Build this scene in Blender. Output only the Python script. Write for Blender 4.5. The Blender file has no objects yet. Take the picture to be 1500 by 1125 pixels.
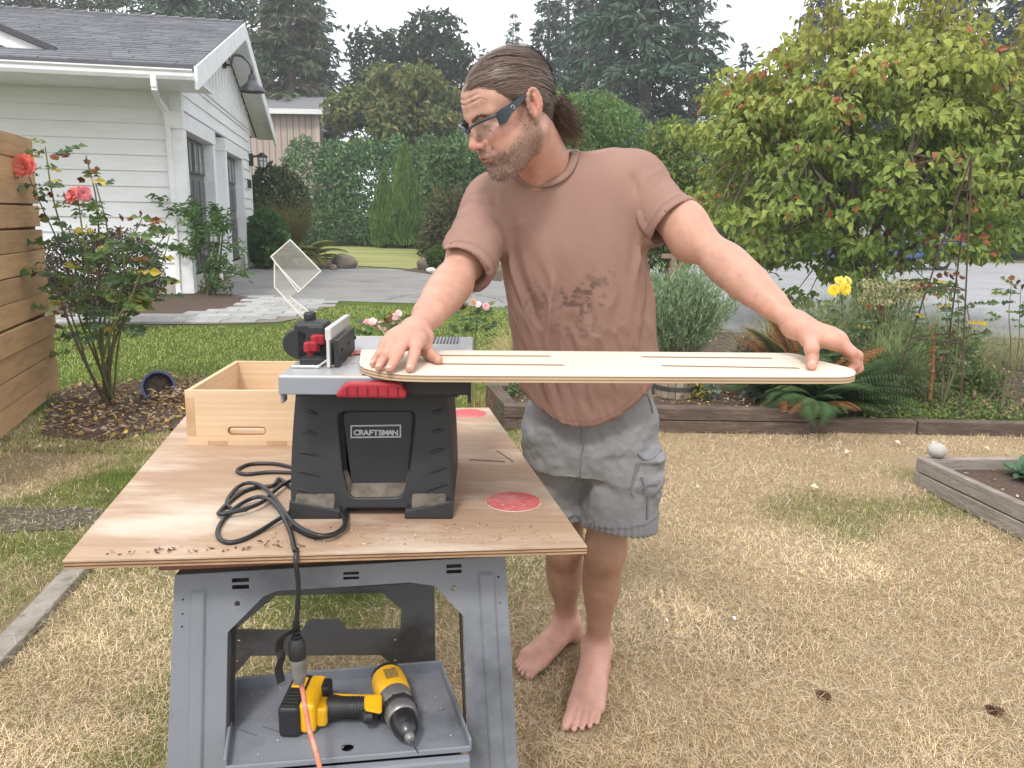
import bpy, bmesh, math, random
import numpy as np
from mathutils import Vector, Matrix

random.seed(7)
RNG = np.random.default_rng(7)
SC = bpy.context.scene
COL = SC.collection
R = math.radians

# ------------------------------------------------------------------ camera
FPX, CAM_H, PITCH, ROLL = 1130.0, 1.4, 12.0, 0.9
cam_d = bpy.data.cameras.new('camera')
cam = bpy.data.objects.new('camera', cam_d)
COL.objects.link(cam)
cam_d.sensor_width = 36.0
cam_d.lens = FPX / 1500 * 36.0
cam_d.clip_start, cam_d.clip_end = 0.05, 2000
CAM_M = Matrix.Rotation(R(90 - PITCH), 4, 'X') @ Matrix.Rotation(R(ROLL), 4, 'Z')
cam.matrix_world = Matrix.Translation((0, 0, CAM_H)) @ CAM_M
SC.camera = cam

# ------------------------------------------------------------------ sky, sun, exposure
SUN_EL, SUN_AZ = 52, 196      # azimuth clockwise from +Y: behind the camera, slightly left
world = bpy.data.worlds.new('World')
SC.world = world
world.use_nodes = True
wn, wl = world.node_tree.nodes, world.node_tree.links
wn.clear()
w_out = wn.new('ShaderNodeOutputWorld')
w_bg = wn.new('ShaderNodeBackground')
w_sky = wn.new('ShaderNodeTexSky')
w_sky.sky_type = 'NISHITA'
w_sky.sun_disc = False
w_sky.sun_elevation = R(SUN_EL)
w_sky.sun_rotation = R(SUN_AZ)
w_sky.air_density, w_sky.dust_density, w_sky.ozone_density = 1.0, 6.0, 1.0
w_mix = wn.new('ShaderNodeMix'); w_mix.data_type = 'RGBA'          # high overcast over the sky
w_mix.inputs[0].default_value = 0.86
w_cl = wn.new('ShaderNodeTexNoise'); w_cl.inputs['Scale'].default_value = 2.2; w_cl.inputs['Detail'].default_value = 5
w_ramp = wn.new('ShaderNodeValToRGB')
w_ramp.color_ramp.elements[0].position = 0.3; w_ramp.color_ramp.elements[0].color = (10.8, 11.0, 11.4, 1)
w_ramp.color_ramp.elements[1].position = 0.7; w_ramp.color_ramp.elements[1].color = (12.5, 12.6, 12.8, 1)
wl.new(w_cl.outputs['Fac'], w_ramp.inputs['Fac'])
wl.new(w_sky.outputs['Color'], w_mix.inputs[6])
wl.new(w_ramp.outputs['Color'], w_mix.inputs[7])
wl.new(w_mix.outputs[2], w_bg.inputs['Color'])
w_bg.inputs['Strength'].default_value = 0.1
wl.new(w_bg.outputs[0], w_out.inputs['Surface'])

sun_d = bpy.data.lights.new('sun', 'SUN')
sun_d.energy = 1.5
sun_d.angle = R(10)
sun_d.color = (1.0, 0.96, 0.9)
sun = bpy.data.objects.new('sun', sun_d)
COL.objects.link(sun)
_sd = Vector((math.sin(R(SUN_AZ)) * math.cos(R(SUN_EL)), math.cos(R(SUN_AZ)) * math.cos(R(SUN_EL)), math.sin(R(SUN_EL))))
sun.rotation_euler = _sd.to_track_quat('Z', 'Y').to_euler()
sun.location = (0, -5, 30)

SC.view_settings.view_transform = 'Standard'
SC.view_settings.look = 'None'
SC.view_settings.exposure = 0.7
SC.view_settings.gamma = 1.0
SC.view_settings.use_curve_mapping = False
SC.cycles.max_bounces = 8
SC.cycles.transparent_max_bounces = 12

# ------------------------------------------------------------------ pixel -> place helpers (photo pixels of the 1500x1125 frame)
_CR = np.array(CAM_M.to_3x3())
def _ray(x, y):
    return _CR @ np.array([(x - 750) / FPX, -(y - 562.5) / FPX, -1.0])
def at(x, y, z=0.0):
    d = _ray(x, y)
    return Vector(np.array([0, 0, CAM_H]) + d * ((z - CAM_H) / d[2]))
def atY(x, y, Y):
    d = _ray(x, y)
    return Vector(np.array([0, 0, CAM_H]) + d * (Y / d[1]))

# ------------------------------------------------------------------ objects and tags
def tag(o, label=None, cat=None, group=None, kind=None):
    if label: o['label'] = label
    if cat: o['category'] = cat
    if group: o['group'] = group
    if kind: o['kind'] = kind
    return o
def link(o, parent=None):
    COL.objects.link(o)
    if parent is not None: o.parent = parent
    return o
def empty(name, loc=(0, 0, 0), label=None, cat=None, group=None, rz=0.0):
    o = bpy.data.objects.new(name, None)
    o.empty_display_size = 0.1
    link(o); o.location = loc; o.rotation_euler = (0, 0, rz)
    return tag(o, label, cat, group)

def np_mesh(name, V, F, mats=(), C=None, smooth=False, fm=None):
    """V (n,3); F: array (m,k) or list of such arrays; C per-vertex colour (n,3)."""
    V = np.asarray(V, dtype=np.float32)
    Fs = F if isinstance(F, list) and isinstance(F[0], np.ndarray) else [np.array(F)]
    Fs = [np.asarray(f, dtype=np.int32) for f in Fs if len(f)]
    me = bpy.data.meshes.new(name)
    me.vertices.add(len(V)); me.vertices.foreach_set('co', V.ravel())
    nl = sum(f.size for f in Fs); npoly = sum(len(f) for f in Fs)
    me.loops.add(nl); me.polygons.add(npoly)
    me.loops.foreach_set('vertex_index', np.concatenate([f.ravel() for f in Fs]))
    tot = np.concatenate([np.full(len(f), f.shape[1], dtype=np.int32) for f in Fs])
    st = np.concatenate([[0], np.cumsum(tot)[:-1]]).astype(np.int32)
    me.polygons.foreach_set('loop_start', st)
    me.polygons.foreach_set('use_smooth', np.full(npoly, bool(smooth)))
    if fm is not None: me.polygons.foreach_set('material_index', np.asarray(fm, dtype=np.int32))
    for m in (mats if isinstance(mats, (list, tuple)) else [mats]): me.materials.append(m)
    if C is not None:
        a = me.attributes.new('Col', 'FLOAT_COLOR', 'POINT')
        C = np.asarray(C, dtype=np.float32)
        a.data.foreach_set('color', np.concatenate([C[:, :3], np.ones((len(C), 1), np.float32)], 1).ravel())
    me.update(calc_edges=True)
    return me
def np_obj(name, V, F, mats=(), parent=None, C=None, smooth=False, fm=None, kind=None):
    o = bpy.data.objects.new(name, np_mesh(name, V, F, mats, C, smooth, fm))
    link(o, parent)
    if kind: o['kind'] = kind
    return o

class MB:
    """collects simple solids, then links them as ONE mesh object"""
    def __init__(s): s.v = []; s.f = []; s.m = []; s.mi = 0
    def add(s, vs, fs, M=None):
        b = len(s.v)
        s.v += [tuple(M @ Vector(v)) if M is not None else tuple(v) for v in vs]
        s.f += [tuple(b + i for i in f) for f in fs]
        s.m += [s.mi] * len(fs)
        return s
    def box(s, c, d, M=None, taper=1.0):
        x, y, z = d[0] / 2, d[1] / 2, d[2] / 2
        t = taper
        vs = [(c[0] + a * x * (t if e > 0 else 1), c[1] + b * y * (t if e > 0 else 1), c[2] + e * z) for e in (-1, 1) for a, b in ((-1, -1), (1, -1), (1, 1), (-1, 1))]
        return s.add(vs, [(3, 2, 1, 0), (4, 5, 6, 7), (0, 1, 5, 4), (1, 2, 6, 5), (2, 3, 7, 6), (3, 0, 4, 7)], M)
    def hexa(s, p, M=None):
        """8 corners: bottom loop then top loop"""
        return s.add(p, [(3, 2, 1, 0), (4, 5, 6, 7), (0, 1, 5, 4), (1, 2, 6, 5), (2, 3, 7, 6), (3, 0, 4, 7)], M)
    def beam(s, a, b, w, h, up=(0, 0, 1)):
        a, b = Vector(a), Vector(b); d = (b - a).normalized(); u = Vector(up)
        sd = d.cross(u).normalized(); u = sd.cross(d)
        p = []
        for e in (a, b):
            for i, j in ((-1, -1), (1, -1), (1, 1), (-1, 1)): p.append(e + sd * (i * w / 2) + u * (j * h / 2))
        return s.add(p, [(0, 1, 2, 3), (7, 6, 5, 4), (4, 5, 1, 0), (5, 6, 2, 1), (6, 7, 3, 2), (7, 4, 0, 3)])
    def prism(s, poly, z0, z1, M=None):
        n = len(poly)
        vs = [(x, y, z0) for x, y in poly] + [(x, y, z1) for x, y in poly]
        fs = [tuple(range(n - 1, -1, -1)), tuple(range(n, 2 * n))] + [(i, (i + 1) % n, n + (i + 1) % n, n + i) for i in range(n)]
        return s.add(vs, fs, M)
    def tube(s, pts, r, n=8, cap=True):
        pts = [Vector(p) for p in pts]
        rs = r if isinstance(r, (list, tuple)) else [r] * len(pts)
        vs = []; prev = None
        for i, p in enumerate(pts):
            d = (pts[min(i + 1, len(pts) - 1)] - pts[max(i - 1, 0)])
            if d.length < 1e-9: d = Vector((0, 0, 1))
            d.normalize()
            if prev is None:
                a = d.orthogonal().normalized()
            else:
                a = (prev - d * prev.dot(d))
                a = a.normalized() if a.length > 1e-6 else d.orthogonal().normalized()
            prev = a; b = d.cross(a)
            for k in range(n):
                t = 2 * math.pi * k / n
                vs.append(p + (a * math.cos(t) + b * math.sin(t)) * rs[i])
        fs = []
        for i in range(len(pts) - 1):
            for k in range(n):
                k2 = (k + 1) % n
                fs.append((i * n + k, i * n + k2, (i + 1) * n + k2, (i + 1) * n + k))
        if cap:
            fs.append(tuple(range(n - 1, -1, -1))); fs.append(tuple(range((len(pts) - 1) * n, len(pts) * n)))
        return s.add(vs, fs)
    def lathe(s, prof, n=24, M=None, cap=True):
        vs = [(r * math.cos(2 * math.pi * k / n), r * math.sin(2 * math.pi * k / n), z) for r, z in prof for k in range(n)]
        fs = [(i * n + k, i * n + (k + 1) % n, (i + 1) * n + (k + 1) % n, (i + 1) * n + k) for i in range(len(prof) - 1) for k in range(n)]
        if cap:
            fs.append(tuple(range(n - 1, -1, -1))); fs.append(tuple(range((len(prof) - 1) * n, len(prof) * n)))
        return s.add(vs, fs, M)
    def sphere(s, c, r, nu=14, nv=9, M=None):
        r = r if isinstance(r, (list, tuple)) else (r, r, r)
        vs = [(c[0], c[1], c[2] - r[2])]
        for i in range(1, nv):
            t = -math.pi / 2 + math.pi * i / nv
            vs += [(c[0] + r[0] * math.cos(t) * math.cos(2 * math.pi * k / nu), c[1] + r[1] * math.cos(t) * math.sin(2 * math.pi * k / nu), c[2] + r[2] * math.sin(t)) for k in range(nu)]
        vs.append((c[0], c[1], c[2] + r[2])); L = len(vs) - 1
        fs = [(0, 1 + (k + 1) % nu, 1 + k) for k in range(nu)]
        for i in range(nv - 2):
            fs += [(1 + i * nu + k, 1 + i * nu + (k + 1) % nu, 1 + (i + 1) * nu + (k + 1) % nu, 1 + (i + 1) * nu + k) for k in range(nu)]
        b = 1 + (nv - 2) * nu
        fs += [(b + k, b + (k + 1) % nu, L) for k in range(nu)]
        return s.add(vs, fs, M)
    def build(s, name, mats, parent=None, bevel=0.0, smooth=False, seg=2, loc=None, fix=True, kind=None):
        me = bpy.data.meshes.new(name)
        me.from_pydata(s.v, [], s.f)
        mats = mats if isinstance(mats, (list, tuple)) else [mats]
        for m in mats: me.materials.append(m)
        if len(mats) > 1: me.polygons.foreach_set('material_index', s.m)
        if fix:
            bm = bmesh.new(); bm.from_mesh(me); bmesh.ops.recalc_face_normals(bm, faces=bm.faces); bm.to_mesh(me); bm.free()
        if smooth:
            me.polygons.foreach_set('use_smooth', [True] * len(me.polygons))
            try: me.set_sharp_from_angle(angle=R(38 if smooth is True else smooth))
            except Exception: pass
        o = bpy.data.objects.new(name, me)
        link(o, parent)
        if loc is not None: o.location = loc
        if bevel:
            md = o.modifiers.new('bevel', 'BEVEL'); md.width = bevel; md.segments = seg; md.limit_method = 'ANGLE'; md.angle_limit = R(40)
            md.harden_normals = False
        if kind: o['kind'] = kind
        return o

def plate_mesh(name, loops, thick, bev=0.0, M=None, mat=None):
    """a flat plate of the given outline loops (the later ones are holes), extruded about z=0"""
    cu = bpy.data.curves.new(name, 'CURVE'); cu.dimensions = '2D'; cu.fill_mode = 'BOTH'
    cu.extrude = thick / 2 - bev; cu.bevel_depth = bev; cu.bevel_resolution = 1; cu.offset = -bev
    for lp in loops:
        sp = cu.splines.new('POLY'); sp.points.add(len(lp) - 1)
        for p, (x, y) in zip(sp.points, lp): p.co = (x, y, 0, 1)
        sp.use_cyclic_u = True
    o = bpy.data.objects.new(name, cu); COL.objects.link(o)
    bpy.context.view_layer.update()
    me = bpy.data.meshes.new_from_object(o.evaluated_get(bpy.context.evaluated_depsgraph_get()))
    bpy.data.objects.remove(o); bpy.data.curves.remove(cu)
    me.name = name
    if M is not None: me.transform(M)
    me.materials.clear()
    if mat: me.materials.append(mat)
    return me
def plate(name, loops, thick, mat, parent=None, bev=0.0, M=None):
    o = bpy.data.objects.new(name, plate_mesh(name, loops, thick, bev, M, mat))
    return link(o, parent)
def rrect(x0, y0, x1, y1, r, n=4):
    out = []
    for cx, cy, a in ((x1 - r, y1 - r, 0), (x0 + r, y1 - r, 90), (x0 + r, y0 + r, 180), (x1 - r, y0 + r, 270)):
        for i in range(n + 1):
            t = R(a + 90 * i / n); out.append((cx + r * math.cos(t), cy + r * math.sin(t)))
    return out
def catmull(P, n=8):
    P = [Vector(p) for p in P]; Q = [P[0] * 2 - P[1]] + P + [P[-1] * 2 - P[-2]]
    out = []
    for i in range(1, len(Q) - 2):
        for k in range(n):
            t = k / n; a, b, c, d = Q[i - 1], Q[i], Q[i + 1], Q[i + 2]
            out.append(0.5 * ((2 * b) + (c - a) * t + (2 * a - 5 * b + 4 * c - d) * t * t + (3 * b - a - 3 * c + d) * t ** 3))
    out.append(P[-1]); return out

# ------------------------------------------------------------------ numpy noise
_PERM = np.random.default_rng(3).random((64, 64, 64)).astype(np.float32)
def vnoise(P):
    P = np.asarray(P, dtype=np.float64); i = np.floor(P).astype(int); f = P - i; f = f * f * (3 - 2 * f)
    x0, y0, z0 = (i[..., 0] & 63, i[..., 1] & 63, i[..., 2] & 63); x1, y1, z1 = (x0 + 1) & 63, (y0 + 1) & 63, (z0 + 1) & 63
    fx, fy, fz = f[..., 0], f[..., 1], f[..., 2]
    L = lambda a, b, t: a + (b - a) * t
    return L(L(L(_PERM[x0, y0, z0], _PERM[x1, y0, z0], fx), L(_PERM[x0, y1, z0], _PERM[x1, y1, z0], fx), fy),
             L(L(_PERM[x0, y0, z1], _PERM[x1, y0, z1], fx), L(_PERM[x0, y1, z1], _PERM[x1, y1, z1], fx), fy), fz)
def fbm(P, o=4):
    P = np.asarray(P, dtype=np.float64); s = 0; a = 0.5; t = 0
    for k in range(o): s = s + a * vnoise(P * 2 ** k + 7.3 * k); t += a; a *= 0.5
    return s / t
def sstep(a, b, x):
    t = np.clip((np.asarray(x, dtype=float) - a) / (b - a), 0, 1); return t * t * (3 - 2 * t)

# ------------------------------------------------------------------ materials
def lin(r, g, b):
    f = lambda c: (c / 12.92 if c <= 0.04045 else ((c + 0.055) / 1.055) ** 2.4)
    return (f(r / 255), f(g / 255), f(b / 255))
def material(name, a, b=None, scale=8, detail=4, rough=0.6, rough2=None, bump=0.0, bscale=60, metal=0.0, spec=0.5,
             stretch=(1, 1, 1), attr=False, dirt=None, dirt_scale=3, dirt_amt=0.5, dirt_sharp=0.12, transl=0.0, coat=0.0, coords='Object',
             sss=0.0, bdist=0.01, trans=0.0, ior=1.45, pos=0.5, objvar=0.0, wave=None):
    m = bpy.data.materials.new(name); m.use_nodes = True
    nt = m.node_tree; N, L = nt.nodes, nt.links
    p = N['Principled BSDF']; out = N['Material Output']
    tc = N.new('ShaderNodeTexCoord'); mp = N.new('ShaderNodeMapping'); mp.inputs['Scale'].default_value = stretch
    L.new(tc.outputs[coords], mp.inputs['Vector'])
    vec = mp.outputs['Vector']
    if objvar:
        oi = N.new('ShaderNodeObjectInfo'); ad = N.new('ShaderNodeVectorMath'); ad.operation = 'MULTIPLY_ADD'
        cb = N.new('ShaderNodeCombineXYZ')
        for k in range(3): L.new(oi.outputs['Random'], cb.inputs[k])
        ad.inputs[1].default_value = (37, 53, 71); L.new(cb.outputs[0], ad.inputs[0]); L.new(vec, ad.inputs[2]); vec = ad.outputs[0]
    def noise(sc, det=detail, rg=0.6):
        n = N.new('ShaderNodeTexNoise'); n.inputs['Scale'].default_value = sc; n.inputs['Detail'].default_value = det; n.inputs['Roughness'].default_value = rg
        L.new(vec, n.inputs['Vector']); return n.outputs['Fac']
    def ramp(fac, lo, hi):
        r = N.new('ShaderNodeMapRange'); r.inputs[1].default_value = lo; r.inputs[2].default_value = hi; r.clamp = True
        L.new(fac, r.inputs[0]); return r.outputs[0]
    def mix(fac, x, y, mode='MIX'):
        q = N.new('ShaderNodeMix'); q.data_type = 'RGBA'; q.blend_type = mode
        for sock, val in ((q.inputs[0], fac), (q.inputs[6], x), (q.inputs[7], y)):
            if hasattr(val, 'is_output'): L.new(val, sock)
            elif isinstance(val, (int, float)): sock.default_value = val
            else: sock.default_value = (*val[:3], 1)
        return q.outputs[2]
    n1 = noise(scale)
    col = mix(ramp(n1, 0.3, 0.7), a, b if b is not None else a)
    if wave:       # wood grain: (axis scale, distortion, colour, amount)
        w = N.new('ShaderNodeTexNoise'); mp2 = N.new('ShaderNodeMapping'); mp2.inputs['Scale'].default_value = wave[0]
        L.new(vec, mp2.inputs['Vector']); L.new(mp2.outputs[0], w.inputs['Vector']); w.inputs['Scale'].default_value = 1; w.inputs['Detail'].default_value = 6
        w.inputs['Distortion'].default_value = wave[1]
        g = N.new('ShaderNodeMath'); g.operation = 'MULTIPLY'; L.new(ramp(w.outputs['Fac'], 0.42, 0.68), g.inputs[0]); g.inputs[1].default_value = wave[3]
        col = mix(g.outputs[0], col, wave[2])
    if dirt is not None:
        d = ramp(noise(dirt_scale, 6, 0.65), pos, pos + dirt_sharp)
        g = N.new('ShaderNodeMath'); g.operation = 'MULTIPLY'; L.new(d, g.inputs[0]); g.inputs[1].default_value = dirt_amt
        col = mix(g.outputs[0], col, dirt)
    if attr:
        at_ = N.new('ShaderNodeAttribute'); at_.attribute_name = 'Col'
        col = mix(1.0, at_.outputs['Color'], col, 'MULTIPLY')
    if objvar:
        hv = N.new('ShaderNodeHueSaturation'); L.new(col, hv.inputs['Color'])
        r = N.new('ShaderNodeMapRange'); L.new(oi.outputs['Random'], r.inputs[0]); r.inputs[3].default_value = 1 - objvar; r.inputs[4].default_value = 1 + objvar
        L.new(r.outputs[0], hv.inputs['Value']); col = hv.outputs['Color']
    L.new(col, p.inputs['Base Color'])
    p.inputs['Metallic'].default_value = metal
    p.inputs['Specular IOR Level'].default_value = spec
    p.inputs['IOR'].default_value = ior
    p.inputs['Transmission Weight'].default_value = trans
    p.inputs['Coat Weight'].default_value = coat
    if rough2 is not None:
        r = N.new('ShaderNodeMapRange'); L.new(n1, r.inputs[0]); r.inputs[1].default_value = .3; r.inputs[2].default_value = .7
        r.inputs[3].default_value = rough; r.inputs[4].default_value = rough2; L.new(r.outputs[0], p.inputs['Roughness'])
    else: p.inputs['Roughness'].default_value = rough
    if sss:
        p.inputs['Subsurface Weight'].default_value = sss; p.inputs['Subsurface Radius'].default_value = (1, .35, .2); p.inputs['Subsurface Scale'].default_value = 0.008
    if bump:
        bn = N.new('ShaderNodeBump'); bn.inputs['Strength'].default_value = bump; bn.inputs['Distance'].default_value = bdist
        L.new(noise(bscale, 5), bn.inputs['Height']); L.new(bn.outputs[0], p.inputs['Normal'])
    if transl:
        t = N.new('ShaderNodeBsdfTranslucent'); L.new(col, t.inputs['Color'])
        mx = N.new('ShaderNodeMixShader'); mx.inputs[0].default_value = transl
        L.new(p.outputs[0], mx.inputs[1]); L.new(t.outputs[0], mx.inputs[2]); L.new(mx.outputs[0], out.inputs['Surface'])
    return m

M_LEAF = material('leaf', (.95, .95, .95), (1.05, 1.05, 1.05), 3, rough=.5, attr=True, transl=.4, spec=.35)
M_LEAF_MATT = material('leaf_matt', (.95, .95, .95), (1.05, 1.05, 1.05), 3, rough=.75, attr=True, transl=.15, spec=.2)
M_GLOSSY_LEAF = material('glossy_leaf', (.95, .95, .95), (1.05, 1.05, 1.05), 3, rough=.28, attr=True, transl=.12, spec=.5)
M_PETAL = material('petal', (1, 1, 1), None, 3, rough=.55, attr=True, transl=.35, spec=.3)
M_BARK = material('bark', (.16, .125, .1), (.07, .055, .045), 14, rough=.9, bump=.6, bscale=40, stretch=(1, 1, .25))
M_STEM = material('stem', (.11, .15, .05), (.16, .13, .06), 12, rough=.7)
M_WHITE = material('white_paint', (.80, .81, .825), (.76, .77, .785), 5, rough=.5, dirt=(.55, .54, .5), dirt_scale=2.5, dirt_amt=.25, bump=.04, bscale=90)
M_DARK_METAL = material('dark_metal', (.03, .032, .035), (.045, .045, .05), 20, rough=.4, metal=.3)
M_SOIL = material('soil', (.055, .04, .03), (.13, .10, .075), 30, rough=.95, bump=.9, bscale=90, bdist=.02)
M_MULCH = material('mulch', (.075, .045, .032), (.14, .095, .07), 40, rough=.95, bump=.9, bscale=70, bdist=.03)
# =================================================================== GROUND
def px_poly(pts, z): return [at(x, y, z) for x, y in pts]
def sheet(name, pts, mat, kind='structure', thick=0.0):
    me = bpy.data.meshes.new(name)
    bm = bmesh.new(); vs = [bm.verts.new(p) for p in pts]; f = bm.faces.new(vs)
    if f.normal.z < 0: f.normal_flip()
    if thick:
        r = bmesh.ops.extrude_face_region(bm, geom=[f])
        for v in [e for e in r['geom'] if isinstance(e, bmesh.types.BMVert)]: v.co.z -= thick
        bmesh.ops.recalc_face_normals(bm, faces=bm.faces)
    bmesh.ops.triangulate(bm, faces=[f for f in bm.faces if len(f.verts) > 4])
    bm.to_mesh(me); bm.free(); me.materials.append(mat)
    o = bpy.data.objects.new(name, me); link(o); o['kind'] = kind
    return o

def dryness(x, y):
    """0 = green lawn, 1 = straw-dry lawn"""
    P = np.stack([x * .9, y * .9, np.zeros_like(x)], -1)
    n = fbm(P, 4) - .5
    d = sstep(-1.0, -.25, x - .12 * (y - 3) + n * 1.4)                    # right of the work table is dry
    d = np.maximum(d, sstep(4.4, 3.1, y + n * 1.6) * sstep(-.6, .4, 2.6 - y + n * 2 + (np.abs(x + .5) > .7) * .8))
    d = np.where((x < -.25) & (y > 4.2), np.minimum(d, .18 + .75 * sstep(.46, .6, fbm(P * 1.5 + 5, 3)) * sstep(9.5, 5.0, y)), d)
    g = np.exp(-((x + .55) ** 2 / .5 + (y - 3.15) ** 2 / .35))            # green patch behind the trestle
    d = d * (1 - .95 * g)
    pz = sstep(3.1, 3.7, y) * sstep(5.6, 4.9, y) * sstep(-.7, -1.1, x); d = np.maximum(d, pz * (.25 + .6 * sstep(.42, .58, fbm(P * 2.1 + 31, 3))))
    lf = sstep(-.5, -.9, x) * sstep(3.0, 2.6, y); d = d * (1 - lf * (.12 + .3 * sstep(.45, .62, fbm(P * 2.3 + 17, 3))))
    q_ = at(70, 805); d = d * (1 - .8 * np.exp(-((x - q_.x) ** 2 / .5 + (y - q_.y) ** 2 / .06)))
    g2 = sstep(.6, .72, fbm(P * 1.6 + 11, 3))                             # scattered greener spots
    return np.clip(d - .45 * g2, 0, 1)
DRY_C = np.array([.58, .45, .285]); DRY_D = np.array([.47, .36, .225]); GREEN_C = np.array([.17, .235, .055]); GREEN_D = np.array([.10, .145, .033])

M_EARTH = material('earth', (.10, .11, .05), (.16, .14, .08), .6, rough=.95, bump=.4, bscale=6)
M_LAWN = material('lawn_soil', (.72, .7, .68), (1.15, 1.12, 1.1), 45, detail=6, rough=.95, attr=True, bump=1.0, bscale=160, bdist=.02, spec=.1)
def far_ground():
    v = [(-500, -60, -.006), (500, -60, -.006), (500, 700, -.006), (-500, 700, -.006)]
    o = np_obj('ground', v, [(0, 1, 2, 3)], M_EARTH); o['kind'] = 'structure'
far_ground()
def lawn_sheet():
    xs = np.arange(-9, 9.01, .09); ys = np.arange(-2, 15.3, .09)
    X, Y = np.meshgrid(xs, ys, indexing='ij'); n, m = X.shape
    d = dryness(X, Y)[..., None]
    P = np.stack([X * 5, Y * 5, X * 0], -1)
    k = fbm(P, 4)[..., None]
    c = (1 - d) * (GREEN_D * .75 + (GREEN_C - GREEN_D) * k) + d * (DRY_D * .85 + (DRY_C - DRY_D) * k * .9)
    Z = .001 + .012 * (fbm(P * .5, 3) - .5)
    V = np.stack([X, Y, Z], -1).reshape(-1, 3)
    idx = np.arange(n * m).reshape(n, m)
    F = np.stack([idx[:-1, :-1], idx[1:, :-1], idx[1:, 1:], idx[:-1, 1:]], -1).reshape(-1, 4)
    o = np_obj('lawn', V, F, M_LAWN, C=c.reshape(-1, 3), smooth=True); o['kind'] = 'structure'
lawn_sheet()

def blades(name, pos, h, w, col, lean, mat, curl=.6, label=None, parent=None, kind='stuff', seg=2):
    """curved tapering blades; pos (n,3), h, w, lean: (n,), col (n,3)"""
    n = len(pos); az = RNG.random(n) * 2 * np.pi
    dx, dy = np.cos(az), np.sin(az)
    sa = az + np.pi / 2 + (RNG.random(n) - .5) * 1.0
    sx, sy = np.cos(sa) * w / 2, np.sin(sa) * w / 2
    rows = []; L = h / seg
    x = pos[:, 0].copy(); y = pos[:, 1].copy(); z = pos[:, 2].copy(); a = lean.copy()
    for i in range(seg + 1):
        t = i / seg
        ww = (1 - t) ** .7
        if i < seg:
            rows.append(np.stack([x - sx * ww, y - sy * ww, z], -1)); rows.append(np.stack([x + sx * ww, y + sy * ww, z], -1))
        else: rows.append(np.stack([x, y, z], -1))
        x = x + dx * np.sin(a) * L; y = y + dy * np.sin(a) * L; z = np.maximum(z + np.cos(a) * L, pos[:, 2] + .003)
        a = a + curl * (.5 + RNG.random(n))
    k = len(rows); V = np.stack(rows, 1).reshape(-1, 3)
    b = np.arange(n)[:, None] * k
    quads = [b + np.array([[2 * i, 2 * i + 1, 2 * i + 3, 2 * i + 2]]) for i in range(seg - 1)]
    tri = b + np.array([[2 * seg - 2, 2 * seg - 1, 2 * seg]])
    C = np.repeat(col[:, None], k, 1).reshape(-1, 3)
    F = ([np.concatenate(quads)] if quads else []) + [tri]
    o = np_obj(name, V, F, mat, C=C, parent=parent, kind=kind)
    if label: o['label'] = label
    return o

def inpoly(x, y, poly):
    r = np.zeros(x.shape, bool); n = len(poly)
    for i in range(n):
        x0, y0 = poly[i][:2]; x1, y1 = poly[(i + 1) % n][:2]
        if y0 == y1: continue
        c = ((y0 > y) != (y1 > y)) & (x < (x1 - x0) * (y - y0) / (y1 - y0) + x0); r ^= c
    return r

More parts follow.
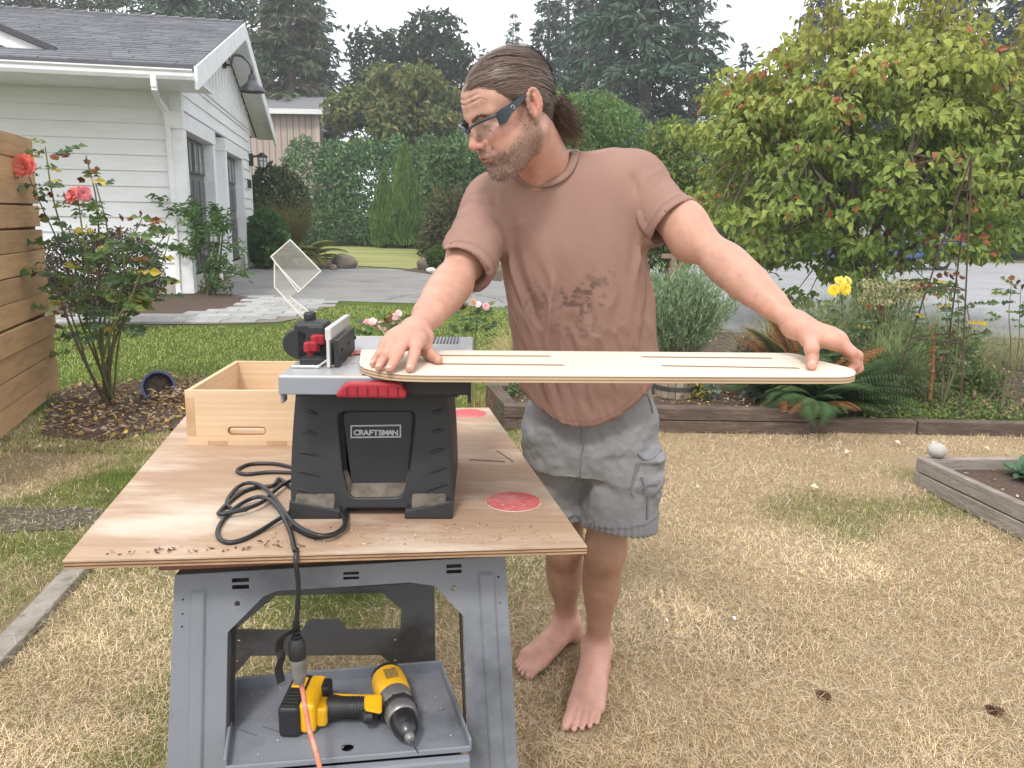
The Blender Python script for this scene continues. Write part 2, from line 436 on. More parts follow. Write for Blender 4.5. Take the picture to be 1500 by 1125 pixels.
ROSE_BED = [at(x, y) for x, y in ((60, 640), (150, 648), (270, 628), (340, 600), (330, 572), (230, 560), (110, 566), (75, 580))]
GRAVEL = [at(x, y) for x, y in ((-200, 740), (60, 746), (170, 749), (250, 743), (180, 768), (90, 778), (0, 782), (-300, 790))]
STRIP = [at(x, y) for x, y in ((-60, 1010), (-10, 985), (60, 905), (135, 840), (112, 834), (40, 880), (-20, 940), (-90, 990))]
FOOT_HOLES = []
def grass():
    # dry and mixed grass of the near lawn
    N = 262000
    y = 1.45 + 3.95 * RNG.random(N) ** 1.25; x = (RNG.random(N) * 2 - 1) * (.75 * y + .5)
    x = x + .1
    keep = RNG.random(N) < np.clip(1.35 - y / 7, .4, 1)
    keep &= ~((y > 4.15) & (x > 2.3) & (x < 6) & (y < 5.0) & (x > 2.3 + (4.2 - y) * .4)) | (y > 4.6)
    keep &= ~inpoly(x, y, ROSE_BED) & ~inpoly(x, y, STRIP)
    keep &= ~(inpoly(x, y, GRAVEL) & (RNG.random(N) > .6))
    keep &= ~((y > 5.12) & (x > -.1))
    for fx0, fy0, fx1, fy1, fr in ((.28, 2.24, .21, 1.92, .055), (.205, 2.39, .05, 2.20, .055)):
        tt = np.clip(((x - fx0) * (fx1 - fx0) + (y - fy0) * (fy1 - fy0)) / ((fx1 - fx0) ** 2 + (fy1 - fy0) ** 2), 0, 1)
        keep &= np.hypot(x - fx0 - tt * (fx1 - fx0), y - fy0 - tt * (fy1 - fy0)) > fr
    x, y = x[keep], y[keep]
    n = len(x); d = dryness(x, y)
    cl = fbm(np.stack([x * 9, y * 9, x * 0 + 3], -1), 3)
    big = fbm(np.stack([x * 1.6, y * 1.6, x * 0 + 9], -1), 3)
    isdry = RNG.random(n) < np.clip(d * 1.06, 0, .985)
    k = RNG.random((n, 1))
    straw = np.array([.74, .58, .37]) * (.55 + .75 * k) * (1 + (big[:, None] - .5) * .5)
    pale = np.array([.80, .68, .50]) * (.7 + .5 * k)
    gold = np.array([.61, .44, .24]) * (.6 + .6 * k)
    u = RNG.random((n, 1))
    pb = sstep(.42, .62, big)[:, None]; dcol = np.where(u < .35 + .3 * pb, straw, np.where(u < .5 + .42 * pb, pale, gold)) * (.90 + .26 * pb)
    gcol = np.array([.155, .215, .05]) * (.55 + .8 * k) + np.array([.05, .02, .0]) * RNG.random((n, 1))
    col = np.where(isdry[:, None], dcol, gcol)
    h = np.where(isdry, .016 + .03 * RNG.random(n), .028 + .03 * RNG.random(n)) * (.6 + .9 * cl)
    w = (.0012 + .0014 * RNG.random(n)) * (.7 + .14 * y)
    lean = np.where(isdry, .5 + 1.0 * RNG.random(n), .1 + .7 * RNG.random(n))
    pos = np.stack([x, y, np.full(n, .002)], -1)
    dm = isdry
    blades('dry_grass', pos[dm], h[dm], w[dm], col[dm], lean[dm], M_LEAF_MATT, .55)
    gm = ~isdry
    # green lawn further off
    N = 90000
    y2 = 4.4 + 8.4 * RNG.random(N) ** 1.5; x2 = -6.2 + 7.6 * RNG.random(N)
    kk = ~inpoly(x2, y2, ROSE_BED) & ((y2 < 9.8) | (x2 > -3.0)) & (x2 > -.75 * y2) & (y2 < 12.4) & ~((x2 > -.2) & (y2 < 6.6))
    x2, y2 = x2[kk], y2[kk]; n2 = len(x2); d2 = dryness(x2, y2); k2 = RNG.random((n2, 1))
    big = fbm(np.stack([x2 * .8, y2 * 1.4, x2 * 0 + 4], -1), 3)[:, None]
    c2 = np.array([.25, .325, .085]) * (.6 + .7 * k2) * (.75 + .5 * big)
    c2 = np.where(RNG.random((n2, 1)) < (.12 + .55 * d2[:, None]), np.array([.40, .33, .15]) * (.7 + .5 * k2), c2)
    h2 = .022 + .02 * RNG.random(n2); w2 = .0035 + .0008 * y2
    blades('green_grass', np.concatenate([pos[gm], np.stack([x2, y2, np.full(n2, .003)], -1)]), np.concatenate([h[gm], h2]), np.concatenate([w[gm], w2]),
           np.concatenate([col[gm], c2]), np.concatenate([lean[gm], .1 + .8 * RNG.random(n2)]), M_LEAF_MATT, .4)
    # loose dead straw lying flat on the dry lawn
    N = 26000
    y = 1.5 + 3.5 * RNG.random(N) ** 1.2; x = (RNG.random(N) * 2 - 1) * (.75 * y + .4)
    kk = (RNG.random(N) < dryness(x, y)) & ~inpoly(x, y, STRIP)
    for fx0, fy0, fx1, fy1, fr in ((.28, 2.24, .21, 1.92, .075), (.205, 2.39, .05, 2.20, .075)):
        tt = np.clip(((x - fx0) * (fx1 - fx0) + (y - fy0) * (fy1 - fy0)) / ((fx1 - fx0) ** 2 + (fy1 - fy0) ** 2), 0, 1)
        kk &= np.hypot(x - fx0 - tt * (fx1 - fx0), y - fy0 - tt * (fy1 - fy0)) > fr
    x, y = x[kk], y[kk]; n = len(x)
    blades('dead_straw', np.stack([x, y, .012 + .03 * RNG.random(n)], -1), .03 + .05 * RNG.random(n), np.full(n, .0014),
           np.array([.66, .53, .36]) * (.6 + .6 * RNG.random((n, 1))), np.full(n, 1.25) + .3 * RNG.random(n), M_LEAF_MATT, .12)
grass()

# asphalt, road, far lawn
M_ASPHALT = material('asphalt', (.20, .195, .19), (.265, .26, .25), 2.2, detail=8, rough=.9, dirt=(.13, .12, .115), dirt_scale=1.1, dirt_amt=.5, bump=.4, bscale=120)
M_ROAD = material('road_asphalt', (.25, .255, .265), (.30, .30, .31), 1.2, detail=8, rough=.85, dirt=(.18, .18, .18), dirt_scale=.7, dirt_amt=.4)
M_FARLAWN = material('far_lawn', (.16, .21, .05), (.33, .29, .12), .35, detail=6, rough=.95, stretch=(.4, 1.6, 1), bump=.5, bscale=30)
sheet('driveway', px_poly(((300, 445), (340, 404), (377, 386), (420, 390), (455, 390), (500, 393), (575, 394), (610, 398), (650, 403), (735, 410), (1000, 418), (1020, 470), (755, 452), (640, 445), (500, 441), (478, 442), (400, 437), (372, 435)), .008), M_ASPHALT)
sheet('road', [(3.0, 9.6, .006), (30, 9.2, .006), (60, 24, .006), (40, 34, .006), (9, 30, .006), (2.5, 30, .006), (1.6, 16, .006)], M_ROAD)
sheet('far_lawn', px_poly(((455, 381), (430, 352), (520, 350), (620, 356), (720, 366), (800, 380), (640, 398), (590, 393), (500, 388)), .010), M_FARLAWN)
def cracks():
    mb = MB()
    for pts in (((640, 424), (680, 428), (720, 436), (745, 446)), ((500, 410), (560, 414), (640, 418), (730, 422)), ((560, 440), (600, 432), (640, 430))):
        P = [at(x, y, .0095) for x, y in pts]; P = catmull(P, 10)
        P = [p + Vector((random.uniform(-.04, .04), random.uniform(-.1, .1), 0)) for p in P]
        for a, b in zip(P, P[1:]):
            d = (b - a).normalized(); s = Vector((-d.y, d.x, 0)) * random.uniform(.008, .02)
            mb.add([a - s, b - s, b + s, a + s], [(0, 1, 2, 3)])
    o = mb.build('driveway_crack', material('crack', (.07, .065, .06), None, rough=.95), fix=False); o['kind'] = 'structure'
cracks()
# soil strips along the garage, rocks' strip
sheet('garage_bed', px_poly(((80, 462), (240, 462), (300, 456), (345, 448), (372, 436), (330, 430), (290, 428), (230, 428), (80, 440)), .010), M_MULCH)
sheet('shrub_bed', px_poly(((372, 390), (425, 392), (480, 394), (520, 392), (470, 378), (430, 352), (380, 352), (374, 372)), .012), M_MULCH)
sheet('hedge_bed', [(-9, 40, .014), (9, 37, .014), (9, 44, .014), (-16, 46, .014)], M_MULCH)
sheet('rock_bed', px_poly(((590, 396), (650, 404), (735, 412), (735, 398), (660, 392), (620, 390)), .013), M_MULCH)

# the paved path, each paver a piece of it
M_PAVER = material('paver', (.37, .37, .365), (.30, .295, .29), 7, rough=.9, dirt=(.2, .19, .17), dirt_scale=5, dirt_amt=.4, bump=.3, bscale=60, objvar=.16)
path = sheet('path', px_poly(((60, 478), (150, 474), (240, 475), (330, 474), (405, 472), (440, 466), (470, 452), (482, 441), (372, 433), (345, 448), (300, 456), (240, 461), (60, 461)), .009), material('paver_sand', (.16, .14, .12), (.2, .18, .16), 30, rough=.95))
def pavers():
    outline = [at(x, y) for x, y in ((60, 477), (150, 473), (240, 474), (330, 473), (405, 471), (440, 465), (470, 451), (480, 442), (374, 434), (347, 449), (300, 457), (240, 462), (60, 462))]
    xs = [p.x for p in outline]; ys = [p.y for p in outline]
    a = R(9); ca, sa = math.cos(a), math.sin(a)
    L, W, g = .46, .30, .012; protos = []
    for k in range(3):
        protos.append(MB().box((0, 0, .012), (L - g, W - g, .024)))
    shared = None; cnt = 0
    for j in range(-10, 40):
        for i in range(-30, 30):
            u = (i + .5 * (j % 2)) * L; v = j * W
            x = -4.5 + u * ca - v * sa; y = 9.6 + u * sa + v * ca
            if not inpoly(np.array([x]), np.array([y]), outline)[0]: continue
            if shared is None:
                o = protos[0].build('paver', M_PAVER, path, bevel=.006); shared = o.data
            else:
                o = bpy.data.objects.new('paver', shared); link(o, path)
                md = o.modifiers.new('bevel', 'BEVEL'); md.width = .006; md.segments = 1
            o.location = (x, y, .0 + random.uniform(0, .005)); o.rotation_euler = (0, 0, a + random.uniform(-.01, .01)); cnt += 1
pavers()

# left edging strip and gravel
def strip():
    mb = MB()
    a, b = at(20, 944), at(118, 836); a2 = at(-160, 1130)
    pts = [a2, a, b]
    for i, (p, q) in enumerate(zip(pts, pts[1:])):
        d = (q - p).normalized(); s = Vector((-d.y, d.x, 0)) * .042
        mb.hexa([p - s, p + s, q + s, q - s, *(r + Vector((0, 0, .035)) for r in (p - s, p + s, q + s, q - s))])
    o = mb.build('edging_strip', material('weathered_strip', (.30, .27, .23), (.21, .185, .155), 12, rough=.95, bump=.7, bscale=40, dirt=(.12, .10, .075), dirt_amt=.8, dirt_scale=9), bevel=.006)
    tag(o, 'weathered pale edging strip in the grass beside the gravel patch', 'edging')
strip()
sheet('gravel_patch', [(p.x, p.y, .009) for p in GRAVEL], material('gravel_soil', (.085, .066, .05), (.14, .115, .09), 60, rough=.95, bump=1, bscale=80, bdist=.02))
sheet('rose_bed', [(p.x, p.y, .012) for p in ROSE_BED], M_MULCH)
def pebbles(name, poly, n, r0, r1, cols, z, label, keep=None):
    xs = [p[0] for p in poly]; ys = [p[1] for p in poly]
    t = (1 + 5 ** .5) / 2
    base = np.array([(-1, t, 0), (1, t, 0), (-1, -t, 0), (1, -t, 0), (0, -1, t), (0, 1, t), (0, -1, -t), (0, 1, -t), (t, 0, -1), (t, 0, 1), (-t, 0, -1), (-t, 0, 1)]) / 1.9
    fc = np.array([(0, 11, 5), (0, 5, 1), (0, 1, 7), (0, 7, 10), (0, 10, 11), (1, 5, 9), (5, 11, 4), (11, 10, 2), (10, 7, 6), (7, 1, 8), (3, 9, 4), (3, 4, 2), (3, 2, 6), (3, 6, 8), (3, 8, 9), (4, 9, 5), (2, 4, 11), (6, 2, 10), (8, 6, 7), (9, 8, 1)])
    x = min(xs) + (max(xs) - min(xs)) * RNG.random(n * 3); y = min(ys) + (max(ys) - min(ys)) * RNG.random(n * 3)
    k = inpoly(x, y, poly); x, y = x[k][:n], y[k][:n]; n = len(x)
    r = r0 + (r1 - r0) * RNG.random(n) ** 2
    V = base[None] * (r[:, None, None] * (np.array([1, 1, .6]) * (.7 + .6 * RNG.random((n, 1, 3))))) + np.stack([x, y, np.full(n, z)], -1)[:, None] + (RNG.random((n, 12, 3)) - .5) * r[:, None, None] * .3
    F = (fc[None] + 12 * np.arange(n)[:, None, None]).reshape(-1, 3)
    ci = np.array(cols)[RNG.integers(0, len(cols), n)] * (.7 + .6 * RNG.random((n, 1)))
    o = np_obj(name, V.reshape(-1, 3), F, M_LEAF_MATT_STONE, C=np.repeat(ci[:, None], 12, 1).reshape(-1, 3), kind='stuff')
    return o
M_LEAF_MATT_STONE = material('stone_grain', (.8, .8, .8), (1.1, 1.1, 1.1), 60, rough=.9, attr=True, bump=.3, bscale=100)
pebbles('gravel', GRAVEL, 260, .005, .016, [(.17, .145, .12), (.13, .11, .095), (.22, .19, .16), (.16, .11, .08)], .012, None)

def litter(name, poly, n, cols, size=(.015, .04), z=.02, zr=.03):
    xs = [p[0] for p in poly]; ys = [p[1] for p in poly]
    x = min(xs) + (max(xs) - min(xs)) * RNG.random(n * 3); y = min(ys) + (max(ys) - min(ys)) * RNG.random(n * 3)
    k = inpoly(x, y, poly); x, y = x[k][:n], y[k][:n]; n = len(x)
    A = RNG.normal(size=(n, 3)); A[:, 2] *= .35; A /= np.linalg.norm(A, axis=1, keepdims=True)
    S = np.cross(A, RNG.normal(size=(n, 3)) * [.4, .4, 1] + [0, 0, .8]); S /= np.linalg.norm(S, axis=1, keepdims=True)
    Nn = np.cross(A, S)
    L = size[0] + (size[1] - size[0]) * RNG.random((n, 1)); W = L * (.35 + .3 * RNG.random((n, 1)))
    P = np.stack([x, y, z + zr * RNG.random(n)], -1)
    V = np.stack([P - A * L / 2, P + S * W / 2 + Nn * W * .25, P + A * L / 2, P - S * W / 2 + Nn * W * .25], 1).reshape(-1, 3)
    b = 4 * np.arange(n)[:, None]
    F = np.concatenate([b + [[0, 1, 2]], b + [[0, 2, 3]]])
    c = np.array(cols)[RNG.integers(0, len(cols), n)] * (.6 + .8 * RNG.random((n, 1)))
    return np_obj(name, V, F, M_LEAF_MATT, C=np.repeat(c[:, None], 4, 1).reshape(-1, 3), kind='stuff')
DEAD = [(.30, .17, .09), (.42, .28, .16), (.2, .11, .06), (.5, .4, .28), (.26, .2, .1), (.55, .42, .12)]
litter('leaf_litter', ROSE_BED, 1500, DEAD, (.02, .06), .015, .03)

# =================================================================== GARAGE
UA = Vector((-.2, .98, 0)).normalized()           # along the door front, away from the camera
NA = Vector((UA.y, -UA.x, 0))                     # out of the door front
A0 = at(282, 431)
def on_front(x, y, off=0.0):
    """(s, z) on the vertical plane of the door front, moved off metres outward"""
    d = Vector(_ray(x, y)); o = Vector((0, 0, CAM_H)); p0 = A0 + NA * off
    t = (p0 - o).dot(NA) / d.dot(NA); p = o + d * t
    return (p - A0).dot(UA), p.z
def GP(s, n, z): return A0 + UA * s + NA * n + Vector((0, 0, z))
g_len = on_front(373, 385)[0]
garage = empty('garage', A0, 'white board sided garage with grey shingle roof behind the rose bush', 'garage')
def gpart(mb, name, mat, **k):
    o = mb.build(name, mat, garage, **k)
    o.matrix_parent_inverse = Matrix.Translation(-A0); return o
def gbox(mb, s0, s1, n0, n1, z0, z1):
    return mb.hexa([GP(s0, n0, z0), GP(s0, n1, z0), GP(s1, n1, z0), GP(s1, n0, z0), GP(s0, n0, z1), GP(s0, n1, z1), GP(s1, n1, z1), GP(s1, n0, z1)])
M_SIDING = material('siding_paint', (.81, .82, .835), (.77, .78, .795), 1.5, rough=.55, dirt=(.62, .61, .58), dirt_scale=1.3, dirt_amt=.22, bump=.12, bscale=30, stretch=(1, 1, 6))
M_FOUND = material('foundation', (.42, .40, .36), (.34, .32, .29), 4, rough=.95, bump=.3, bscale=30)
M_DOORG = material('garage_door_paint', (.105, .107, .115), (.12, .122, .13), 6, rough=.5)
M_GLASSD = material('dark_pane', (.035, .04, .045), (.05, .055, .06), 2, rough=.06, spec=.8)
M_ROOF = material('shingle', (.165, .17, .185), (.125, .13, .142), 18, rough=.95, attr=True, bump=.4, bscale=80)
EZ = atY(283, 112, A0.y - .3).z - .1                    # eave height
zf = .30; D_IN = 9.5
gpart(gbox(gbox(MB(), -.03, g_len, -D_IN, -.03, -.05, zf), .0, g_len, -.2, -.012, -.05, zf), 'foundation', M_FOUND)
gpart(gbox(MB(), .04, g_len - .04, -D_IN, -.28, zf, EZ - .05), 'wall', M_SIDING)
rng2 = random.Random(5)
EXP = .262; nb = int((EZ - zf) / EXP)
for k in range(nb + 1):                              # long side: one lapped board per course
    z0 = zf + k * EXP; z1 = min(z0 + EXP + .02, EZ - .02)
    if z1 - z0 < .05: continue
    mb = MB()
    mb.hexa([GP(-.001 - .035, -D_IN, z0), GP(-.036, -.15, z0), GP(.04, -.15, z0), GP(.04, -D_IN, z0), GP(.0, -D_IN, z1), GP(.0, -.15, z1), GP(.04, -.15, z1), GP(.04, -D_IN, z1)])
    gpart(mb, 'siding_board', M_SIDING)
dz1 = on_front(274, 196)[1]; d1 = on_front(284, 428)[0], on_front(320, 411)[0]; d2 = on_front(339, 403)[0], on_front(360, 393)[0]
dz1 = max(dz1, 2.3)
for k in range(nb + 2):                              # front: courses above and beside the doors
    z0 = zf + k * EXP; z1 = z0 + EXP + .02
    if z0 > EZ + .25: break
    spans = [(.12, g_len - .12)] if z0 > dz1 + .1 else [(.12, d1[0] - .25), (d2[1] + .28, g_len - .12)]
    for s0, s1 in spans:
        if s1 - s0 < .08: continue
        mb = MB().hexa([GP(s0, .036, z0), GP(s0, -.04, z0), GP(s1, -.04, z0), GP(s1, .036, z0), GP(s0, .0, z1), GP(s0, -.04, z1), GP(s1, -.04, z1), GP(s1, .0, z1)])
        gpart(mb, 'siding_board', M_SIDING)
mb = MB(); gbox(mb, -.045, .13, -.006, .045, zf - .03, EZ + .2); gbox(mb, -.048, -.005, -.16, .042, zf - .03, EZ)
gpart(mb, 'corner_trim', M_WHITE, bevel=.006)
mb = MB(); gbox(mb, g_len - .13, g_len + .02, -.05, .045, zf - .03, EZ + .2); gpart(mb, 'corner_trim', M_WHITE, bevel=.006)
M_PANE2 = material('bright_pane', (.32, .34, .36), None, rough=.08)
for (s0, s1) in (d1, d2):
    mb = MB()
    t = .24
    gbox(mb, s0 - t, s0, -.2, .06, 0.02, dz1 + .02); gbox(mb, s1, s1 + t, -.2, .06, .02, dz1 + .02); gbox(mb, s0 - t - .04, s1 + t + .04, -.2, .075, dz1 + .02, dz1 + .3)
    gpart(mb, 'door_surround', M_WHITE, bevel=.006)
    mb = MB(); gbox(mb, s0, s1, -.26, -.16, .02, dz1 + .02)
    door = gpart(mb, 'garage_door', M_DOORG)
    H = dz1; rows = 4
    for r_ in range(rows):
        za, zb = .03 + r_ * H / rows + .03, .03 + (r_ + 1) * H / rows - .03
        nc = 4
        for c in range(nc):
            sa = s0 + (s1 - s0) * (c + .1) / nc; sb = s0 + (s1 - s0) * (c + .9) / nc
            if r_ == rows - 1:
                mb = MB(); w = (sb - sa) / 3
                gbox(mb, sa - .03, sb + .03, -.17, -.125, za + .02, zb - .02)
                wf = mb.build('window_frame', M_DOORG, door)
                for q in range(3):
                    mb = MB(); gbox(mb, sa + w * q + .02, sa + w * (q + 1) - .02, -.14, -.118, za + .06, zb - .06)
                    o = mb.build('pane', M_GLASSD if (c + q) % 3 else M_PANE2, door)
            else:
                mb = MB(); gbox(mb, sa, sb, -.17, -.135, za + .05, zb - .05)
                o = mb.build('door_panel', M_DOORG, door, bevel=.03)
# roof: rake plane .55 m in front of the doors
OV = .55
e1 = on_front(284, 107, OV); pk = on_front(356, 41, OV); e2 = on_front(402, 203, OV)
se1, ze1 = e1; sp_, zp = pk; se2 = 2 * sp_ - se1 if True else e2[0]
se2, ze2 = e2
BACK = -D_IN - .5
th = .10
def slope(sA, zA, sB, zB, name):
    mb = MB()
    up = Vector((0, 0, th))
    p = [GP(sA, OV, zA), GP(sB, OV, zB), GP(sB, BACK, zB), GP(sA, BACK, zA)]
    mb.hexa(p + [q + up for q in p]); return gpart(mb, name, material('roof_deck', (.09, .09, .1), None, rough=.9))
slope(se1, ze1, sp_, zp, 'roof_deck'); slope(se2, ze2, sp_, zp, 'roof_deck')
def shingles():
    V, F, Cc = [], [], []
    rows = 30; L = math.hypot(sp_ - se1, zp - ze1)
    for r_ in range(rows):
        t0, t1 = r_ / rows, (r_ + 1.25) / rows
        n = OV + .02; 
        while n > BACK:
            w = random.uniform(.22, .5); k = random.uniform(.82, 1.2)
            n2 = max(n - w, BACK); h0 = th + .022 + random.choice((0, .006)); h1 = th + .006
            b = len(V)
            for (t, nn, h) in ((t0, n, h0), (t0, n2 + .008, h0), (min(t1, 1), n2 + .008, h1), (min(t1, 1), n, h1), (t0, n, h0 - .024), (t0, n2 + .008, h0 - .024)):
                V.append(GP(se1 + (sp_ - se1) * t, nn, ze1 + (zp - ze1) * t + h))
                Cc.append((k, k, k * random.uniform(.98, 1.06)))
            F += [(b, b + 1, b + 2, b + 3), (b + 4, b + 5, b + 1, b)]
            n = n2
    o = np_obj('shingle', V, np.array(F), M_ROOF, garage, C=Cc, kind='stuff'); o.matrix_parent_inverse = Matrix.Translation(-A0)
    n = OV + .02                                    # ridge caps, one by one
    while n > BACK:
        mb = MB()
        for sg in (-1, 1):
            dx, dz = (se1 - sp_, ze1 - zp) if sg < 0 else (se2 - sp_, ze2 - zp)
            l = math.hypot(dx, dz); dx, dz = dx / l * .16, dz / l * .16
            mb.hexa([GP(sp_, n, zp + th + .02), GP(sp_, n - .3, zp + th + .02), GP(sp_ + dx, n - .3, zp + dz + th + .02), GP(sp_ + dx, n, zp + dz + th + .02),
                     GP(sp_, n, zp + th + .075), GP(sp_, n - .3, zp + th + .04), GP(sp_ + dx, n - .3, zp + dz + th + .04), GP(sp_ + dx, n, zp + dz + th + .06)])
        gpart(mb, 'ridge_cap', material('ridge_shingle', (.14, .14, .15), None, rough=.95) if n > OV else bpy.data.materials['ridge_shingle'])
        n -= .27
shingles()
# fascias, soffits, gable boards
def rake(sA, zA, sB, zB):
    mb = MB(); d = .24
    mb.hexa([GP(sA, OV + .004, zA - d), GP(sA, OV + .05, zA - d), GP(sB, OV + .05, zB - d), GP(sB, OV + .004, zB - d), GP(sA, OV + .004, zA + th), GP(sA, OV + .05, zA + th), GP(sB, OV + .05, zB + th), GP(sB, OV + .004, zB + th)])
    gpart(mb, 'rake_board', M_WHITE)
    mb = MB()
    mb.hexa([GP(sA, .05, zA - .05), GP(sA, OV, zA - .05), GP(sB, OV, zB - .05), GP(sB, .05, zB - .05), GP(sA, .05, zA - .004), GP(sA, OV, zA - .004), GP(sB, OV, zB - .004), GP(sB, .05, zB - .004)])
    gpart(mb, 'soffit', M_WHITE)
rake(se1, ze1, sp_, zp); rake(se2, ze2, sp_, zp)
mb = MB(); mb.add([GP(se1, .0, ze1 - .02), GP(sp_, .0, zp - .02), GP(se2, .0, ze2 - .02), GP(se2, -.06, ze2 - .02), GP(sp_, -.06, zp - .02), GP(se1, -.06, ze1 - .02)], [(0, 1, 2), (3, 4, 5), (0, 5, 4, 1), (1, 4, 3, 2), (2, 3, 5, 0)])
gpart(mb, 'gable', M_SIDING)
zb = on_front(300, 125)[1]
mb = MB(); gbox(mb, .0, g_len, -.03, .06, EZ + .22, EZ + .46); gpart(mb, 'gable_band', M_WHITE, bevel=.006)
s = .25
while s < g_len:
    t = (s - se1) / (sp_ - se1) if s < sp_ else (se2 - s) / (se2 - sp_)
    ztop = (ze1 + (zp - ze1) * t if s < sp_ else ze2 + (zp - ze2) * t) - .06
    if ztop > EZ + .6:
        mb = MB(); gbox(mb, s - .03, s + .03, -.01, .03, EZ + .46, ztop); gpart(mb, 'batten', M_WHITE)
    s += .42
mb = MB(); mb.hexa([GP(se1, BACK, ze1 - .07), GP(se1, OV, ze1 - .07), GP(.05, OV, ze1 - .07), GP(.05, BACK, ze1 - .07), GP(se1, BACK, ze1 - .03), GP(se1, OV, ze1 - .03), GP(.05, OV, ze1 - .03), GP(.05, BACK, ze1 - .03)])
gpart(mb, 'soffit', M_WHITE)
# gutter and downspout
GUT_END = on_front(12, 90)[1]
def gutter():
    mb = MB(); prof = [(-.02, -.15), (-.10, -.15), (-.13, -.10), (-.13, -.05), (-.16, -.02), (-.16, .0), (-.145, .0), (-.02, -.1)]
    n0, n1 = OV, -4.6
    vs = [GP(se1 + a, n, ze1 + .03 + b) for n in (n0, n1) for a, b in prof]; m = len(prof)
    mb.add(vs, [tuple(range(m)), tuple(range(2 * m - 1, m - 1, -1))] + [(i, m + i, m + (i + 1) % m, (i + 1) % m) for i in range(m)])
    gpart(mb, 'gutter', M_WHITE)
    def dq(x, y, off): 
        d = Vector(_ray(x, y)); o = Vector((0, 0, CAM_H)); p0 = A0 - UA * off; t = (p0 - o).dot(UA) / d.dot(UA); return o + d * t
    P = [dq(225, 112, -se1 + .08), dq(226, 128, -se1 + .08), dq(231, 146, .3), dq(243, 163, .12), dq(246, 185, .11), dq(257, 330, .10), dq(262, 425, .10), dq(263, 434, .14)]
    mb = MB()
    for a, b in zip(P, P[1:]): mb.beam(a + (a - b).normalized() * .03, b, .10, .085, up=NA)
    gpart(mb, 'downspout', M_WHITE, bevel=.012)
gutter()
# low porch gable at the left end
def porch():
    a, b = atY(-90, 18, 12.6), atY(70, 84, 12.9)
    bk = -UA * -4.0
    mb = MB(); mb.beam(a, b, .12, .2); gpart(mb, 'porch_fascia', M_WHITE)
    mb = MB(); up = Vector((0, 0, .11)); n = -UA * .12
    mb.hexa([a + up + n, b + up + n + Vector((.15, 0, -.05)), b + up + bk + Vector((.15, 0, -.05)), a + up + bk, *(q + Vector((0, 0, .09)) for q in (a + up + n, b + up + n + Vector((.15, 0, -.05)), b + up + bk + Vector((.15, 0, -.05)), a + up + bk))])
    gpart(mb, 'porch_roof', material('porch_shingle', (.06, .06, .07), (.09, .09, .1), 30, rough=.95))
    mb = MB(); c = atY(-90, 84, 12.75); mb.add([a + UA * .1, b + UA * .1, c + UA * .1, a + UA * .3, b + UA * .3, c + UA * .3], [(0, 1, 2), (3, 5, 4), (0, 3, 4, 1), (1, 4, 5, 2), (2, 5, 3, 0)])
    gpart(mb, 'porch_gable', M_SIDING)
porch()
# house number
def text_mesh(name, body, size, ext, M, mat, parent=None, spacing=1.0, bold=0.0):
    cu = bpy.data.curves.new(name, 'FONT'); cu.body = body; cu.size = size; cu.extrude = ext; cu.space_character = spacing; cu.align_x = 'CENTER'; cu.offset = bold
    o = bpy.data.objects.new(name, cu); COL.objects.link(o); bpy.context.view_layer.update()
    me = bpy.data.meshes.new_from_object(o.evaluated_get(bpy.context.evaluated_depsgraph_get())); bpy.data.objects.remove(o)
    me.transform(M); me.materials.clear(); me.materials.append(mat)
    return link(bpy.data.objects.new(name, me), parent)
def number():
    s0, z0 = on_front(366, 274)
    X, Z = UA, Vector((0, 0, 1))
    M = Matrix(((X.x, Z.x, NA.x, 0), (X.y, Z.y, NA.y, 0), (X.z, Z.z, NA.z, 0), (0, 0, 0, 1)))
    s_mid = d2[1] + .26 + (g_len - d2[1] - .26) / 2
    for k, c in enumerate('3110'):
        o = text_mesh('digit', c, .34, .012, Matrix.Translation(GP(s_mid + (k - 1.5) * .2, .075, z0 - .05)) @ M, M_DARK_METAL, garage); o.matrix_parent_inverse = Matrix.Translation(-A0)
number()
# lamps
def barn_lamp():
    s0, z0 = on_front(326, 94); base = GP(s0, .03, z0); k = 1.0
    s1, z1 = on_front(369, 122, .9); tip = GP(s1, .9, z1)
    t = empty('barn_lamp', base, 'dark grey gooseneck barn lamp on the garage gable', 'lamp')
    pi = Matrix.Translation(-base)
    mb = MB(); mb.tube([base - NA * .03, base + NA * .05], [.1, .09], 14); o = mb.build('mounting_plate', M_DARK_METAL, t, smooth=True); o.matrix_parent_inverse = pi
    top = tip + Vector((0, 0, .1))
    P = catmull([base, base + NA * .15 + Vector((0, 0, .0)), base * .6 + top * .4 + Vector((0, 0, .28)), base * .25 + top * .75 + Vector((0, 0, .34)), top + Vector((0, 0, .22)), top], 8)
    o = MB().tube(P, .028, 10).build('gooseneck_arm', M_DARK_METAL, t, smooth=True); o.matrix_parent_inverse = pi
    prof = [(.05, .22), (.07, .2), (.075, .1), (.14, .03), (.25, -.06), (.27, -.12), (.26, -.12), (.23, -.05), (.06, .06)]
    o = MB().lathe(prof, 24, Matrix.Translation(tip - Vector((0, 0, .05))), cap=False).build('lamp_shade', material('shade_enamel', (.055, .06, .068), None, rough=.4), t, smooth=True); o.matrix_parent_inverse = pi
    o = MB().lathe([(.225, -.06), (.08, .05), (.02, .055)], 24, Matrix.Translation(tip - Vector((0, 0, .055))), cap=False).build('shade_lining', material('copper_lining', (.55, .27, .14), None, rough=.3, metal=.6), t, smooth=True); o.matrix_parent_inverse = pi
    o = MB().sphere(tip - Vector((0, 0, .09)), (.05, .05, .06)).build('bulb', material('bulb_glass', (.8, .62, .45), None, rough=.2), t, smooth=True); o.matrix_parent_inverse = pi
barn_lamp()
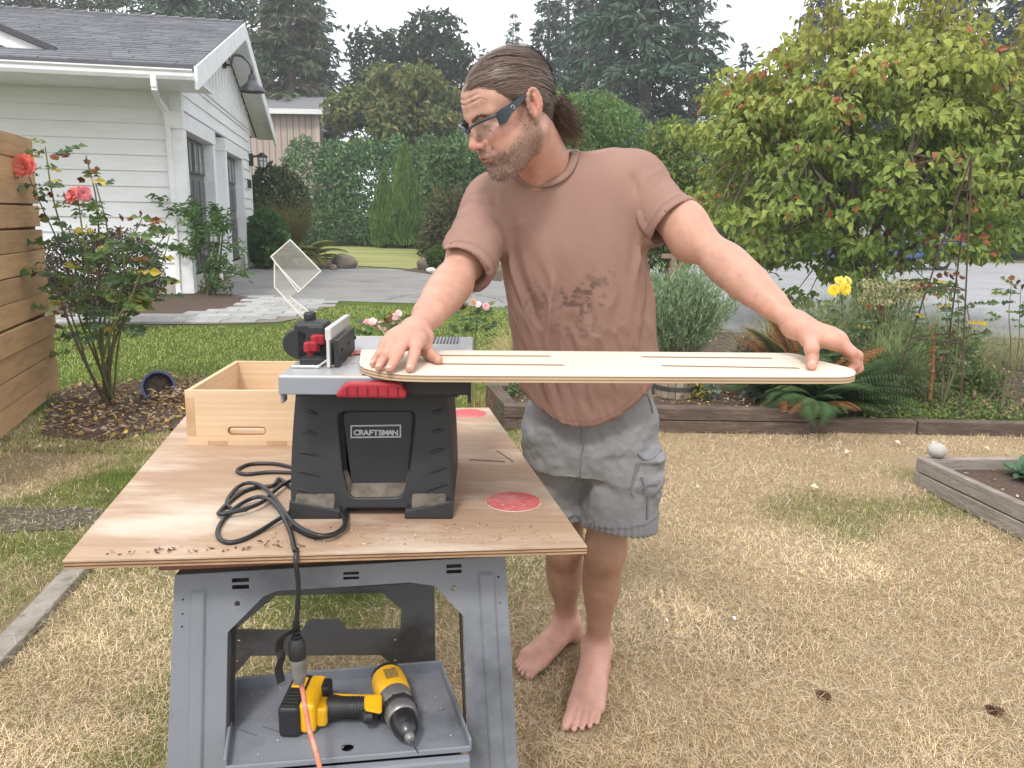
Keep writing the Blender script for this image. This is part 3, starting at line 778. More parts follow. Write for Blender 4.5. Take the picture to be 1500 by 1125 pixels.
def lantern():
    s0, z0 = on_front(366, 235); base = GP(min(s0, g_len - .15), .05, z0)
    t = empty('wall_lantern', base, 'small black caged lantern beside the far garage door', 'lamp'); pi = Matrix.Translation(-base)
    c = base + NA * .33
    for nm, mb, m in (('bracket', MB().box(base + NA * .02, (.1, .1, .34)).tube([base + Vector((0, 0, .08)), c + Vector((0, 0, .12))], .03, 8), M_DARK_METAL),
                      ('cap', MB().lathe([(.05, .2), (.14, .12), (.145, .06)], 14, Matrix.Translation(c)), M_DARK_METAL),
                      ('glass', MB().lathe([(.115, .06), (.115, -.12), (.07, -.2)], 14, Matrix.Translation(c)), material('lantern_glass', (.6, .62, .63), None, rough=.15)),
                      ):
        o = mb.build(nm, m, t, smooth=True); o.matrix_parent_inverse = pi
    mb = MB()
    for k in range(6):
        a = k * math.pi / 3; d = Vector((math.cos(a), math.sin(a), 0)) * .125
        mb.tube([c + d + Vector((0, 0, .06)), c + d + Vector((0, 0, -.13)), c + d * .5 + Vector((0, 0, -.23))], .01, 5)
    mb.tube([c + Vector((math.cos(k * .524), math.sin(k * .524), 0)) * .125 + Vector((0, 0, -.03)) for k in range(13)], .01, 5)
    o = mb.build('cage', M_DARK_METAL, t); o.matrix_parent_inverse = pi
lantern()

# =================================================================== NEIGHBOUR'S HOUSE
def neighbour():
    Y0 = 47.0
    def Q(x, y, dy=0): return atY(x, y, Y0 + dy)
    a = Q(310, 163); b = Q(466, 165); base = Vector((b.x, b.y, 0))
    t = empty('house', base, 'tan timber clad house with grey roof beyond the garage', 'house'); pi = Matrix.Translation(-base)
    M_T = material('tan_cladding', (.40, .325, .285), (.37, .30, .26), 1, rough=.8); M_T2 = material('tan_groove', (.22, .175, .15), None, rough=.9)
    ze = b.z; dep = 9.0
    X0, X1 = a.x, b.x
    def put(mb, n, m, par=t, **k):
        o = mb.build(n, m, par, **k); o.matrix_parent_inverse = pi; return o
    w = put(MB().hexa([(X0, Y0, 0), (X1, Y0, 0), (X1 - 1.2, Y0 + dep, 0), (X0, Y0 + dep, 0), (X0, Y0, ze), (X1, Y0, ze), (X1 - 1.2, Y0 + dep, ze), (X0, Y0 + dep, ze)]), 'wall', M_T)
    mb = MB(); x = X0
    while x < X1:
        mb.box((x, Y0 - .012, ze / 2), (.035, .03, ze)); x += .36
    put(mb, 'batten', M_T2, kind='stuff')
    # right gable end
    put(MB().box((X1 - .05, Y0 + .0, ze / 2), (.24, .16, ze)), 'corner_trim', material('tan_trim', (.47, .39, .34), None, rough=.8))
    zr = ze + 1.45; o_ = .5
    R0, R1 = X0 - .5, X1 + .55
    mb = MB(); mb.hexa([(R0, Y0 - o_, ze - .1), (R1, Y0 - o_, ze - .1), (R1 - .5, Y0 + dep / 2, zr), (R0, Y0 + dep / 2, zr), (R0, Y0 - o_, ze + .06), (R1, Y0 - o_, ze + .06), (R1 - .5, Y0 + dep / 2, zr + .16), (R0, Y0 + dep / 2, zr + .16)])
    mb.hexa([(R0, Y0 + dep / 2, zr), (R1 - .5, Y0 + dep / 2, zr), (R1 - 1, Y0 + dep + o_, ze - .1), (R0, Y0 + dep + o_, ze - .1), (R0, Y0 + dep / 2, zr + .15), (R1 - .5, Y0 + dep / 2, zr + .15), (R1 - 1, Y0 + dep + o_, ze + .05), (R0, Y0 + dep + o_, ze + .05)])
    put(mb, 'roof', material('house_shingle', (.19, .19, .2), (.14, .14, .15), 3, rough=.95, stretch=(1, 4, 4), bump=.3, bscale=6))
    put(MB().box(((R0 + R1) / 2, Y0 - o_ - .03, ze - .02), (R1 - R0, .12, .28)), 'gutter', material('house_gutter', (.62, .64, .64), None, rough=.5))
    mb = MB(); mb.beam((R1 + .03, Y0 - o_, ze - .12), (R1 - .47, Y0 + dep / 2, zr - .02), .1, .34); mb.beam((R1 - .97, Y0 + dep + o_, ze - .12), (R1 - .47, Y0 + dep / 2, zr - .02), .1, .34)
    put(mb, 'rake_board', material('house_rake', (.5, .5, .49), None, rough=.6))
    put(MB().add([(X1, Y0, ze), (X1 - 1.2, Y0 + dep, ze), (X1 - .55, Y0 + dep / 2, zr), (X1 - .3, Y0, ze), (X1 - 1.5, Y0 + dep, ze), (X1 - .85, Y0 + dep / 2, zr)], [(0, 1, 2), (3, 5, 4), (0, 3, 4, 1), (1, 4, 5, 2), (2, 5, 3, 0)]), 'gable', M_T)
    for dy in (2.6, 5.2):
        sx = X1 - 1.2 * dy / dep
        win = put(MB().box((sx + .03, Y0 + dy, ze - 1.5), (.12, 1.5, 1.7)), 'window', M_WHITE)
        MB().box((sx + .1, Y0 + dy, ze - 1.5), (.04, 1.2, 1.4)).build('pane', M_GLASSD, win)
neighbour()

# =================================================================== CEDAR FENCE
M_CEDAR = material('cedar', (.47, .29, .15), (.39, .23, .115), 3, rough=.7, objvar=.16, stretch=(1, 1, 6), wave=((1.5, 1.5, 26), .9, (.28, .16, .08), .5), bump=.15, bscale=40,
                   dirt=(.22, .13, .07), dirt_scale=4, dirt_amt=.35)
def fence():
    p1 = at(82, 583); p0 = at(0, 622); d = Vector((p1.x - p0.x, p1.y - p0.y, 0)).normalized()
    d = Vector((-.30, 1, 0)).normalized(); n = Vector((d.y, -d.x, 0))
    base = Vector((p1.x, p1.y, 0))
    t = empty('cedar_fence', base, 'orange cedar fence panel of horizontal boards at the frame edge', 'fence'); pi = Matrix.Translation(-base)
    ys = [(195, 226), (228, 250), (253, 284), (287, 320), (323, 357), (360, 394), (397, 433), (436, 470), (457, 489), (486, 521), (517, 553), (551, 585)]
    zt = 1.93; nB = 12; zz = .06; H = (zt - .06) / nB
    for k in range(nB):
        z0 = .05 + k * H; z1 = z0 + H - random.uniform(.005, .012)
        tilt = random.uniform(-.012, .012); ext = (.02, .05, .02, .06, .02, .03, .02, .04, .01, .03, .0, .02)[k]
        if k == 3: off = .03
        else: off = random.uniform(0, .01)
        e = base + n * off; f = base - d * 2.6 + n * off
        a0 = e + d * ext * .3
        mb = MB().hexa([f + Vector((0, 0, z0 - tilt)), f + n * .022 + Vector((0, 0, z0 - tilt)), a0 + n * .022 + Vector((0, 0, z0 + tilt)), a0 + Vector((0, 0, z0 + tilt)),
                        f + Vector((0, 0, z1 - tilt)), f + n * .022 + Vector((0, 0, z1 - tilt)), a0 + n * .022 + Vector((0, 0, z1 + tilt)), a0 + Vector((0, 0, z1 + tilt))])
        o = mb.build('board', M_CEDAR, t, bevel=.003); o.matrix_parent_inverse = pi
        if k < nB - 1:                                     # boards added behind the joints so the gaps stay dark
            e2 = base - n * .115 - d * .02; f2 = base - d * 2.6 - n * .115; zc_ = z1 + .005
            mb = MB().hexa([f2 + Vector((0, 0, zc_ - .06)), f2 + n * .02 + Vector((0, 0, zc_ - .06)), e2 + n * .02 + Vector((0, 0, zc_ - .06)), e2 + Vector((0, 0, zc_ - .06)), f2 + Vector((0, 0, zc_ + .06)), f2 + n * .02 + Vector((0, 0, zc_ + .06)), e2 + n * .02 + Vector((0, 0, zc_ + .06)), e2 + Vector((0, 0, zc_ + .06))])
            o = mb.build('gap_backing_board', M_CEDAR, t); o.matrix_parent_inverse = pi
    for s_ in (-.05, -1.3, -2.5):
        q = base + d * s_ - n * .055
        mb = MB().beam(q, q + Vector((0, 0, 1.9)), .09, .09, up=d)
        o = mb.build('post', material('fence_post', (.23, .13, .07), (.18, .1, .05), 6, rough=.8), t, bevel=.004); o.matrix_parent_inverse = pi
fence()

# =================================================================== TIMBER BEDS
M_TIMBER = material('dark_timber', (.125, .088, .065), (.08, .055, .042), 5, rough=.9, bump=.6, bscale=25, stretch=(1, 1, 5), wave=((2, 2, 30), .6, (.05, .036, .028), .6), dirt=(.2, .16, .12), dirt_scale=6, dirt_amt=.4, objvar=.12)
M_GREYWOOD = material('grey_timber', (.33, .295, .26), (.245, .215, .185), 5, rough=.9, bump=.6, bscale=30, stretch=(1.2, 1.2, 5), wave=((3, 3, 40), .8, (.14, .115, .095), .65), dirt=(.12, .10, .08), dirt_scale=7, dirt_amt=.4, objvar=.1)
def raised_bed(name, label, corners, mat, h, w, courses, skip=()):
    base = Vector((*corners[0][:2], 0)); t = empty(name, base, label, 'raised bed'); pi = Matrix.Translation(-base)
    n = len(corners); hh = h / courses
    for i in range(n):
        if i in skip: continue
        a, b = Vector((*corners[i][:2], 0)), Vector((*corners[(i + 1) % n][:2], 0)); d = (b - a).normalized()
        for c in range(courses):
            e = w / 2 if (i + c) % 2 else -w / 2
            z = hh * (c + .5); j = random.uniform(-.004, .004)
            s = Vector((-d.y, d.x, 0)) * j
            mb = MB().beam(a - d * e + s + Vector((0, 0, z)), b + d * e + s + Vector((0, 0, z)), w, hh - .006)
            o = mb.build('timber', mat, t, bevel=.005); o.matrix_parent_inverse = pi
    mb = MB(); mb.add([(p[0], p[1], h * .62) for p in corners], [tuple(range(n))])
    o = mb.build('soil', M_MULCH, t); o.matrix_parent_inverse = pi
    return t
BED = [at(748, 628), at(1172, 634), None, None]
_b2 = atY(1112, 563, 6.75); _b3 = at(722, 562, .175)
BED = [(BED[0].x, BED[0].y), (BED[1].x, BED[1].y), (at(1112, 563, .175).x + .12, at(1112, 563, .175).y), (_b3.x, _b3.y)]
raised_bed('raised_bed', 'low dark timber raised bed with bare soil behind the man', BED, M_TIMBER, .175, .10, 2)
c0 = at(1341, 712); c0t = at(1343, 674, .165)
d_long = (at(1500, 792) - c0); d_long.z = 0; d_long.normalize()
d_back = (at(1560, 706, .0) - at(1345, 704, 0)); d_back.z = 0; d_back.normalize()
RB = [(c0.x + .02, c0.y), (c0.x + d_long.x * 1.5, c0.y + d_long.y * 1.5), (c0.x + d_long.x * 1.5 + 2.2, c0.y + d_long.y * 1.5 + .1), (c0.x + 2.0, c0.y + .12)]
RB_T = raised_bed('raised_bed', 'weathered grey plank raised bed with a stone on its corner', RB, M_GREYWOOD, .165, .045, 2, skip=(1, 2))
# =================================================================== VEGETATION
def nrm(v): return v / np.maximum(np.linalg.norm(v, axis=-1, keepdims=True), 1e-9)
def leafset(P, A, N, L, W, fold=.25, droop=.3, rich=False):
    """leaves at P pointing along A with face normal about N -> V, F"""
    n = len(P); A = nrm(A); S = nrm(np.cross(A, N)); N = np.cross(S, A)
    L = np.broadcast_to(np.asarray(L, float).reshape(-1, 1), (n, 1)); W = np.broadcast_to(np.asarray(W, float).reshape(-1, 1), (n, 1))
    if not rich:
        V = np.stack([P, P + A * L * .45 + S * W / 2 + N * W * fold, P + A * L - N * L * droop, P + A * L * .45 - S * W / 2 + N * W * fold], 1)
        b = 4 * np.arange(n)[:, None]; F = np.concatenate([b + [[0, 1, 2]], b + [[0, 2, 3]]]); k = 4
    else:
        V = np.stack([P, P + A * L * .4 + S * W / 2 + N * W * fold, P + A * L * .42, P + A * L * .4 - S * W / 2 + N * W * fold, P + A * L * .93 - N * L * droop], 1)
        b = 5 * np.arange(n)[:, None]; F = np.concatenate([b + [[0, 1, 2]], b + [[0, 2, 3]], b + [[1, 4, 2]], b + [[2, 4, 3]]]); k = 5
    if rich == 2:                                          # fuller heart-shaped blade, drooping along its midrib
        q = lambda u, s, z: P + A * L * u + S * W * s + N * (W * z - L * droop * u * u)
        V = np.stack([P, q(.22, .46, fold), q(.22, 0, 0), q(.22, -.46, fold), q(.62, .36, fold), q(.62, 0, 0), q(.62, -.36, fold), q(1.0, 0, 0)], 1)
        b = 8 * np.arange(n)[:, None]; F = np.concatenate([b + [t_] for t_ in ([0, 1, 2], [0, 2, 3], [1, 4, 5], [1, 5, 2], [2, 5, 6], [2, 6, 3], [4, 7, 5], [5, 7, 6])]); k = 8
    return V.reshape(-1, 3), F, k
def leaf_obj(name, P, A, N, L, W, C, mat, parent, rich=False, **k):
    V, F, m = leafset(P, A, N, L, W, rich=rich, **k)
    return np_obj(name, V, F, mat, parent, C=np.repeat(C[:, None], m, 1).reshape(-1, 3))
def pick(cols, n, var=.35, w=None):
    cols = np.array(cols, float); i = RNG.choice(len(cols), n, p=w)
    return cols[i] * (1 - var / 2 + var * RNG.random((n, 1)))
def rdir(n): return nrm(RNG.normal(size=(n, 3)))
def lobes(ells, n, depth=.3, lump=.3, seed=0, zmin=.0):
    """points in the outer part of a cluster of ellipsoids, with outward normals"""
    ar = np.array([r[0] * r[1] + r[1] * r[2] + r[0] * r[2] for c, r in ells]); ar = ar / ar.sum()
    P, Nn = [], []
    for (c, r), a in zip(ells, ar):
        m = int(n * a * 1.6); d = rdir(m); r = np.array(r)
        f = 1 - depth * RNG.random(m) ** 1.5
        f = f * (1 + lump * (fbm(d * 2.6 + np.array(c) * .7 + seed, 3) - .5) * 2)
        p = np.array(c) + d * r * f[:, None]
        ok = p[:, 2] > zmin
        for c2, r2 in ells:
            if c2 is c: continue
            ok &= (((p - np.array(c2)) / np.array(r2)) ** 2).sum(1) > .55
        P.append(p[ok]); Nn.append(nrm(d[ok] / r))
    P = np.concatenate(P); Nn = np.concatenate(Nn); i = RNG.permutation(len(P))[:n]
    return P[i], Nn[i]
def own(o, t): o.matrix_parent_inverse = Matrix.Translation(-Vector(t.location)); return o
def shrub(name, label, cat, ells, n, L, wr, cols, mat=None, up=.4, depth=.35, lump=.3, group=None, stems=5, rich=False, w=None, droop=.2, var=.5, seed=0):
    c = np.mean([e[0] for e in ells], 0); zb = max(0, min(e[0][2] - e[1][2] for e in ells))
    base = Vector((c[0], c[1], 0)); t = empty(name, base, label, cat, group)
    P, N = lobes(ells, n, depth, lump, seed); m = len(P)
    A = nrm(N * .6 + rdir(m) * .75 + np.array([0, 0, up])); Nn = nrm(N + rdir(m) * .5 + np.array([0, 0, .4]))
    LL = L[0] + (L[1] - L[0]) * RNG.random(m)
    own(leaf_obj('foliage', P, A, Nn, LL, LL * wr, pick(cols, m, var, w), mat or M_LEAF, t, rich, droop=droop), t)
    if stems:
        mb = MB()
        for k in range(stems):
            e = ells[k % len(ells)]; q = Vector(e[0]) + Vector((random.uniform(-.4, .4) * e[1][0], random.uniform(-.4, .4) * e[1][1], random.uniform(0, .5) * e[1][2]))
            b0 = base + Vector((random.uniform(-.1, .1), random.uniform(-.1, .1), 0)) * max(1, e[1][0])
            r = .03 * max(.4, e[1][0])
            mb.tube([b0, b0 * .5 + q * .5 + Vector((random.uniform(-.1, .1), 0, 0)), q], [r, r * .7, r * .3], 6)
        own(mb.build('stem', M_BARK, t), t)
    return t

def conifer(cx, ytop, hw, Y, label, cols, dens=1.0, droop=.35, lowz=1.5, group='tall conifers behind the gardens', seed=0):
    rg = np.random.default_rng(100 + seed)
    tip = atY(cx, ytop, Y); H = tip.z; Rm = hw * Y / FPX
    base = Vector((tip.x, Y, 0)); t = empty('conifer_tree', base, label, 'tree', group)
    own(MB().tube([base, base + Vector((0, 0, H * .5)), base + Vector((0, 0, H * .97))], [.018 * H + .1, .012 * H, .02], 8).build('trunk', M_BARK, t), t)
    lev = int(H / .42); Ps, As, Ls, Cs = [], [], [], []
    cols = np.array(cols)
    mb = MB()
    for i in range(lev):
        z = lowz + (H - lowz) * (i + rg.random()) / lev; u = (z - lowz) / (H - lowz)
        nb = 6 if u < .8 else 5
        for b in range(nb):
            az = rg.random() * 6.283; l = Rm * ((1 - u) ** .8 * .95 + .05) * (.65 + .5 * rg.random())
            m = max(5, int(l * 15 * dens)); tt = .12 + .88 * rg.random(m) ** .7
            d = np.array([math.cos(az), math.sin(az), 0]); sd = np.array([-d[1], d[0], 0])
            rise = .15 + .25 * u
            zz = z + l * tt * rise - droop * l * tt ** 2
            lat = (rg.random(m) - .5) * .55 * l * (1.1 - tt)
            p = np.array([base.x, base.y, 0]) + d * (tt * l)[:, None] + sd * lat[:, None] + np.array([0, 0, 1]) * (zz - .15 * rg.random(m))[:, None]
            a = d * .6 + sd * (np.sign(lat) * .7)[:, None] + np.array([0, 0, -.55]) * rg.random((m, 1)) + rg.normal(size=(m, 3)) * .3
            Ps.append(p); As.append(a); Ls.append(.26 + .36 * rg.random(m) * min(1, l))
            c = cols[rg.integers(0, len(cols))] * (.75 + .5 * rg.random((m, 1))); Cs.append(c)
            if rg.random() < .35:
                q = base + Vector((0, 0, z)); mb.tube([q, q + Vector(d * l * .6) + Vector((0, 0, l * .6 * rise - droop * l * .36)), q + Vector(d * l * .95) + Vector((0, 0, l * .95 * rise - droop * l * .9))], [.05, .03, .01], 4, cap=False)
    P = np.concatenate(Ps); A = np.concatenate(As); L = np.concatenate(Ls); n = len(P)
    N = nrm(rg.normal(size=(n, 3)) * .6 + np.array([0, 0, 1.0]))
    own(leaf_obj('crown', P, A, N, L * 1.35, L * .40, np.concatenate(Cs), M_LEAF_MATT, t, droop=.25, fold=-.1), t)
    own(mb.build('branch', M_BARK, t, kind='stuff'), t)
    return t
FIR = [(.072, .118, .075), (.056, .098, .063), (.088, .128, .086)]
FIR_B = [(.105, .138, .078), (.14, .135, .09), (.07, .11, .068)]
SPR = [(.07, .112, .082), (.055, .09, .066), (.084, .125, .095)]
CONS = [(-60, -130, 130, 50, 'dark conifer at the far left above the garage roof', FIR), (40, -70, 80, 55, 'thin gappy conifer above the left of the garage roof ridge', FIR_B),
        (140, -60, 95, 53, 'conifer with brownish lower sprays above the middle of the roof ridge', FIR_B), (235, -130, 100, 50, 'tall conifer above the right half of the roof ridge', FIR),
        (320, -80, 90, 56, 'conifer rising behind the barn lamp', FIR), (415, -150, 92, 52, 'broad tall conifer behind the tan house', FIR_B), (455, -40, 60, 60, 'slimmer conifer right of the tan house, beside the sky gap', FIR),
        (752, 18, 42, 66, 'small slender pale conifer right of the sky gap over the man', SPR), (806, -50, 62, 60, 'conifer directly behind the head of the man', SPR),
        (872, -110, 80, 56, 'tall conifer between the man and the great spruce', SPR), (965, -260, 165, 46, 'great dark spruce with wide drooping limbs', FIR), (1095, 60, 55, 52, 'low conifer at the right foot of the great spruce', SPR),
        (1216, -70, 95, 60, 'pale pointed conifer standing alone in the sky above the dogwood', SPR), (1425, -170, 120, 44, 'dark conifer above the right part of the dogwood', FIR), (1530, -140, 110, 48, 'dark conifer cut by the right frame edge', FIR)]
CONS += [(-10, -200, 150, 68, 'far conifer behind the roof, filling the left corner', SPR), (100, -170, 140, 70, 'far conifer behind the roof, between the gappy ones', FIR), (200, -190, 140, 66, 'far conifer behind the roof, above the gutter end', SPR),
         (290, -180, 130, 68, 'far conifer behind the gable of the garage', FIR_B), (375, -200, 120, 64, 'far tall conifer left of the tan house', FIR), (440, -120, 100, 70, 'far conifer right behind the roof of the tan house', SPR),
         (835, -90, 110, 72, 'far conifer filling in behind the head of the man', FIR), (905, -160, 110, 68, 'far conifer left of the great spruce', SPR), (1030, -120, 90, 62, 'far conifer right of the great spruce', FIR)]
for i, (cx, yt, hw, Y, lb, cl) in enumerate(CONS):
    conifer(cx, yt, hw, Y, lb, cl, seed=i, dens=.95 if i in (10, 13, 14, 5) else (.7 if i < 15 else .5), droop=.5 if i == 10 else .35)

def broadleaf(name, label, cx, ytop, ybot, hw, Y, n, L, wr, cols, trunk_r=.2, nclump=40, group=None, mat=None, w=None, seed=0, zlow=None):
    rg = np.random.default_rng(500 + seed)
    top = atY(cx, ytop, Y); bot = atY(cx, ybot, Y); zc = (top.z + bot.z) / 2; rz = (top.z - bot.z) / 2; rx = hw * Y / FPX
    base = Vector((top.x, Y, 0)); t = empty(name, base, label, 'tree', group)
    ells = []
    mb = MB()
    mb.tube([base, base + Vector((.05, 0, bot.z * .6)), base + Vector((0, 0, zc))], [trunk_r, trunk_r * .8, trunk_r * .5], 8)
    own(mb.build('trunk', M_BARK, t), t); mb = MB()
    for k in range(nclump):
        d = nrm(rg.normal(size=3)); f = .45 + .5 * rg.random()
        c = np.array([top.x, Y, zc]) + d * np.array([rx, rx * .8, rz]) * f
        r = (.22 + .2 * rg.random()) * min(rx, rz) * np.array([1.15, 1.15, .75])
        ells.append((c, r))
        if k % 2 == 0:
            q0 = base + Vector((0, 0, max(.3, bot.z * .8) + rg.random() * (zc - bot.z))); q = Vector(c)
            mb.tube([q0, q0 * .5 + q * .5 + Vector((0, 0, -.05 * rz)), q], [trunk_r * .4, trunk_r * .25, trunk_r * .08], 5, cap=False)
    own(mb.build('limb', M_BARK, t, kind='stuff'), t)
    P, N = lobes(ells, n, .7, .35, seed); m = len(P)
    A = nrm(N * .5 + rdir(m) * .8 + np.array([0, 0, -.15])); Nn = nrm(N * .6 + rdir(m) * .5 + np.array([0, 0, .7]))
    LL = L[0] + (L[1] - L[0]) * RNG.random(m)
    own(leaf_obj('crown', P, A, Nn, LL, LL * wr, pick(cols, m, .5, w), mat or M_LEAF, t), t)
    return t
broadleaf('oak_tree', 'dark rounded broadleaf tree behind the yellowish maple, against the sky', 610, 12, 210, 85, 56, 9000, (.3, .55), .6, [(.075, .11, .065), (.06, .09, .055)], .4, 46, seed=1)
broadleaf('maple_tree', 'yellow green maple behind the clipped hedge, left of the man', 598, 100, 260, 105, 46, 9000, (.28, .5), .65, [(.16, .20, .06), (.125, .17, .06), (.22, .22, .07)], .3, 44, seed=2)
broadleaf('small_tree', 'bright green bushy tree showing behind the neck of the man', 850, 128, 330, 90, 24, 9000, (.12, .2), .5, [(.14, .24, .07), (.10, .19, .05), (.18, .27, .09)], .1, 40, seed=3)
broadleaf('small_tree', 'yellow green young tree behind the shoulder of the man', 985, 178, 400, 85, 19, 8000, (.10, .17), .6, [(.15, .22, .05), (.22, .25, .06), (.10, .17, .045)], .08, 38, seed=4)
broadleaf('broadleaf_tree', 'dark broadleaf tree filling the gap beneath the conifers on the right', 1330, 90, 330, 130, 38, 8000, (.22, .4), .6, [(.06, .095, .05), (.045, .075, .04)], .3, 40, seed=5)

# laurel hedge, thujas and the shrubs round the far lawn
def hedge_ells(px0, px1, ytop, ybot, Y, k, ry=1.6, jit=.35):
    out = []
    for i in range(k):
        x = px0 + (px1 - px0) * (i + .5) / k; a = atY(x, ytop + random.uniform(-8, 8), Y); b = atY(x, ybot, Y)
        z0 = 0; h = a.z - z0; rx = abs(px1 - px0) / k * Y / FPX * .75
        out.append((np.array([a.x, Y + random.uniform(-jit, jit), h * .46]), np.array([rx, ry, h * .54])))
        out.append((np.array([a.x + random.uniform(-.4, .4), Y - .3, h * .22]), np.array([rx * 1.05, ry, h * .3])))
    return out
shrub('laurel_hedge', 'tall glossy dark green laurel hedge beyond the far lawn', 'hedge', hedge_ells(425, 740, 203, 352, 40, 7, 1.8), 26000, (.16, .30), .42, [(.09, .185, .06), (.065, .145, .05), (.125, .23, .08)], M_GLOSSY_LEAF, up=.2, depth=.3, lump=.12, stems=8)
def thuja(cx, yt, yb, hw, Y, label, seed):
    top = atY(cx, yt, Y); H = top.z; rx = hw * Y / FPX
    base = Vector((top.x, Y, 0)); t = empty('thuja', base, label, 'conifer shrub', 'pointed thujas before the laurel hedge')
    n = 7000; u = RNG.random(n) ** 1.1; az = RNG.random(n) * 6.283
    prof = np.where(u < .25, .8 + .2 * u / .25, 1 - ((u - .25) / .75) ** 1.35)
    r = rx * prof * (1 - .25 * RNG.random(n) ** 2) * (.88 + .24 * vnoise(np.stack([np.cos(az) * 2 + seed, np.sin(az) * 2, u * 9], -1)))
    P = np.stack([base.x + r * np.cos(az), base.y + r * np.sin(az), .1 + u * H * .98], -1)
    N = np.stack([np.cos(az), np.sin(az), az * 0 + .3], -1)
    A = nrm(N * .35 + rdir(n) * .35 + [0, 0, 1.0]); L = .22 + .2 * RNG.random(n)
    own(leaf_obj('foliage', P, A, N, L, L * .35, pick([(.11, .20, .04), (.085, .165, .036), (.14, .23, .055)], n, .5), M_LEAF_MATT, t), t)
    own(MB().tube([base, base + Vector((0, 0, H * .6))], [.12, .04], 6).build('trunk', M_BARK, t), t)
thuja(592, 220, 360, 27, 37.2, 'taller pointed thuja before the laurel hedge', 1)
thuja(562, 262, 358, 19, 37.0, 'shorter pointed thuja left of its taller neighbour', 5)
shrub('tall_shrub', 'fresh green tall shrub right of the thujas, beside the sleeve of the man', 'shrub', hedge_ells(630, 760, 205, 352, 33, 4, 1.5), 9000, (.2, .34), .5, [(.10, .18, .06), (.075, .145, .05), (.14, .21, .075)], M_LEAF, depth=.45, lump=.25)
shrub('rhododendron', 'olive brown green rhododendron low in front of the tall shrub', 'shrub', hedge_ells(632, 700, 282, 365, 29, 3, 1.1), 5000, (.16, .28), .4, [(.11, .13, .05), (.085, .11, .04), (.15, .14, .06)], M_LEAF, depth=.4, lump=.3)
def boxwood():
    c = at(652, 398); base = Vector((c.x, c.y, 0)); Y = c.y
    h = atY(650, 352, Y).z
    shrub('boxwood', 'clipped rounded boxwood beside the driveway, left of the man', 'shrub', [(np.array([c.x + .25, Y + .1, h * .42]), np.array([.78, .6, h * .42])), (np.array([c.x + .5, Y + .5, h * .62]), np.array([.7, .6, h * .40]))], 6500, (.06, .11), .6,
          [(.075, .14, .03), (.06, .115, .028), (.10, .15, .035)], M_LEAF, depth=.12, lump=.06)
boxwood()
def px_ell(cx, cy, rx, ry, Y, dep=None):
    p = atY(cx, cy, Y); k = Y / FPX
    return (np.array([p.x, Y, p.z]), np.array([rx * k, (dep or rx * k * .8), ry * k]))
shrub('camellia', 'large rounded dark shrub with dull leaves right of the garage', 'shrub', [px_ell(402, 290, 40, 44, 25), px_ell(420, 300, 32, 44, 25.5), px_ell(395, 320, 36, 50, 24.8)], 5000, (.12, .2), .5, [(.07, .12, .05), (.10, .14, .06), (.05, .09, .04), (.16, .16, .06)], M_GLOSSY_LEAF, depth=.3, lump=.2)
shrub('hydrangea', 'fresh green hydrangea with faded pink heads at the garage corner', 'shrub', [px_ell(388, 350, 26, 36, 21.5), px_ell(400, 365, 22, 28, 21.2)], 1600, (.16, .26), .7, [(.07, .16, .04), (.09, .19, .05)], M_LEAF, rich=True, depth=.4)

# blade clumps and ferns
def clump(name, label, base, n, h, spread, cols, cat='ornamental grass', group=None, width=.006, lean=.5, curl=.5, r0=.05, mat=None, seg=4):
    base = Vector(base); t = empty(name, base, label, cat, group)
    a = RNG.random(n) * 6.283; r = r0 * np.sqrt(RNG.random(n))
    pos = np.stack([base.x + np.cos(a) * r, base.y + np.sin(a) * r, np.full(n, base.z)], -1)
    o = blades('blade_tuft', pos, h * (.5 + .5 * RNG.random(n)), np.full(n, width), pick(cols, n, .5), lean * RNG.random(n) * spread, mat or M_LEAF_MATT, curl * spread * .6, parent=t, kind=None, seg=seg)
    own(o, t); return t
def fern(name, label, base, nf, L, cols, group=None, up=1.0, cat='fern', brown=0, seed=0):
    rg = random.Random(seed); base = Vector(base); t = empty(name, base, label, cat, group)
    for f in range(nf):
        az = rg.uniform(0, 6.283); ln = L * rg.uniform(.7, 1.1); el = rg.uniform(.7, 1.25) * up
        d = Vector((math.cos(az), math.sin(az), 0)); pts = []
        p = base.copy() + d * .02; a = el
        for k in range(13):
            pts.append(p.copy()); p = p + (d * math.cos(a) + Vector((0, 0, math.sin(a)))) * ln / 12; a -= .13 / max(.4, up)
        br = f < brown
        P, A, N, Ls, C = [], [], [], [], []
        for k in range(2, 13):
            tg = (pts[k] - pts[k - 1]).normalized(); sd = tg.cross(Vector((0, 0, 1))).normalized()
            for j in range(3):
                q = pts[k - 1].lerp(pts[k], j / 3)
                for s in (-1, 1):
                    P.append(q); A.append(sd * s + tg * .35 - Vector((0, 0, .15))); N.append(sd.cross(tg) * (1 if True else 1) + Vector((0, 0, .3)))
                    Ls.append(ln * .2 * math.sin(math.pi * min(1, (k + j / 3) / 13.5)) ** .8 + .004)
        n = len(P); Ls = np.array(Ls)
        col = pick([(.28, .13, .05), (.22, .1, .04)] if br else cols, 1, .3).repeat(n, 0) * (.8 + .4 * RNG.random((n, 1)))
        own(leaf_obj('frond', np.array(P), np.array(A), np.array(N), Ls, Ls * .13 + .002, col, M_LEAF_MATT, t, droop=.15, fold=.1), t)
    return t
pf = at(440, 392)
fern('fern', 'yellow green fern right of the hydrangea beside the driveway', (pf.x, pf.y - .1, 0), 34, 1.6, [(.16, .20, .05), (.2, .22, .07)], seed=3)
pg = at(418, 388)
clump('ornamental_grass', 'olive plume grass between the hydrangea and the camellia', (pg.x, pg.y + .5, 0), 900, 2.3, .8, [(.22, .2, .08), (.17, .18, .07)], width=.03, lean=.45)
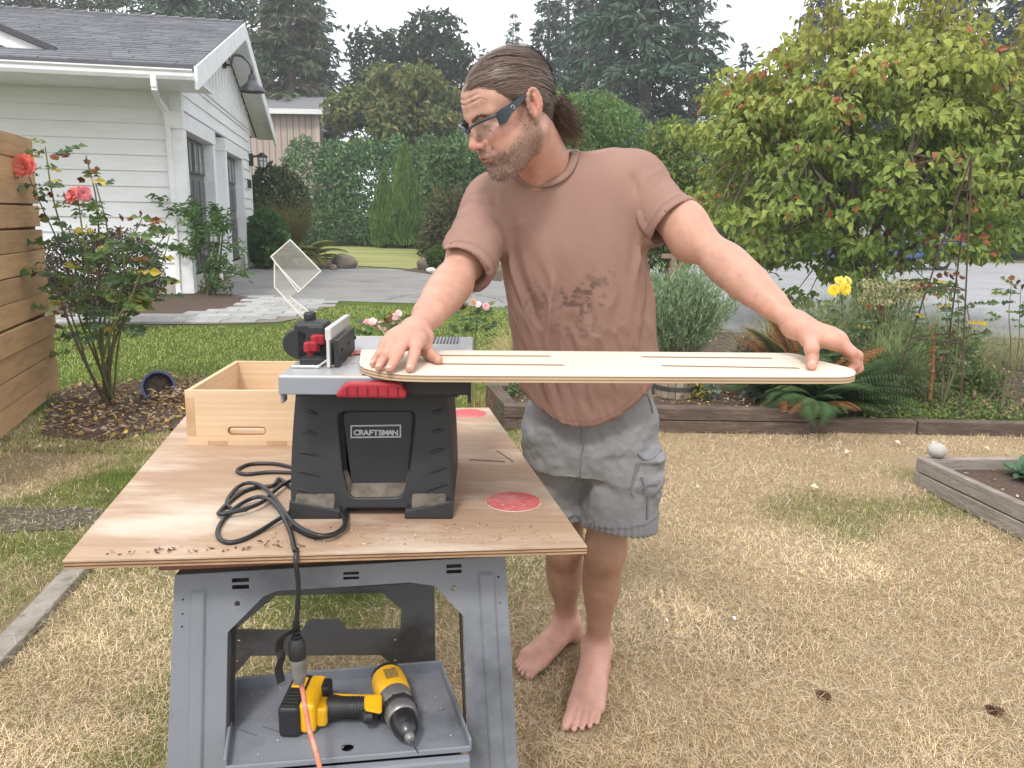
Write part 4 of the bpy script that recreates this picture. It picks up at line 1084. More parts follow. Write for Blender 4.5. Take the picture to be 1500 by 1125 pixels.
def rock(name, label, cx, yb, wpx, hpx, mat, group=None, seed=0, z=0.0, Y=None):
    b = at(cx, yb, z); k = b.y * .98 / FPX; rg = np.random.default_rng(seed)
    mb = MB().sphere((0, 0, 0), 1, 18, 12); V = np.array(mb.v)
    f = 1 + .7 * (fbm(V * 1.4 + seed * 3.1, 3) - .5)
    V = V * f[:, None] * np.array([wpx * k / 2, wpx * k / 2 * .8, hpx * k / 2 * 1.15]) + np.array([b.x, b.y + wpx * k * .3, hpx * k * .42 + z])
    V = V + (fbm(V * 6 / (wpx * k) + 3, 3)[:, None] - .5) * .1 * wpx * k
    mb.v = [tuple(v) for v in V]
    o = mb.build(name, mat, smooth=50); return tag(o, label, 'rock', group)
M_ROCK = material('rock', (.20, .17, .14), (.12, .10, .085), 3, rough=.95, bump=.8, bscale=12, dirt=(.26, .2, .12), dirt_scale=4, dirt_amt=.5)
M_ROCK2 = material('pale_rock', (.36, .33, .29), (.26, .24, .21), 3, rough=.95, bump=.6, bscale=12)
GR = 'rocks along the driveway'
rock('rock', 'dark brown rock at the near corner of the far lawn', 502, 394, 36, 22, M_ROCK, GR, 1)
rock('rock', 'small low stone right beside the dark brown driveway rock', 488, 396, 12, 8, M_ROCK, GR, 7)
rock('rock', 'flat pale rock at the foot of the laurel hedge', 478, 352, 28, 12, M_ROCK2, GR, 2)
rock('rock', 'mossy brown rock under the tall shrub', 607, 362, 26, 14, M_ROCK, GR, 3)
rock('rock', 'brown rock leaning on the left of the clipped boxwood', 622, 396, 24, 18, M_ROCK, GR, 4)
rock('rock', 'whitish stone on the soil before the clipped boxwood', 631, 401, 16, 9, material('white_rock', (.6, .59, .56), (.45, .44, .42), 6, rough=.9, bump=.5, bscale=20), GR, 5)

# barberry, nandina
shrub('barberry', 'dark purple brown barberry bush behind the rose bush', 'shrub', [px_ell(120, 392, 55, 50, 9.6, .5), px_ell(178, 388, 50, 48, 9.7, .5), px_ell(150, 420, 70, 40, 9.5, .5), px_ell(205, 410, 30, 36, 9.6, .4)], 9000, (.03, .055), .55,
      [(.075, .05, .05), (.05, .06, .035), (.10, .055, .05), (.06, .075, .04)], M_LEAF, depth=.35, lump=.25)
def nandina():
    b = at(310, 433); base = Vector((b.x, b.y, 0)); t = empty('nandina', base, 'slim feathery nandina growing before the garage doors', 'shrub'); Y = b.y
    mb = MB(); tips = []
    for k in range(6):
        x, y = random.uniform(285, 335), random.uniform(305, 360); q = atY(x, y, Y + random.uniform(-.3, .3)); tips.append(q)
        b0 = base + Vector((random.uniform(-.12, .12), random.uniform(-.08, .08), 0))
        mb.tube(catmull([b0, b0 * .5 + q * .5 + Vector((random.uniform(-.08, .08), 0, .1)), q], 4), [.032 - .003 * i for i in range(9)], 6)
    own(mb.build('stem', M_BARK, t), t)
    P, A = [], []
    for k in range(58):
        x = random.gauss(308, 19); y = random.uniform(292, 400) if random.random() < .85 else random.uniform(400, 425)
        c = np.array(atY(x, y, Y + random.uniform(-.35, .35))); d = nrm(np.array([random.gauss(0, 1), random.gauss(0, .7), .2]))
        m = 26; tt = RNG.random((m, 1)) * .24; P.append(c + d * tt + RNG.normal(size=(m, 3)) * .05); A.append(d + rdir(m) * .8 + [0, 0, -.25])
    P = np.concatenate(P); A = np.concatenate(A); n = len(P); L = .09 + .06 * RNG.random(n)
    own(leaf_obj('foliage', P, A, nrm(rdir(n) * .6 + [0, 0, 1]), L, L * .3, pick([(.10, .19, .05), (.13, .23, .07), (.08, .15, .05)], n, .5), M_LEAF, t), t)
nandina()

# roses
def petals(center, r, col, face, nl=(5, 7, 8, 9), var=.25, open_=1.0):
    """layered cup of petals -> V,F,C"""
    V, F, C = [], [], []
    face = np.array(face, float); face /= np.linalg.norm(face); u = np.cross(face, [.3, .2, .9]); u /= np.linalg.norm(u); v = np.cross(face, u)
    for li, cnt in enumerate(nl):
        rr = r * (.28 + .72 * (li + 1) / len(nl)); el = 1.35 - open_ * (.25 + 1.0 * li / len(nl))
        for k in range(cnt):
            a = 6.283 * k / cnt + li * .7 + random.uniform(-.2, .2); c_ = math.cos(a) * u + math.sin(a) * v; s_ = -math.sin(a) * u + math.cos(a) * v
            w = rr * random.uniform(.55, .8); b = len(V); cc = np.array(col) * (1 - var / 2 + var * random.random()) 
            e = el + random.uniform(-.15, .15)
            for i, tt in enumerate((0, .55, 1.0)):
                out = c_ * (rr * tt * math.cos(e - .25 * tt)) + face * (rr * tt * math.sin(e - .35 * tt))
                for j in (-1, 0, 1):
                    V.append(np.array(center) + out + s_ * (j * w * (.25 + .75 * math.sin(math.pi * (.12 + .55 * tt)))) + face * (abs(j) * .18 * rr * tt) + (random.uniform(-.05, .05) * rr))
                    C.append(cc * (1.08 if i == 2 else .95))
            for i in range(2):
                for j in range(2): q = b + i * 3 + j; F.append((q, q + 1, q + 4, q + 3))
    return V, F, C
def bloom(name, center, r, col, face=(0, -.8, .6), parent=None, t=None, **k):
    V, F, C = petals(center, r, col, face, **k)
    o = np_obj(name, np.array(V), np.array(F), M_PETAL, parent, C=np.array(C), smooth=True)
    if parent is not None: own(o, parent)
    return o
LEAF_R = [(.08, .15, .055), (.11, .19, .055), (.13, .20, .07), (.17, .21, .06), (.10, .155, .085)]
def compound(c, d, n=5, L=.05):
    """a compound rose leaf: 5 leaflets on a stalk from c along d"""
    c = np.array(c); d = nrm(np.array(d, float)); sd = nrm(np.cross(d, [0, 0, 1.0]) + 1e-6); P, A, Ls = [], [], []
    for tt, s in ((.35, 1), (.35, -1), (.75, 1), (.75, -1), (1.0, 0)):
        P.append(c + d * L * 1.5 * tt); A.append((sd * s + d * .45) if s else d); Ls.append(L * (1.15 if not s else .9 + .1 * (tt > .5)))
    return P, A, Ls
def rose_bush(name, label, base, canes, blooms, dead, Lf, ncomp, yellow=.06, group=None, cat='rose bush', thick=.008, cols=LEAF_R, low=.3):
    base = Vector(base); t = empty(name, base, label, cat, group)
    P, A, L, C = [], [], [], []
    for ci, pts in enumerate(canes):
        cv = catmull(pts, 6); m = len(cv); th = thick * random.uniform(.7, 1.25)
        own(MB().tube(cv, [th * (1 - .65 * i / m) for i in range(m)], 6).build('cane', M_STEM if ci % 3 else material('old_cane', (.17, .12, .085), (.10, .08, .06), 25, rough=.9, bump=.5, bscale=60) if 'old_cane' not in bpy.data.materials else bpy.data.materials['old_cane'], t), t)
        for k in range(ncomp):
            u = low + (1 - low) * random.random() ** .85; i = min(m - 2, int(u * (m - 1))); p = cv[i].lerp(cv[i + 1], random.random())
            az = random.uniform(0, 6.283); d = Vector((math.cos(az), math.sin(az) * .8, random.uniform(-.3, .5)))
            q = p + d * random.uniform(.01, .05)
            if random.random() < .35: q = q + Vector((random.uniform(-.07, .07), random.uniform(-.05, .05), random.uniform(-.03, .05)))
            pp, aa, ll = compound(q, d, L=Lf * random.uniform(.6, 1.2)); P += pp; A += aa; L += ll
            c = np.array(random.choice(cols)) if random.random() > yellow else np.array(random.choice([(.45, .34, .05), (.5, .42, .08), (.35, .17, .06)]))
            C += [c * random.uniform(.7, 1.25)] * len(pp)
    n = len(P); L = np.array(L)
    own(leaf_obj('foliage', np.array(P), np.array(A), nrm(rdir(n) * .7 + [0, -.7, .75]), L, L * .68, np.array(C), M_LEAF, t, True, droop=.18), t)
    for c, r, col, f in blooms: bloom('bloom', c, r, col, f, parent=t)
    for c in dead: bloom('faded_bloom', c, random.uniform(.018, .032), random.choice([(.22, .11, .05), (.3, .15, .07), (.16, .08, .05)]), (random.uniform(-.6, .6), -.5, random.uniform(-.4, .8)), parent=t, nl=(4, 5), open_=.8)
    return t
YR = 5.55
def cp(*pts): return [atY(x, y, YR + dy) for x, y, dy in pts]
b_ = at(158, 592)
def c0(): return (b_.x + random.uniform(-.06, .06), b_.y + random.uniform(-.05, .05), 0)
def cane(*pts): return [Vector(c0())] + cp(*pts)
CANES = [cane((118, 470, 0), (95, 380, 0), (60, 300, -.1), (42, 258, -.15)), cane((130, 480, 0), (112, 400, .05), (80, 300, 0), (66, 215, -.05)), cane((140, 480, 0), (128, 390, -.1), (118, 320, -.1), (114, 292, -.1)),
         cane((148, 500, .1), (146, 400, .1), (142, 300, .05), (126, 228, .05)), cane((150, 500, 0), (160, 420, 0), (158, 340, .05), (140, 268, .1)), cane((160, 500, -.1), (178, 430, -.1), (186, 370, -.1), (208, 320, -.1)),
         cane((172, 490, 0), (200, 420, 0), (222, 370, 0), (258, 330, .05)), cane((178, 480, .1), (212, 430, .1), (236, 390, .1), (248, 345, .15)), cane((165, 510, -.15), (172, 450, -.2), (182, 390, -.2), (176, 330, -.2)),
         cane((120, 520, -.1), (100, 470, -.15), (84, 420, -.2), (74, 372, -.2)), cane((150, 540, -.2), (165, 480, -.3), (190, 440, -.3), (205, 400, -.3)), cane((130, 540, .15), (118, 500, .2), (104, 460, .2), (96, 420, .2)), cane((160, 520, .2), (190, 460, .2), (222, 440, .2), (240, 410, .2))]
rose_bush('rose_bush', 'leggy rose bush with coral blooms and browned heads beside the cedar fence', (b_.x, b_.y, 0), CANES,
          [(atY(36, 243, YR - .17), .075, (.80, .22, .17), (-.1, -1, .25)), (atY(106, 286, YR - .12), .055, (.82, .26, .26), (-.4, -.8, .4)), (atY(122, 284, YR - .1), .05, (.75, .25, .28), (.6, -.8, .2))],
          [atY(x, y, YR) for x, y in ((80, 232), (97, 230), (127, 238), (138, 252), (120, 262), (76, 284), (65, 318), (158, 322), (180, 318), (192, 322), (208, 312), (228, 322), (214, 350), (200, 420), (176, 336), (142, 248))],
          .07, 19, .12, thick=.011)
def tipped_pot():
    b = at(228, 586); t = empty('plant_pot', (b.x, b.y, 0), 'glazed blue plant pot lying tipped over in the leaf litter', 'plant pot')
    M = Matrix.Translation((b.x, b.y + .05, .088)) @ Matrix.Rotation(R(28), 4, 'Z') @ Matrix.Rotation(R(74), 4, 'X')
    prof = [(.055, -.11), (.075, -.10), (.1, 0), (.112, .09), (.122, .095), (.122, .115), (.105, .115), (.098, .09), (.085, .0), (.06, -.08), (.0, -.085)]
    o = MB().lathe(prof, 32, M, cap=False).build('pot_wall', material('blue_glaze', (.03, .045, .17), (.025, .035, .12), 8, rough=.15, coat=.3), t, smooth=True); own(o, t)
    o = MB().lathe([(.09, .03), (.06, .045), (.02, .05)], 20, M).build('soil', M_SOIL, t, smooth=True); own(o, t)
tipped_pot()
litter_heap = [at(x, y) for x, y in ((218, 600), (300, 602), (310, 570), (250, 562), (222, 580))]
litter('litter_heap', litter_heap, 1100, DEAD[:5], (.02, .05), .02, .10)
q = at(68, 596); clump('weed', 'grey green tuft of weed at the foot of the cedar fence', (q.x, q.y, 0), 90, .16, .8, [(.22, .28, .18), (.16, .22, .12)], 'weed', width=.008)

# pink roses behind the saw
def cane2(b, Y, *pts): return [Vector(b)] + [atY(x, y, Y + dy) for x, y, dy in pts]
YP = 3.7
bp = at(590, 640); bp = Vector((atY(585, 560, YP).x, YP, 0))
rose_bush('rose_bush', 'low rose with pale pink blooms behind the saw table', bp, [cane2(bp, YP, (570, 540, 0), (560, 490, 0), (545, 474, 0)), cane2(bp, YP, (590, 540, 0), (585, 490, 0), (578, 466, .05)), cane2(bp, YP, (600, 520, 0), (592, 500, 0), (590, 484, 0)), cane2(bp, YP, (575, 530, 0), (568, 505, 0), (566, 488, 0))],
          [(atY(538, 476, YP), .026, (.85, .48, .52), (-.5, -.8, .3)), (atY(546, 471, YP), .018, (.9, .75, .74), (.2, -.8, .6)), (atY(562, 477, YP), .024, (.85, .60, .56), (.3, -.9, .2)), (atY(552, 474, YP + .02), .02, (.8, .58, .46), (0, -1, .3)),
           (atY(579, 464, YP + .05), .018, (.85, .58, .58), (0, -.8, .6)), (atY(584, 459, YP + .05), .016, (.88, .68, .68), (.5, -.7, .5)), (atY(577, 469, YP + .05), .018, (.85, .62, .6), (-.2, -.9, 0)), (atY(587, 481, YP), .02, (.85, .64, .66), (0, -.9, .4))], [atY(566, 465, YP)], .042, 9, .03, thick=.005, low=.55)
bp2 = Vector((atY(688, 600, 3.9).x, 3.9, 0))
rose_bush('rose_bush', 'thin rose with one pink bud between the board and the arm', bp2, [cane2(bp2, 3.9, (690, 540, 0), (692, 500, 0), (688, 452, 0)), cane2(bp2, 3.9, (684, 540, 0), (682, 490, 0), (676, 460, 0)), cane2(bp2, 3.9, (694, 540, 0), (698, 480, 0), (706, 450, 0))],
          [(atY(712, 449, 3.9), .018, (.85, .5, .55), (.3, -.8, .2)), (atY(700, 446, 3.9), .016, (.85, .72, .7), (0, -.8, .6)), (atY(693, 443, 3.9), .016, (.55, .36, .22), (0, -.8, .6))], [atY(680, 452, 3.9)], .042, 9, .03, thick=.005, low=.5)
q = atY(700, 560, 4.1); clump('dock_weed', 'rust brown dried seed stalks standing behind the board', (q.x, 4.1, 0), 60, .62, .5, [(.26, .12, .05), (.32, .16, .07)], 'weed', width=.009, lean=.3, curl=.3)
q = atY(752, 560, 7.2); clump('ornamental_grass', 'fine blond grass left of the man, behind the board', (q.x, 7.2, 0), 240, .85, .9, [(.5, .42, .22), (.35, .36, .15)], width=.004, lean=.9)

# barrel with lavender in the raised bed
def barrel():
    p = atY(987, 600, 5.75); base = Vector((p.x, 5.75, .11)); t = empty('half_barrel', base, 'half barrel planter of weathered staves in the raised bed', 'planter')
    r0, r1, h = .155, .20, .33; ns = 18
    m1 = material('stave_wood', (.34, .285, .225), (.25, .2, .155), 5, rough=.9, stretch=(1, 1, .2), objvar=.2, bump=.4, bscale=40)
    for k in range(ns):
        a0, a1 = 6.283 * k / ns + .012, 6.283 * (k + 1) / ns - .012
        f = lambda a, r, z: base + Vector((math.cos(a) * r, math.sin(a) * r, z))
        mb = MB().hexa([f(a0, r0, 0), f(a1, r0, 0), f(a1, r0 - .02, 0), f(a0, r0 - .02, 0), f(a0, r1, h), f(a1, r1, h), f(a1, r1 - .02, h), f(a0, r1 - .02, h)])
        own(mb.build('stave', m1, t, bevel=.003), t)
    mh = material('hoop_steel', (.16, .165, .17), (.11, .1, .09), 10, rough=.5, metal=.7)
    for z in (.06, .24):
        r = r0 + (r1 - r0) * z / h + .003; rb = r0 + (r1 - r0) * (z + .035) / h + .003
        own(MB().lathe([(r, z), (rb, z + .035), (rb - .003, z + .035), (r - .003, z)], 32, Matrix.Translation(base), cap=False).build('hoop', mh, t), t)
    own(MB().lathe([(.18, h - .05), (.0, h - .045)], 20, Matrix.Translation(base)).build('soil', M_SOIL, t), t)
    top = base + Vector((0, 0, h - .05))
    L = empty('lavender_bush', top, 'grey green lavender bush growing from the half barrel', 'lavender')
    P, A, Ls = [], [], []; st = MB()
    for k in range(560):
        az = random.uniform(0, 6.283); e = random.uniform(.0, 1.0) ** .7 * .95; ln = random.uniform(.50, .76) * (1 - .14 * e)
        d = Vector((math.cos(az) * math.sin(e), math.sin(az) * math.sin(e), math.cos(e))); p = top + Vector((random.uniform(-.1, .1), random.uniform(-.1, .1), 0)); pts = []
        for i in range(6):
            pts.append(p.copy()); d = (d + Vector((0, 0, .12))).normalized(); p = p + d * ln / 5
        if k % 2 == 0: st.tube(pts, [.0035, .003, .003, .002, .002, .0012], 4, cap=False)
        for i in range(26):
            u = .25 + .75 * random.random(); j = min(4, int(u * 5)); q = pts[j].lerp(pts[j + 1], u * 5 - j)
            P.append(q); a = random.uniform(0, 6.283); A.append((pts[j + 1] - pts[j]).normalized() * 1.0 + Vector((math.cos(a), math.sin(a), .1)) * .55); Ls.append(random.uniform(.025, .05))
    n = len(P); Ls = np.array(Ls)
    own(leaf_obj('foliage', np.array(P), np.array(A), rdir(n), Ls, Ls * .15 + .0012, pick([(.25, .36, .20), (.19, .29, .16), (.31, .42, .26), (.22, .31, .15)], n, .4), M_LEAF_MATT, L), L)
    own(st.build('stem', material('lavender_stem', (.2, .24, .14), (.17, .16, .1), 20, rough=.9), L, kind='stuff'), L)
barrel()
pl = [Vector((*p, .11)) for p in BED]
litter('bed_litter', [(p[0], p[1]) for p in BED], 700, DEAD + [(.12, .09, .07)], (.015, .04), .115, .02)
for (x, y, lb, cl, h) in ((1040, 585, 'small grey green seedling in the bed right of the half barrel', [(.2, .26, .2)], .12), (1022, 582, 'yellowing green sprout beside the half barrel', [(.16, .2, .06), (.4, .34, .06)], .16), (1102, 582, 'bluish seedling at the right end of the raised bed', [(.2, .28, .24)], .1), (752, 582, 'green sprouts in the left end of the raised bed', [(.12, .2, .06)], .2)):
    q = atY(x, y, 5.62); q = Vector((q.x, 5.62, .11)); t = empty('seedling', q, lb, 'plant', 'seedlings in the raised bed')
    n = 60; P = np.array(q) + np.stack([RNG.normal(size=n) * .05, RNG.normal(size=n) * .04, RNG.random(n) * h], -1); L_ = .035 + .03 * RNG.random(n)
    own(leaf_obj('foliage', P, nrm(rdir(n) + [0, 0, .5]), nrm(rdir(n) * .5 + [0, 0, 1]), L_, L_ * .55, pick(cl, n, .5), M_LEAF, t, True), t)

# ---- right-hand border
EDGE_A, EDGE_B = at(1176, 634), at(1600, 642)
def edging_timber():
    d = (EDGE_B - EDGE_A).normalized(); t = empty('edging_timber', EDGE_A, 'rotting dark timber edging in front of the flower border', 'edging')
    for k in range(3):
        a = EDGE_A + d * (k * .78); b = EDGE_A + d * (k * .78 + .77)
        mb = MB().beam(a + Vector((0, .04, .045 + random.uniform(-.005, .003))), b + Vector((0, .04, .045)), .09, .10)
        own(mb.build('timber', M_TIMBER, t, bevel=.008), t)
edging_timber()
BORDER = [(1.85, 5.22), (4.6, 5.2), (8.5, 6.5), (9, 9.5), (2.2, 9.7), (1.2, 8.6), (-.1, 7.3), (-.1, 6.9), (1.5, 6.85)]
sheet('border_soil', [(x, y, .055) for x, y in BORDER], M_SOIL)
def ground_cover():
    N = 30000; x = 1.6 + 7 * RNG.random(N); y = 5.24 + 2.2 * RNG.random(N) ** 1.4
    g = fbm(np.stack([x * 1.8, y * 2.6, x * 0], -1), 4)
    k = inpoly(x, y, BORDER) & (RNG.random(N) < sstep(.36, .52, g) * sstep(7.6, 5.6, y) + .12); x, y, g = x[k], y[k], g[k]; n = len(x)
    P = np.stack([x, y, .06 + .05 * RNG.random(n) * (g * 1.5)], -1); L = .018 + .025 * RNG.random(n)
    brown = RNG.random(n) < np.clip((x - 3.1) * .55, .12, .6)
    c = np.where(brown[:, None], pick([(.28, .18, .12), (.22, .15, .1), (.34, .25, .15)], n), pick([(.12, .19, .05), (.16, .21, .06), (.09, .15, .04)], n))
    o = leaf_obj('ground_cover', P, nrm(rdir(n) + [0, 0, .4]), nrm(rdir(n) * .6 + [0, 0, 1]), L, L * .6, c, M_LEAF_MATT, None); o['kind'] = 'stuff'
    litter('border_litter', BORDER, 1600, DEAD, (.02, .05), .06, .02)
ground_cover()
def gp(x, Y, z=.055): p = atY(x, 500, Y); return (p.x, Y, z)
clump('ornamental_grass', 'big green fountain grass with arching blades right of the fern', gp(1305, 6.05), 1500, .80, 1.0, [(.13, .20, .075), (.10, .165, .06), (.20, .25, .11), (.26, .27, .14)], width=.006, lean=.85, curl=.55, r0=.16)
clump('ornamental_grass', 'fine pale green grass behind the yellow rose', gp(1205, 7.6), 1100, 1.0, 1.0, [(.22, .25, .12), (.16, .2, .08), (.34, .32, .18)], width=.005, lean=.9, curl=.5, r0=.16)
clump('ornamental_grass', 'blond feathery grass under the forearm of the man', gp(1112, 7.4), 700, .62, 1.0, [(.45, .38, .22), (.36, .31, .17), (.24, .25, .1)], width=.005, lean=1.0, curl=.5, r0=.14)
clump('ornamental_grass', 'tall loose green grass beneath the dogwood', gp(1275, 8.4), 700, 1.25, .9, [(.14, .19, .07), (.2, .23, .1)], width=.006, lean=.8, curl=.4, r0=.2)
clump('ornamental_grass', 'wispy tan grass inside the iron trellis', gp(1420, 7.0), 600, .75, 1.0, [(.42, .38, .25), (.3, .3, .16)], width=.0045, lean=.9, curl=.5, r0=.15)
clump('ornamental_grass', 'yellow green grass low behind the forearm', gp(1150, 8.6), 600, .8, 1.0, [(.3, .3, .14), (.2, .24, .09)], width=.006, lean=.9, curl=.5, r0=.2)
clump('ornamental_grass', 'dense mid green grass mound right behind the big fountain grass', gp(1365, 7.0), 1100, .95, 1.0, [(.13, .2, .07), (.19, .24, .1), (.28, .28, .14)], width=.006, lean=.8, curl=.5, r0=.25)
clump('ornamental_grass', 'bluish green grass mound between the yellow rose and the road', gp(1262, 7.9), 1100, .95, 1.0, [(.15, .21, .1), (.2, .25, .13)], width=.006, lean=.8, curl=.5, r0=.25)
clump('ornamental_grass', 'pale green grass by the road at the right frame edge', gp(1465, 7.6), 800, .6, 1.0, [(.26, .28, .15), (.34, .32, .18)], width=.005, lean=.9, curl=.5, r0=.25)
for (x_, Y_, h_, lb_) in ((1330, 6.6, .62, 'leafy green perennial behind the fountain grass'), (1405, 6.6, .55, 'leafy green perennial inside the back legs of the trellis'), (1282, 7.3, .8, 'tall leafy perennial left of the cream seed heads'), (1440, 6.2, .3, 'low leafy perennial right of the trellis')):
    e_ = gp(x_, Y_); shrub('perennial', lb_, 'plant', [(np.array([e_[0], Y_, h_ * .5]), np.array([.2, .18, h_ * .5]))], 700, (.035, .065), .5, [(.11, .17, .055), (.15, .21, .07), (.2, .23, .1)], M_LEAF, depth=.8, lump=.3, group='leafy perennials in the border')
fb = at(1195, 622)
fern('fern', 'big dark green sword fern with rusty fronds at the end of the raised bed', (fb.x, fb.y + .12, .03), 70, .74, [(.05, .09, .035), (.065, .115, .04), (.085, .13, .05)], brown=9, seed=11, up=1.12)
q = gp(1172, 6.3); fern('fern', 'upright rusty green fern behind the right end of the board', q, 24, .72, [(.12, .13, .05), (.2, .13, .05), (.1, .15, .06)], brown=6, seed=17, up=1.35)
shrub('dead_shrub', 'leafless purplish brown tangle between the lavender and the fern', 'shrub', [(np.array([gp(1120, 6.9)[0], 6.9, .2]), np.array([.3, .25, .2]))], 2200, (.03, .07), .12, [(.16, .12, .11), (.2, .16, .13), (.12, .1, .08)], M_LEAF_MATT, depth=.6)
# yellow rose and the roses of the trellis
yb = Vector(gp(1232, 5.9)); Yy = 5.9
rose_bush('rose_bush', 'tall rose carrying bright yellow blooms right of the man', yb, [cane2(yb, Yy, (1232, 540, 0), (1234, 480, 0), (1232, 428, 0)), cane2(yb, Yy, (1240, 540, 0), (1252, 490, .1), (1258, 450, .1)), cane2(yb, Yy, (1224, 540, 0), (1214, 500, 0), (1210, 462, 0)), cane2(yb, Yy, (1245, 530, .1), (1268, 490, .1), (1282, 458, .1))],
          [(atY(1222, 425, Yy - .03), .042, (.85, .66, .06), (-.4, -.9, .3)), (atY(1238, 424, Yy - .04), .045, (.85, .68, .08), (.3, -.9, .3)), (atY(1231, 412, Yy), .042, (.88, .74, .14), (0, -.7, .8)), (atY(1242, 411, Yy + .02), .035, (.88, .74, .2), (.5, -.6, .6))],
          [atY(1290, 452, Yy), atY(1272, 450, Yy)], .052, 14, .05, thick=.006, low=.25, cols=[(.09, .15, .06), (.13, .19, .06), (.12, .17, .1)])
Yt = 5.7
tb = Vector(gp(1392, Yt)); 
rose_bush('rose_bush', 'rose with withered cream heads climbing inside the iron trellis', tb, [cane2(tb, Yt, (1392, 540, 0), (1388, 480, 0), (1384, 415, 0)), cane2(tb, Yt, (1398, 540, 0), (1404, 470, 0), (1402, 408, 0)), cane2(tb, Yt, (1380, 540, 0), (1360, 480, 0), (1350, 430, 0)), cane2(tb, Yt, (1400, 540, 0), (1420, 480, 0), (1410, 430, 0))],
          [], [atY(x, y, Yt) for x, y in ((1376, 404), (1384, 402), (1392, 406), (1401, 402), (1408, 408), (1350, 418), (1340, 422), (1362, 420))], .055, 10, .06, thick=.006, low=.3, cols=[(.09, .15, .06), (.12, .17, .09)])
rb = Vector(gp(1480, 5.6))
rose_bush('rose_bush', 'sparse rose with mottled leaves at the right frame edge', rb, [cane2(rb, 5.6, (1480, 520, 0), (1478, 460, 0), (1482, 410, 0)), cane2(rb, 5.6, (1490, 520, 0), (1494, 450, 0), (1496, 415, 0))],
          [], [atY(x, y, 5.6) for x, y in ((1482, 408), (1490, 412), (1497, 418), (1486, 422))], .05, 11, .2, thick=.005, low=.25)
cb = Vector(gp(1300, 7.0))
n_ = 260
def yarrow():
    t = empty('seed_head_plant', cb, 'plant with flat cream seed heads between the yellow rose and the trellis', 'plant')
    mb = MB(); P = []
    for k in range(26):
        tip = atY(random.uniform(1265, 1345), random.uniform(412, 450), 7.0 + random.uniform(-.3, .3)); b = cb + Vector((random.uniform(-.15, .15), random.uniform(-.1, .1), 0))
        mb.tube([b, b * .4 + tip * .6 + Vector((0, 0, .05)), tip], .004, 4, cap=False); P.append(np.array(tip) + RNG.normal(size=(34, 3)) * [.045, .045, .012])
    P = np.concatenate(P); n = len(P)
    own(mb.build('stem', M_STEM, t), t)
    own(leaf_obj('seed_head', P, rdir(n), nrm(rdir(n) * .5 + [0, 0, 1]), .022 + .015 * RNG.random(n), np.full(n, .016), pick([(.48, .42, .26), (.38, .33, .2), (.3, .32, .14)], n, .4), M_LEAF_MATT, t), t)
yarrow()
def bare_stalk(x0, y0, x1, y1, Y, label, col, w=.012):
    a, b = atY(x0, y0, Y), atY(x1, y1, Y); a.z = max(.04, a.z); t = empty('dead_stalk', a, label, 'stalk', 'dead stalks in the border')
    cv = catmull([a, a * .5 + b * .5 + Vector((.02, 0, 0)), b], 6)
    own(MB().tube(cv, [w * (1 - .06 * i) for i in range(len(cv))], 6).build('stem', material('dead_stalk_bark', col, None, 8, rough=.9, bump=.5, bscale=60) if 'dead_stalk_bark' not in bpy.data.materials else bpy.data.materials['dead_stalk_bark'], t), t)
    n = 50; i = RNG.integers(0, len(cv), n); P = np.array([cv[j] for j in i]) + RNG.normal(size=(n, 3)) * .012; L = .02 + .02 * RNG.random(n)
    own(leaf_obj('dry_leaf_tuft', P, nrm(rdir(n) + [0, 0, -.6]), rdir(n), L, L * .5, pick([col], n, .6), M_LEAF_MATT, t), t)['kind'] = 'stuff'
bare_stalk(1362, 585, 1365, 475, 5.6, 'rusty dried seed stalk left of the trellis', (.24, .11, .05))
bare_stalk(1372, 540, 1396, 480, 5.75, 'dark bare twig leaning right inside the trellis', (.10, .07, .055), .010)
def trellis():
    m = material('rusty_iron', (.10, .055, .04), (.06, .045, .04), 30, rough=.85, metal=.2)
    T = atY(1424, 226, 5.6); base = Vector((atY(1385, 590, 5.75).x, 5.75, .05))
    F = [atY(1300, 590, 5.75), atY(1408, 605, 5.35), atY(1378, 590, 6.1)]
    for p in F: p.z = .03
    t = empty('iron_trellis', base, 'thin rusty iron obelisk trellis in the border', 'trellis')
    for p in F: own(MB().tube([p, p.lerp(T, .96), T], [.006, .006, .005], 6).build('leg', m, t), t)
    for u in (.30, .50, .68, .87):
        q = [p.lerp(T, u) for p in F]; own(MB().tube(q + [q[0]], .005, 6).build('hoop', m, t), t)
trellis()

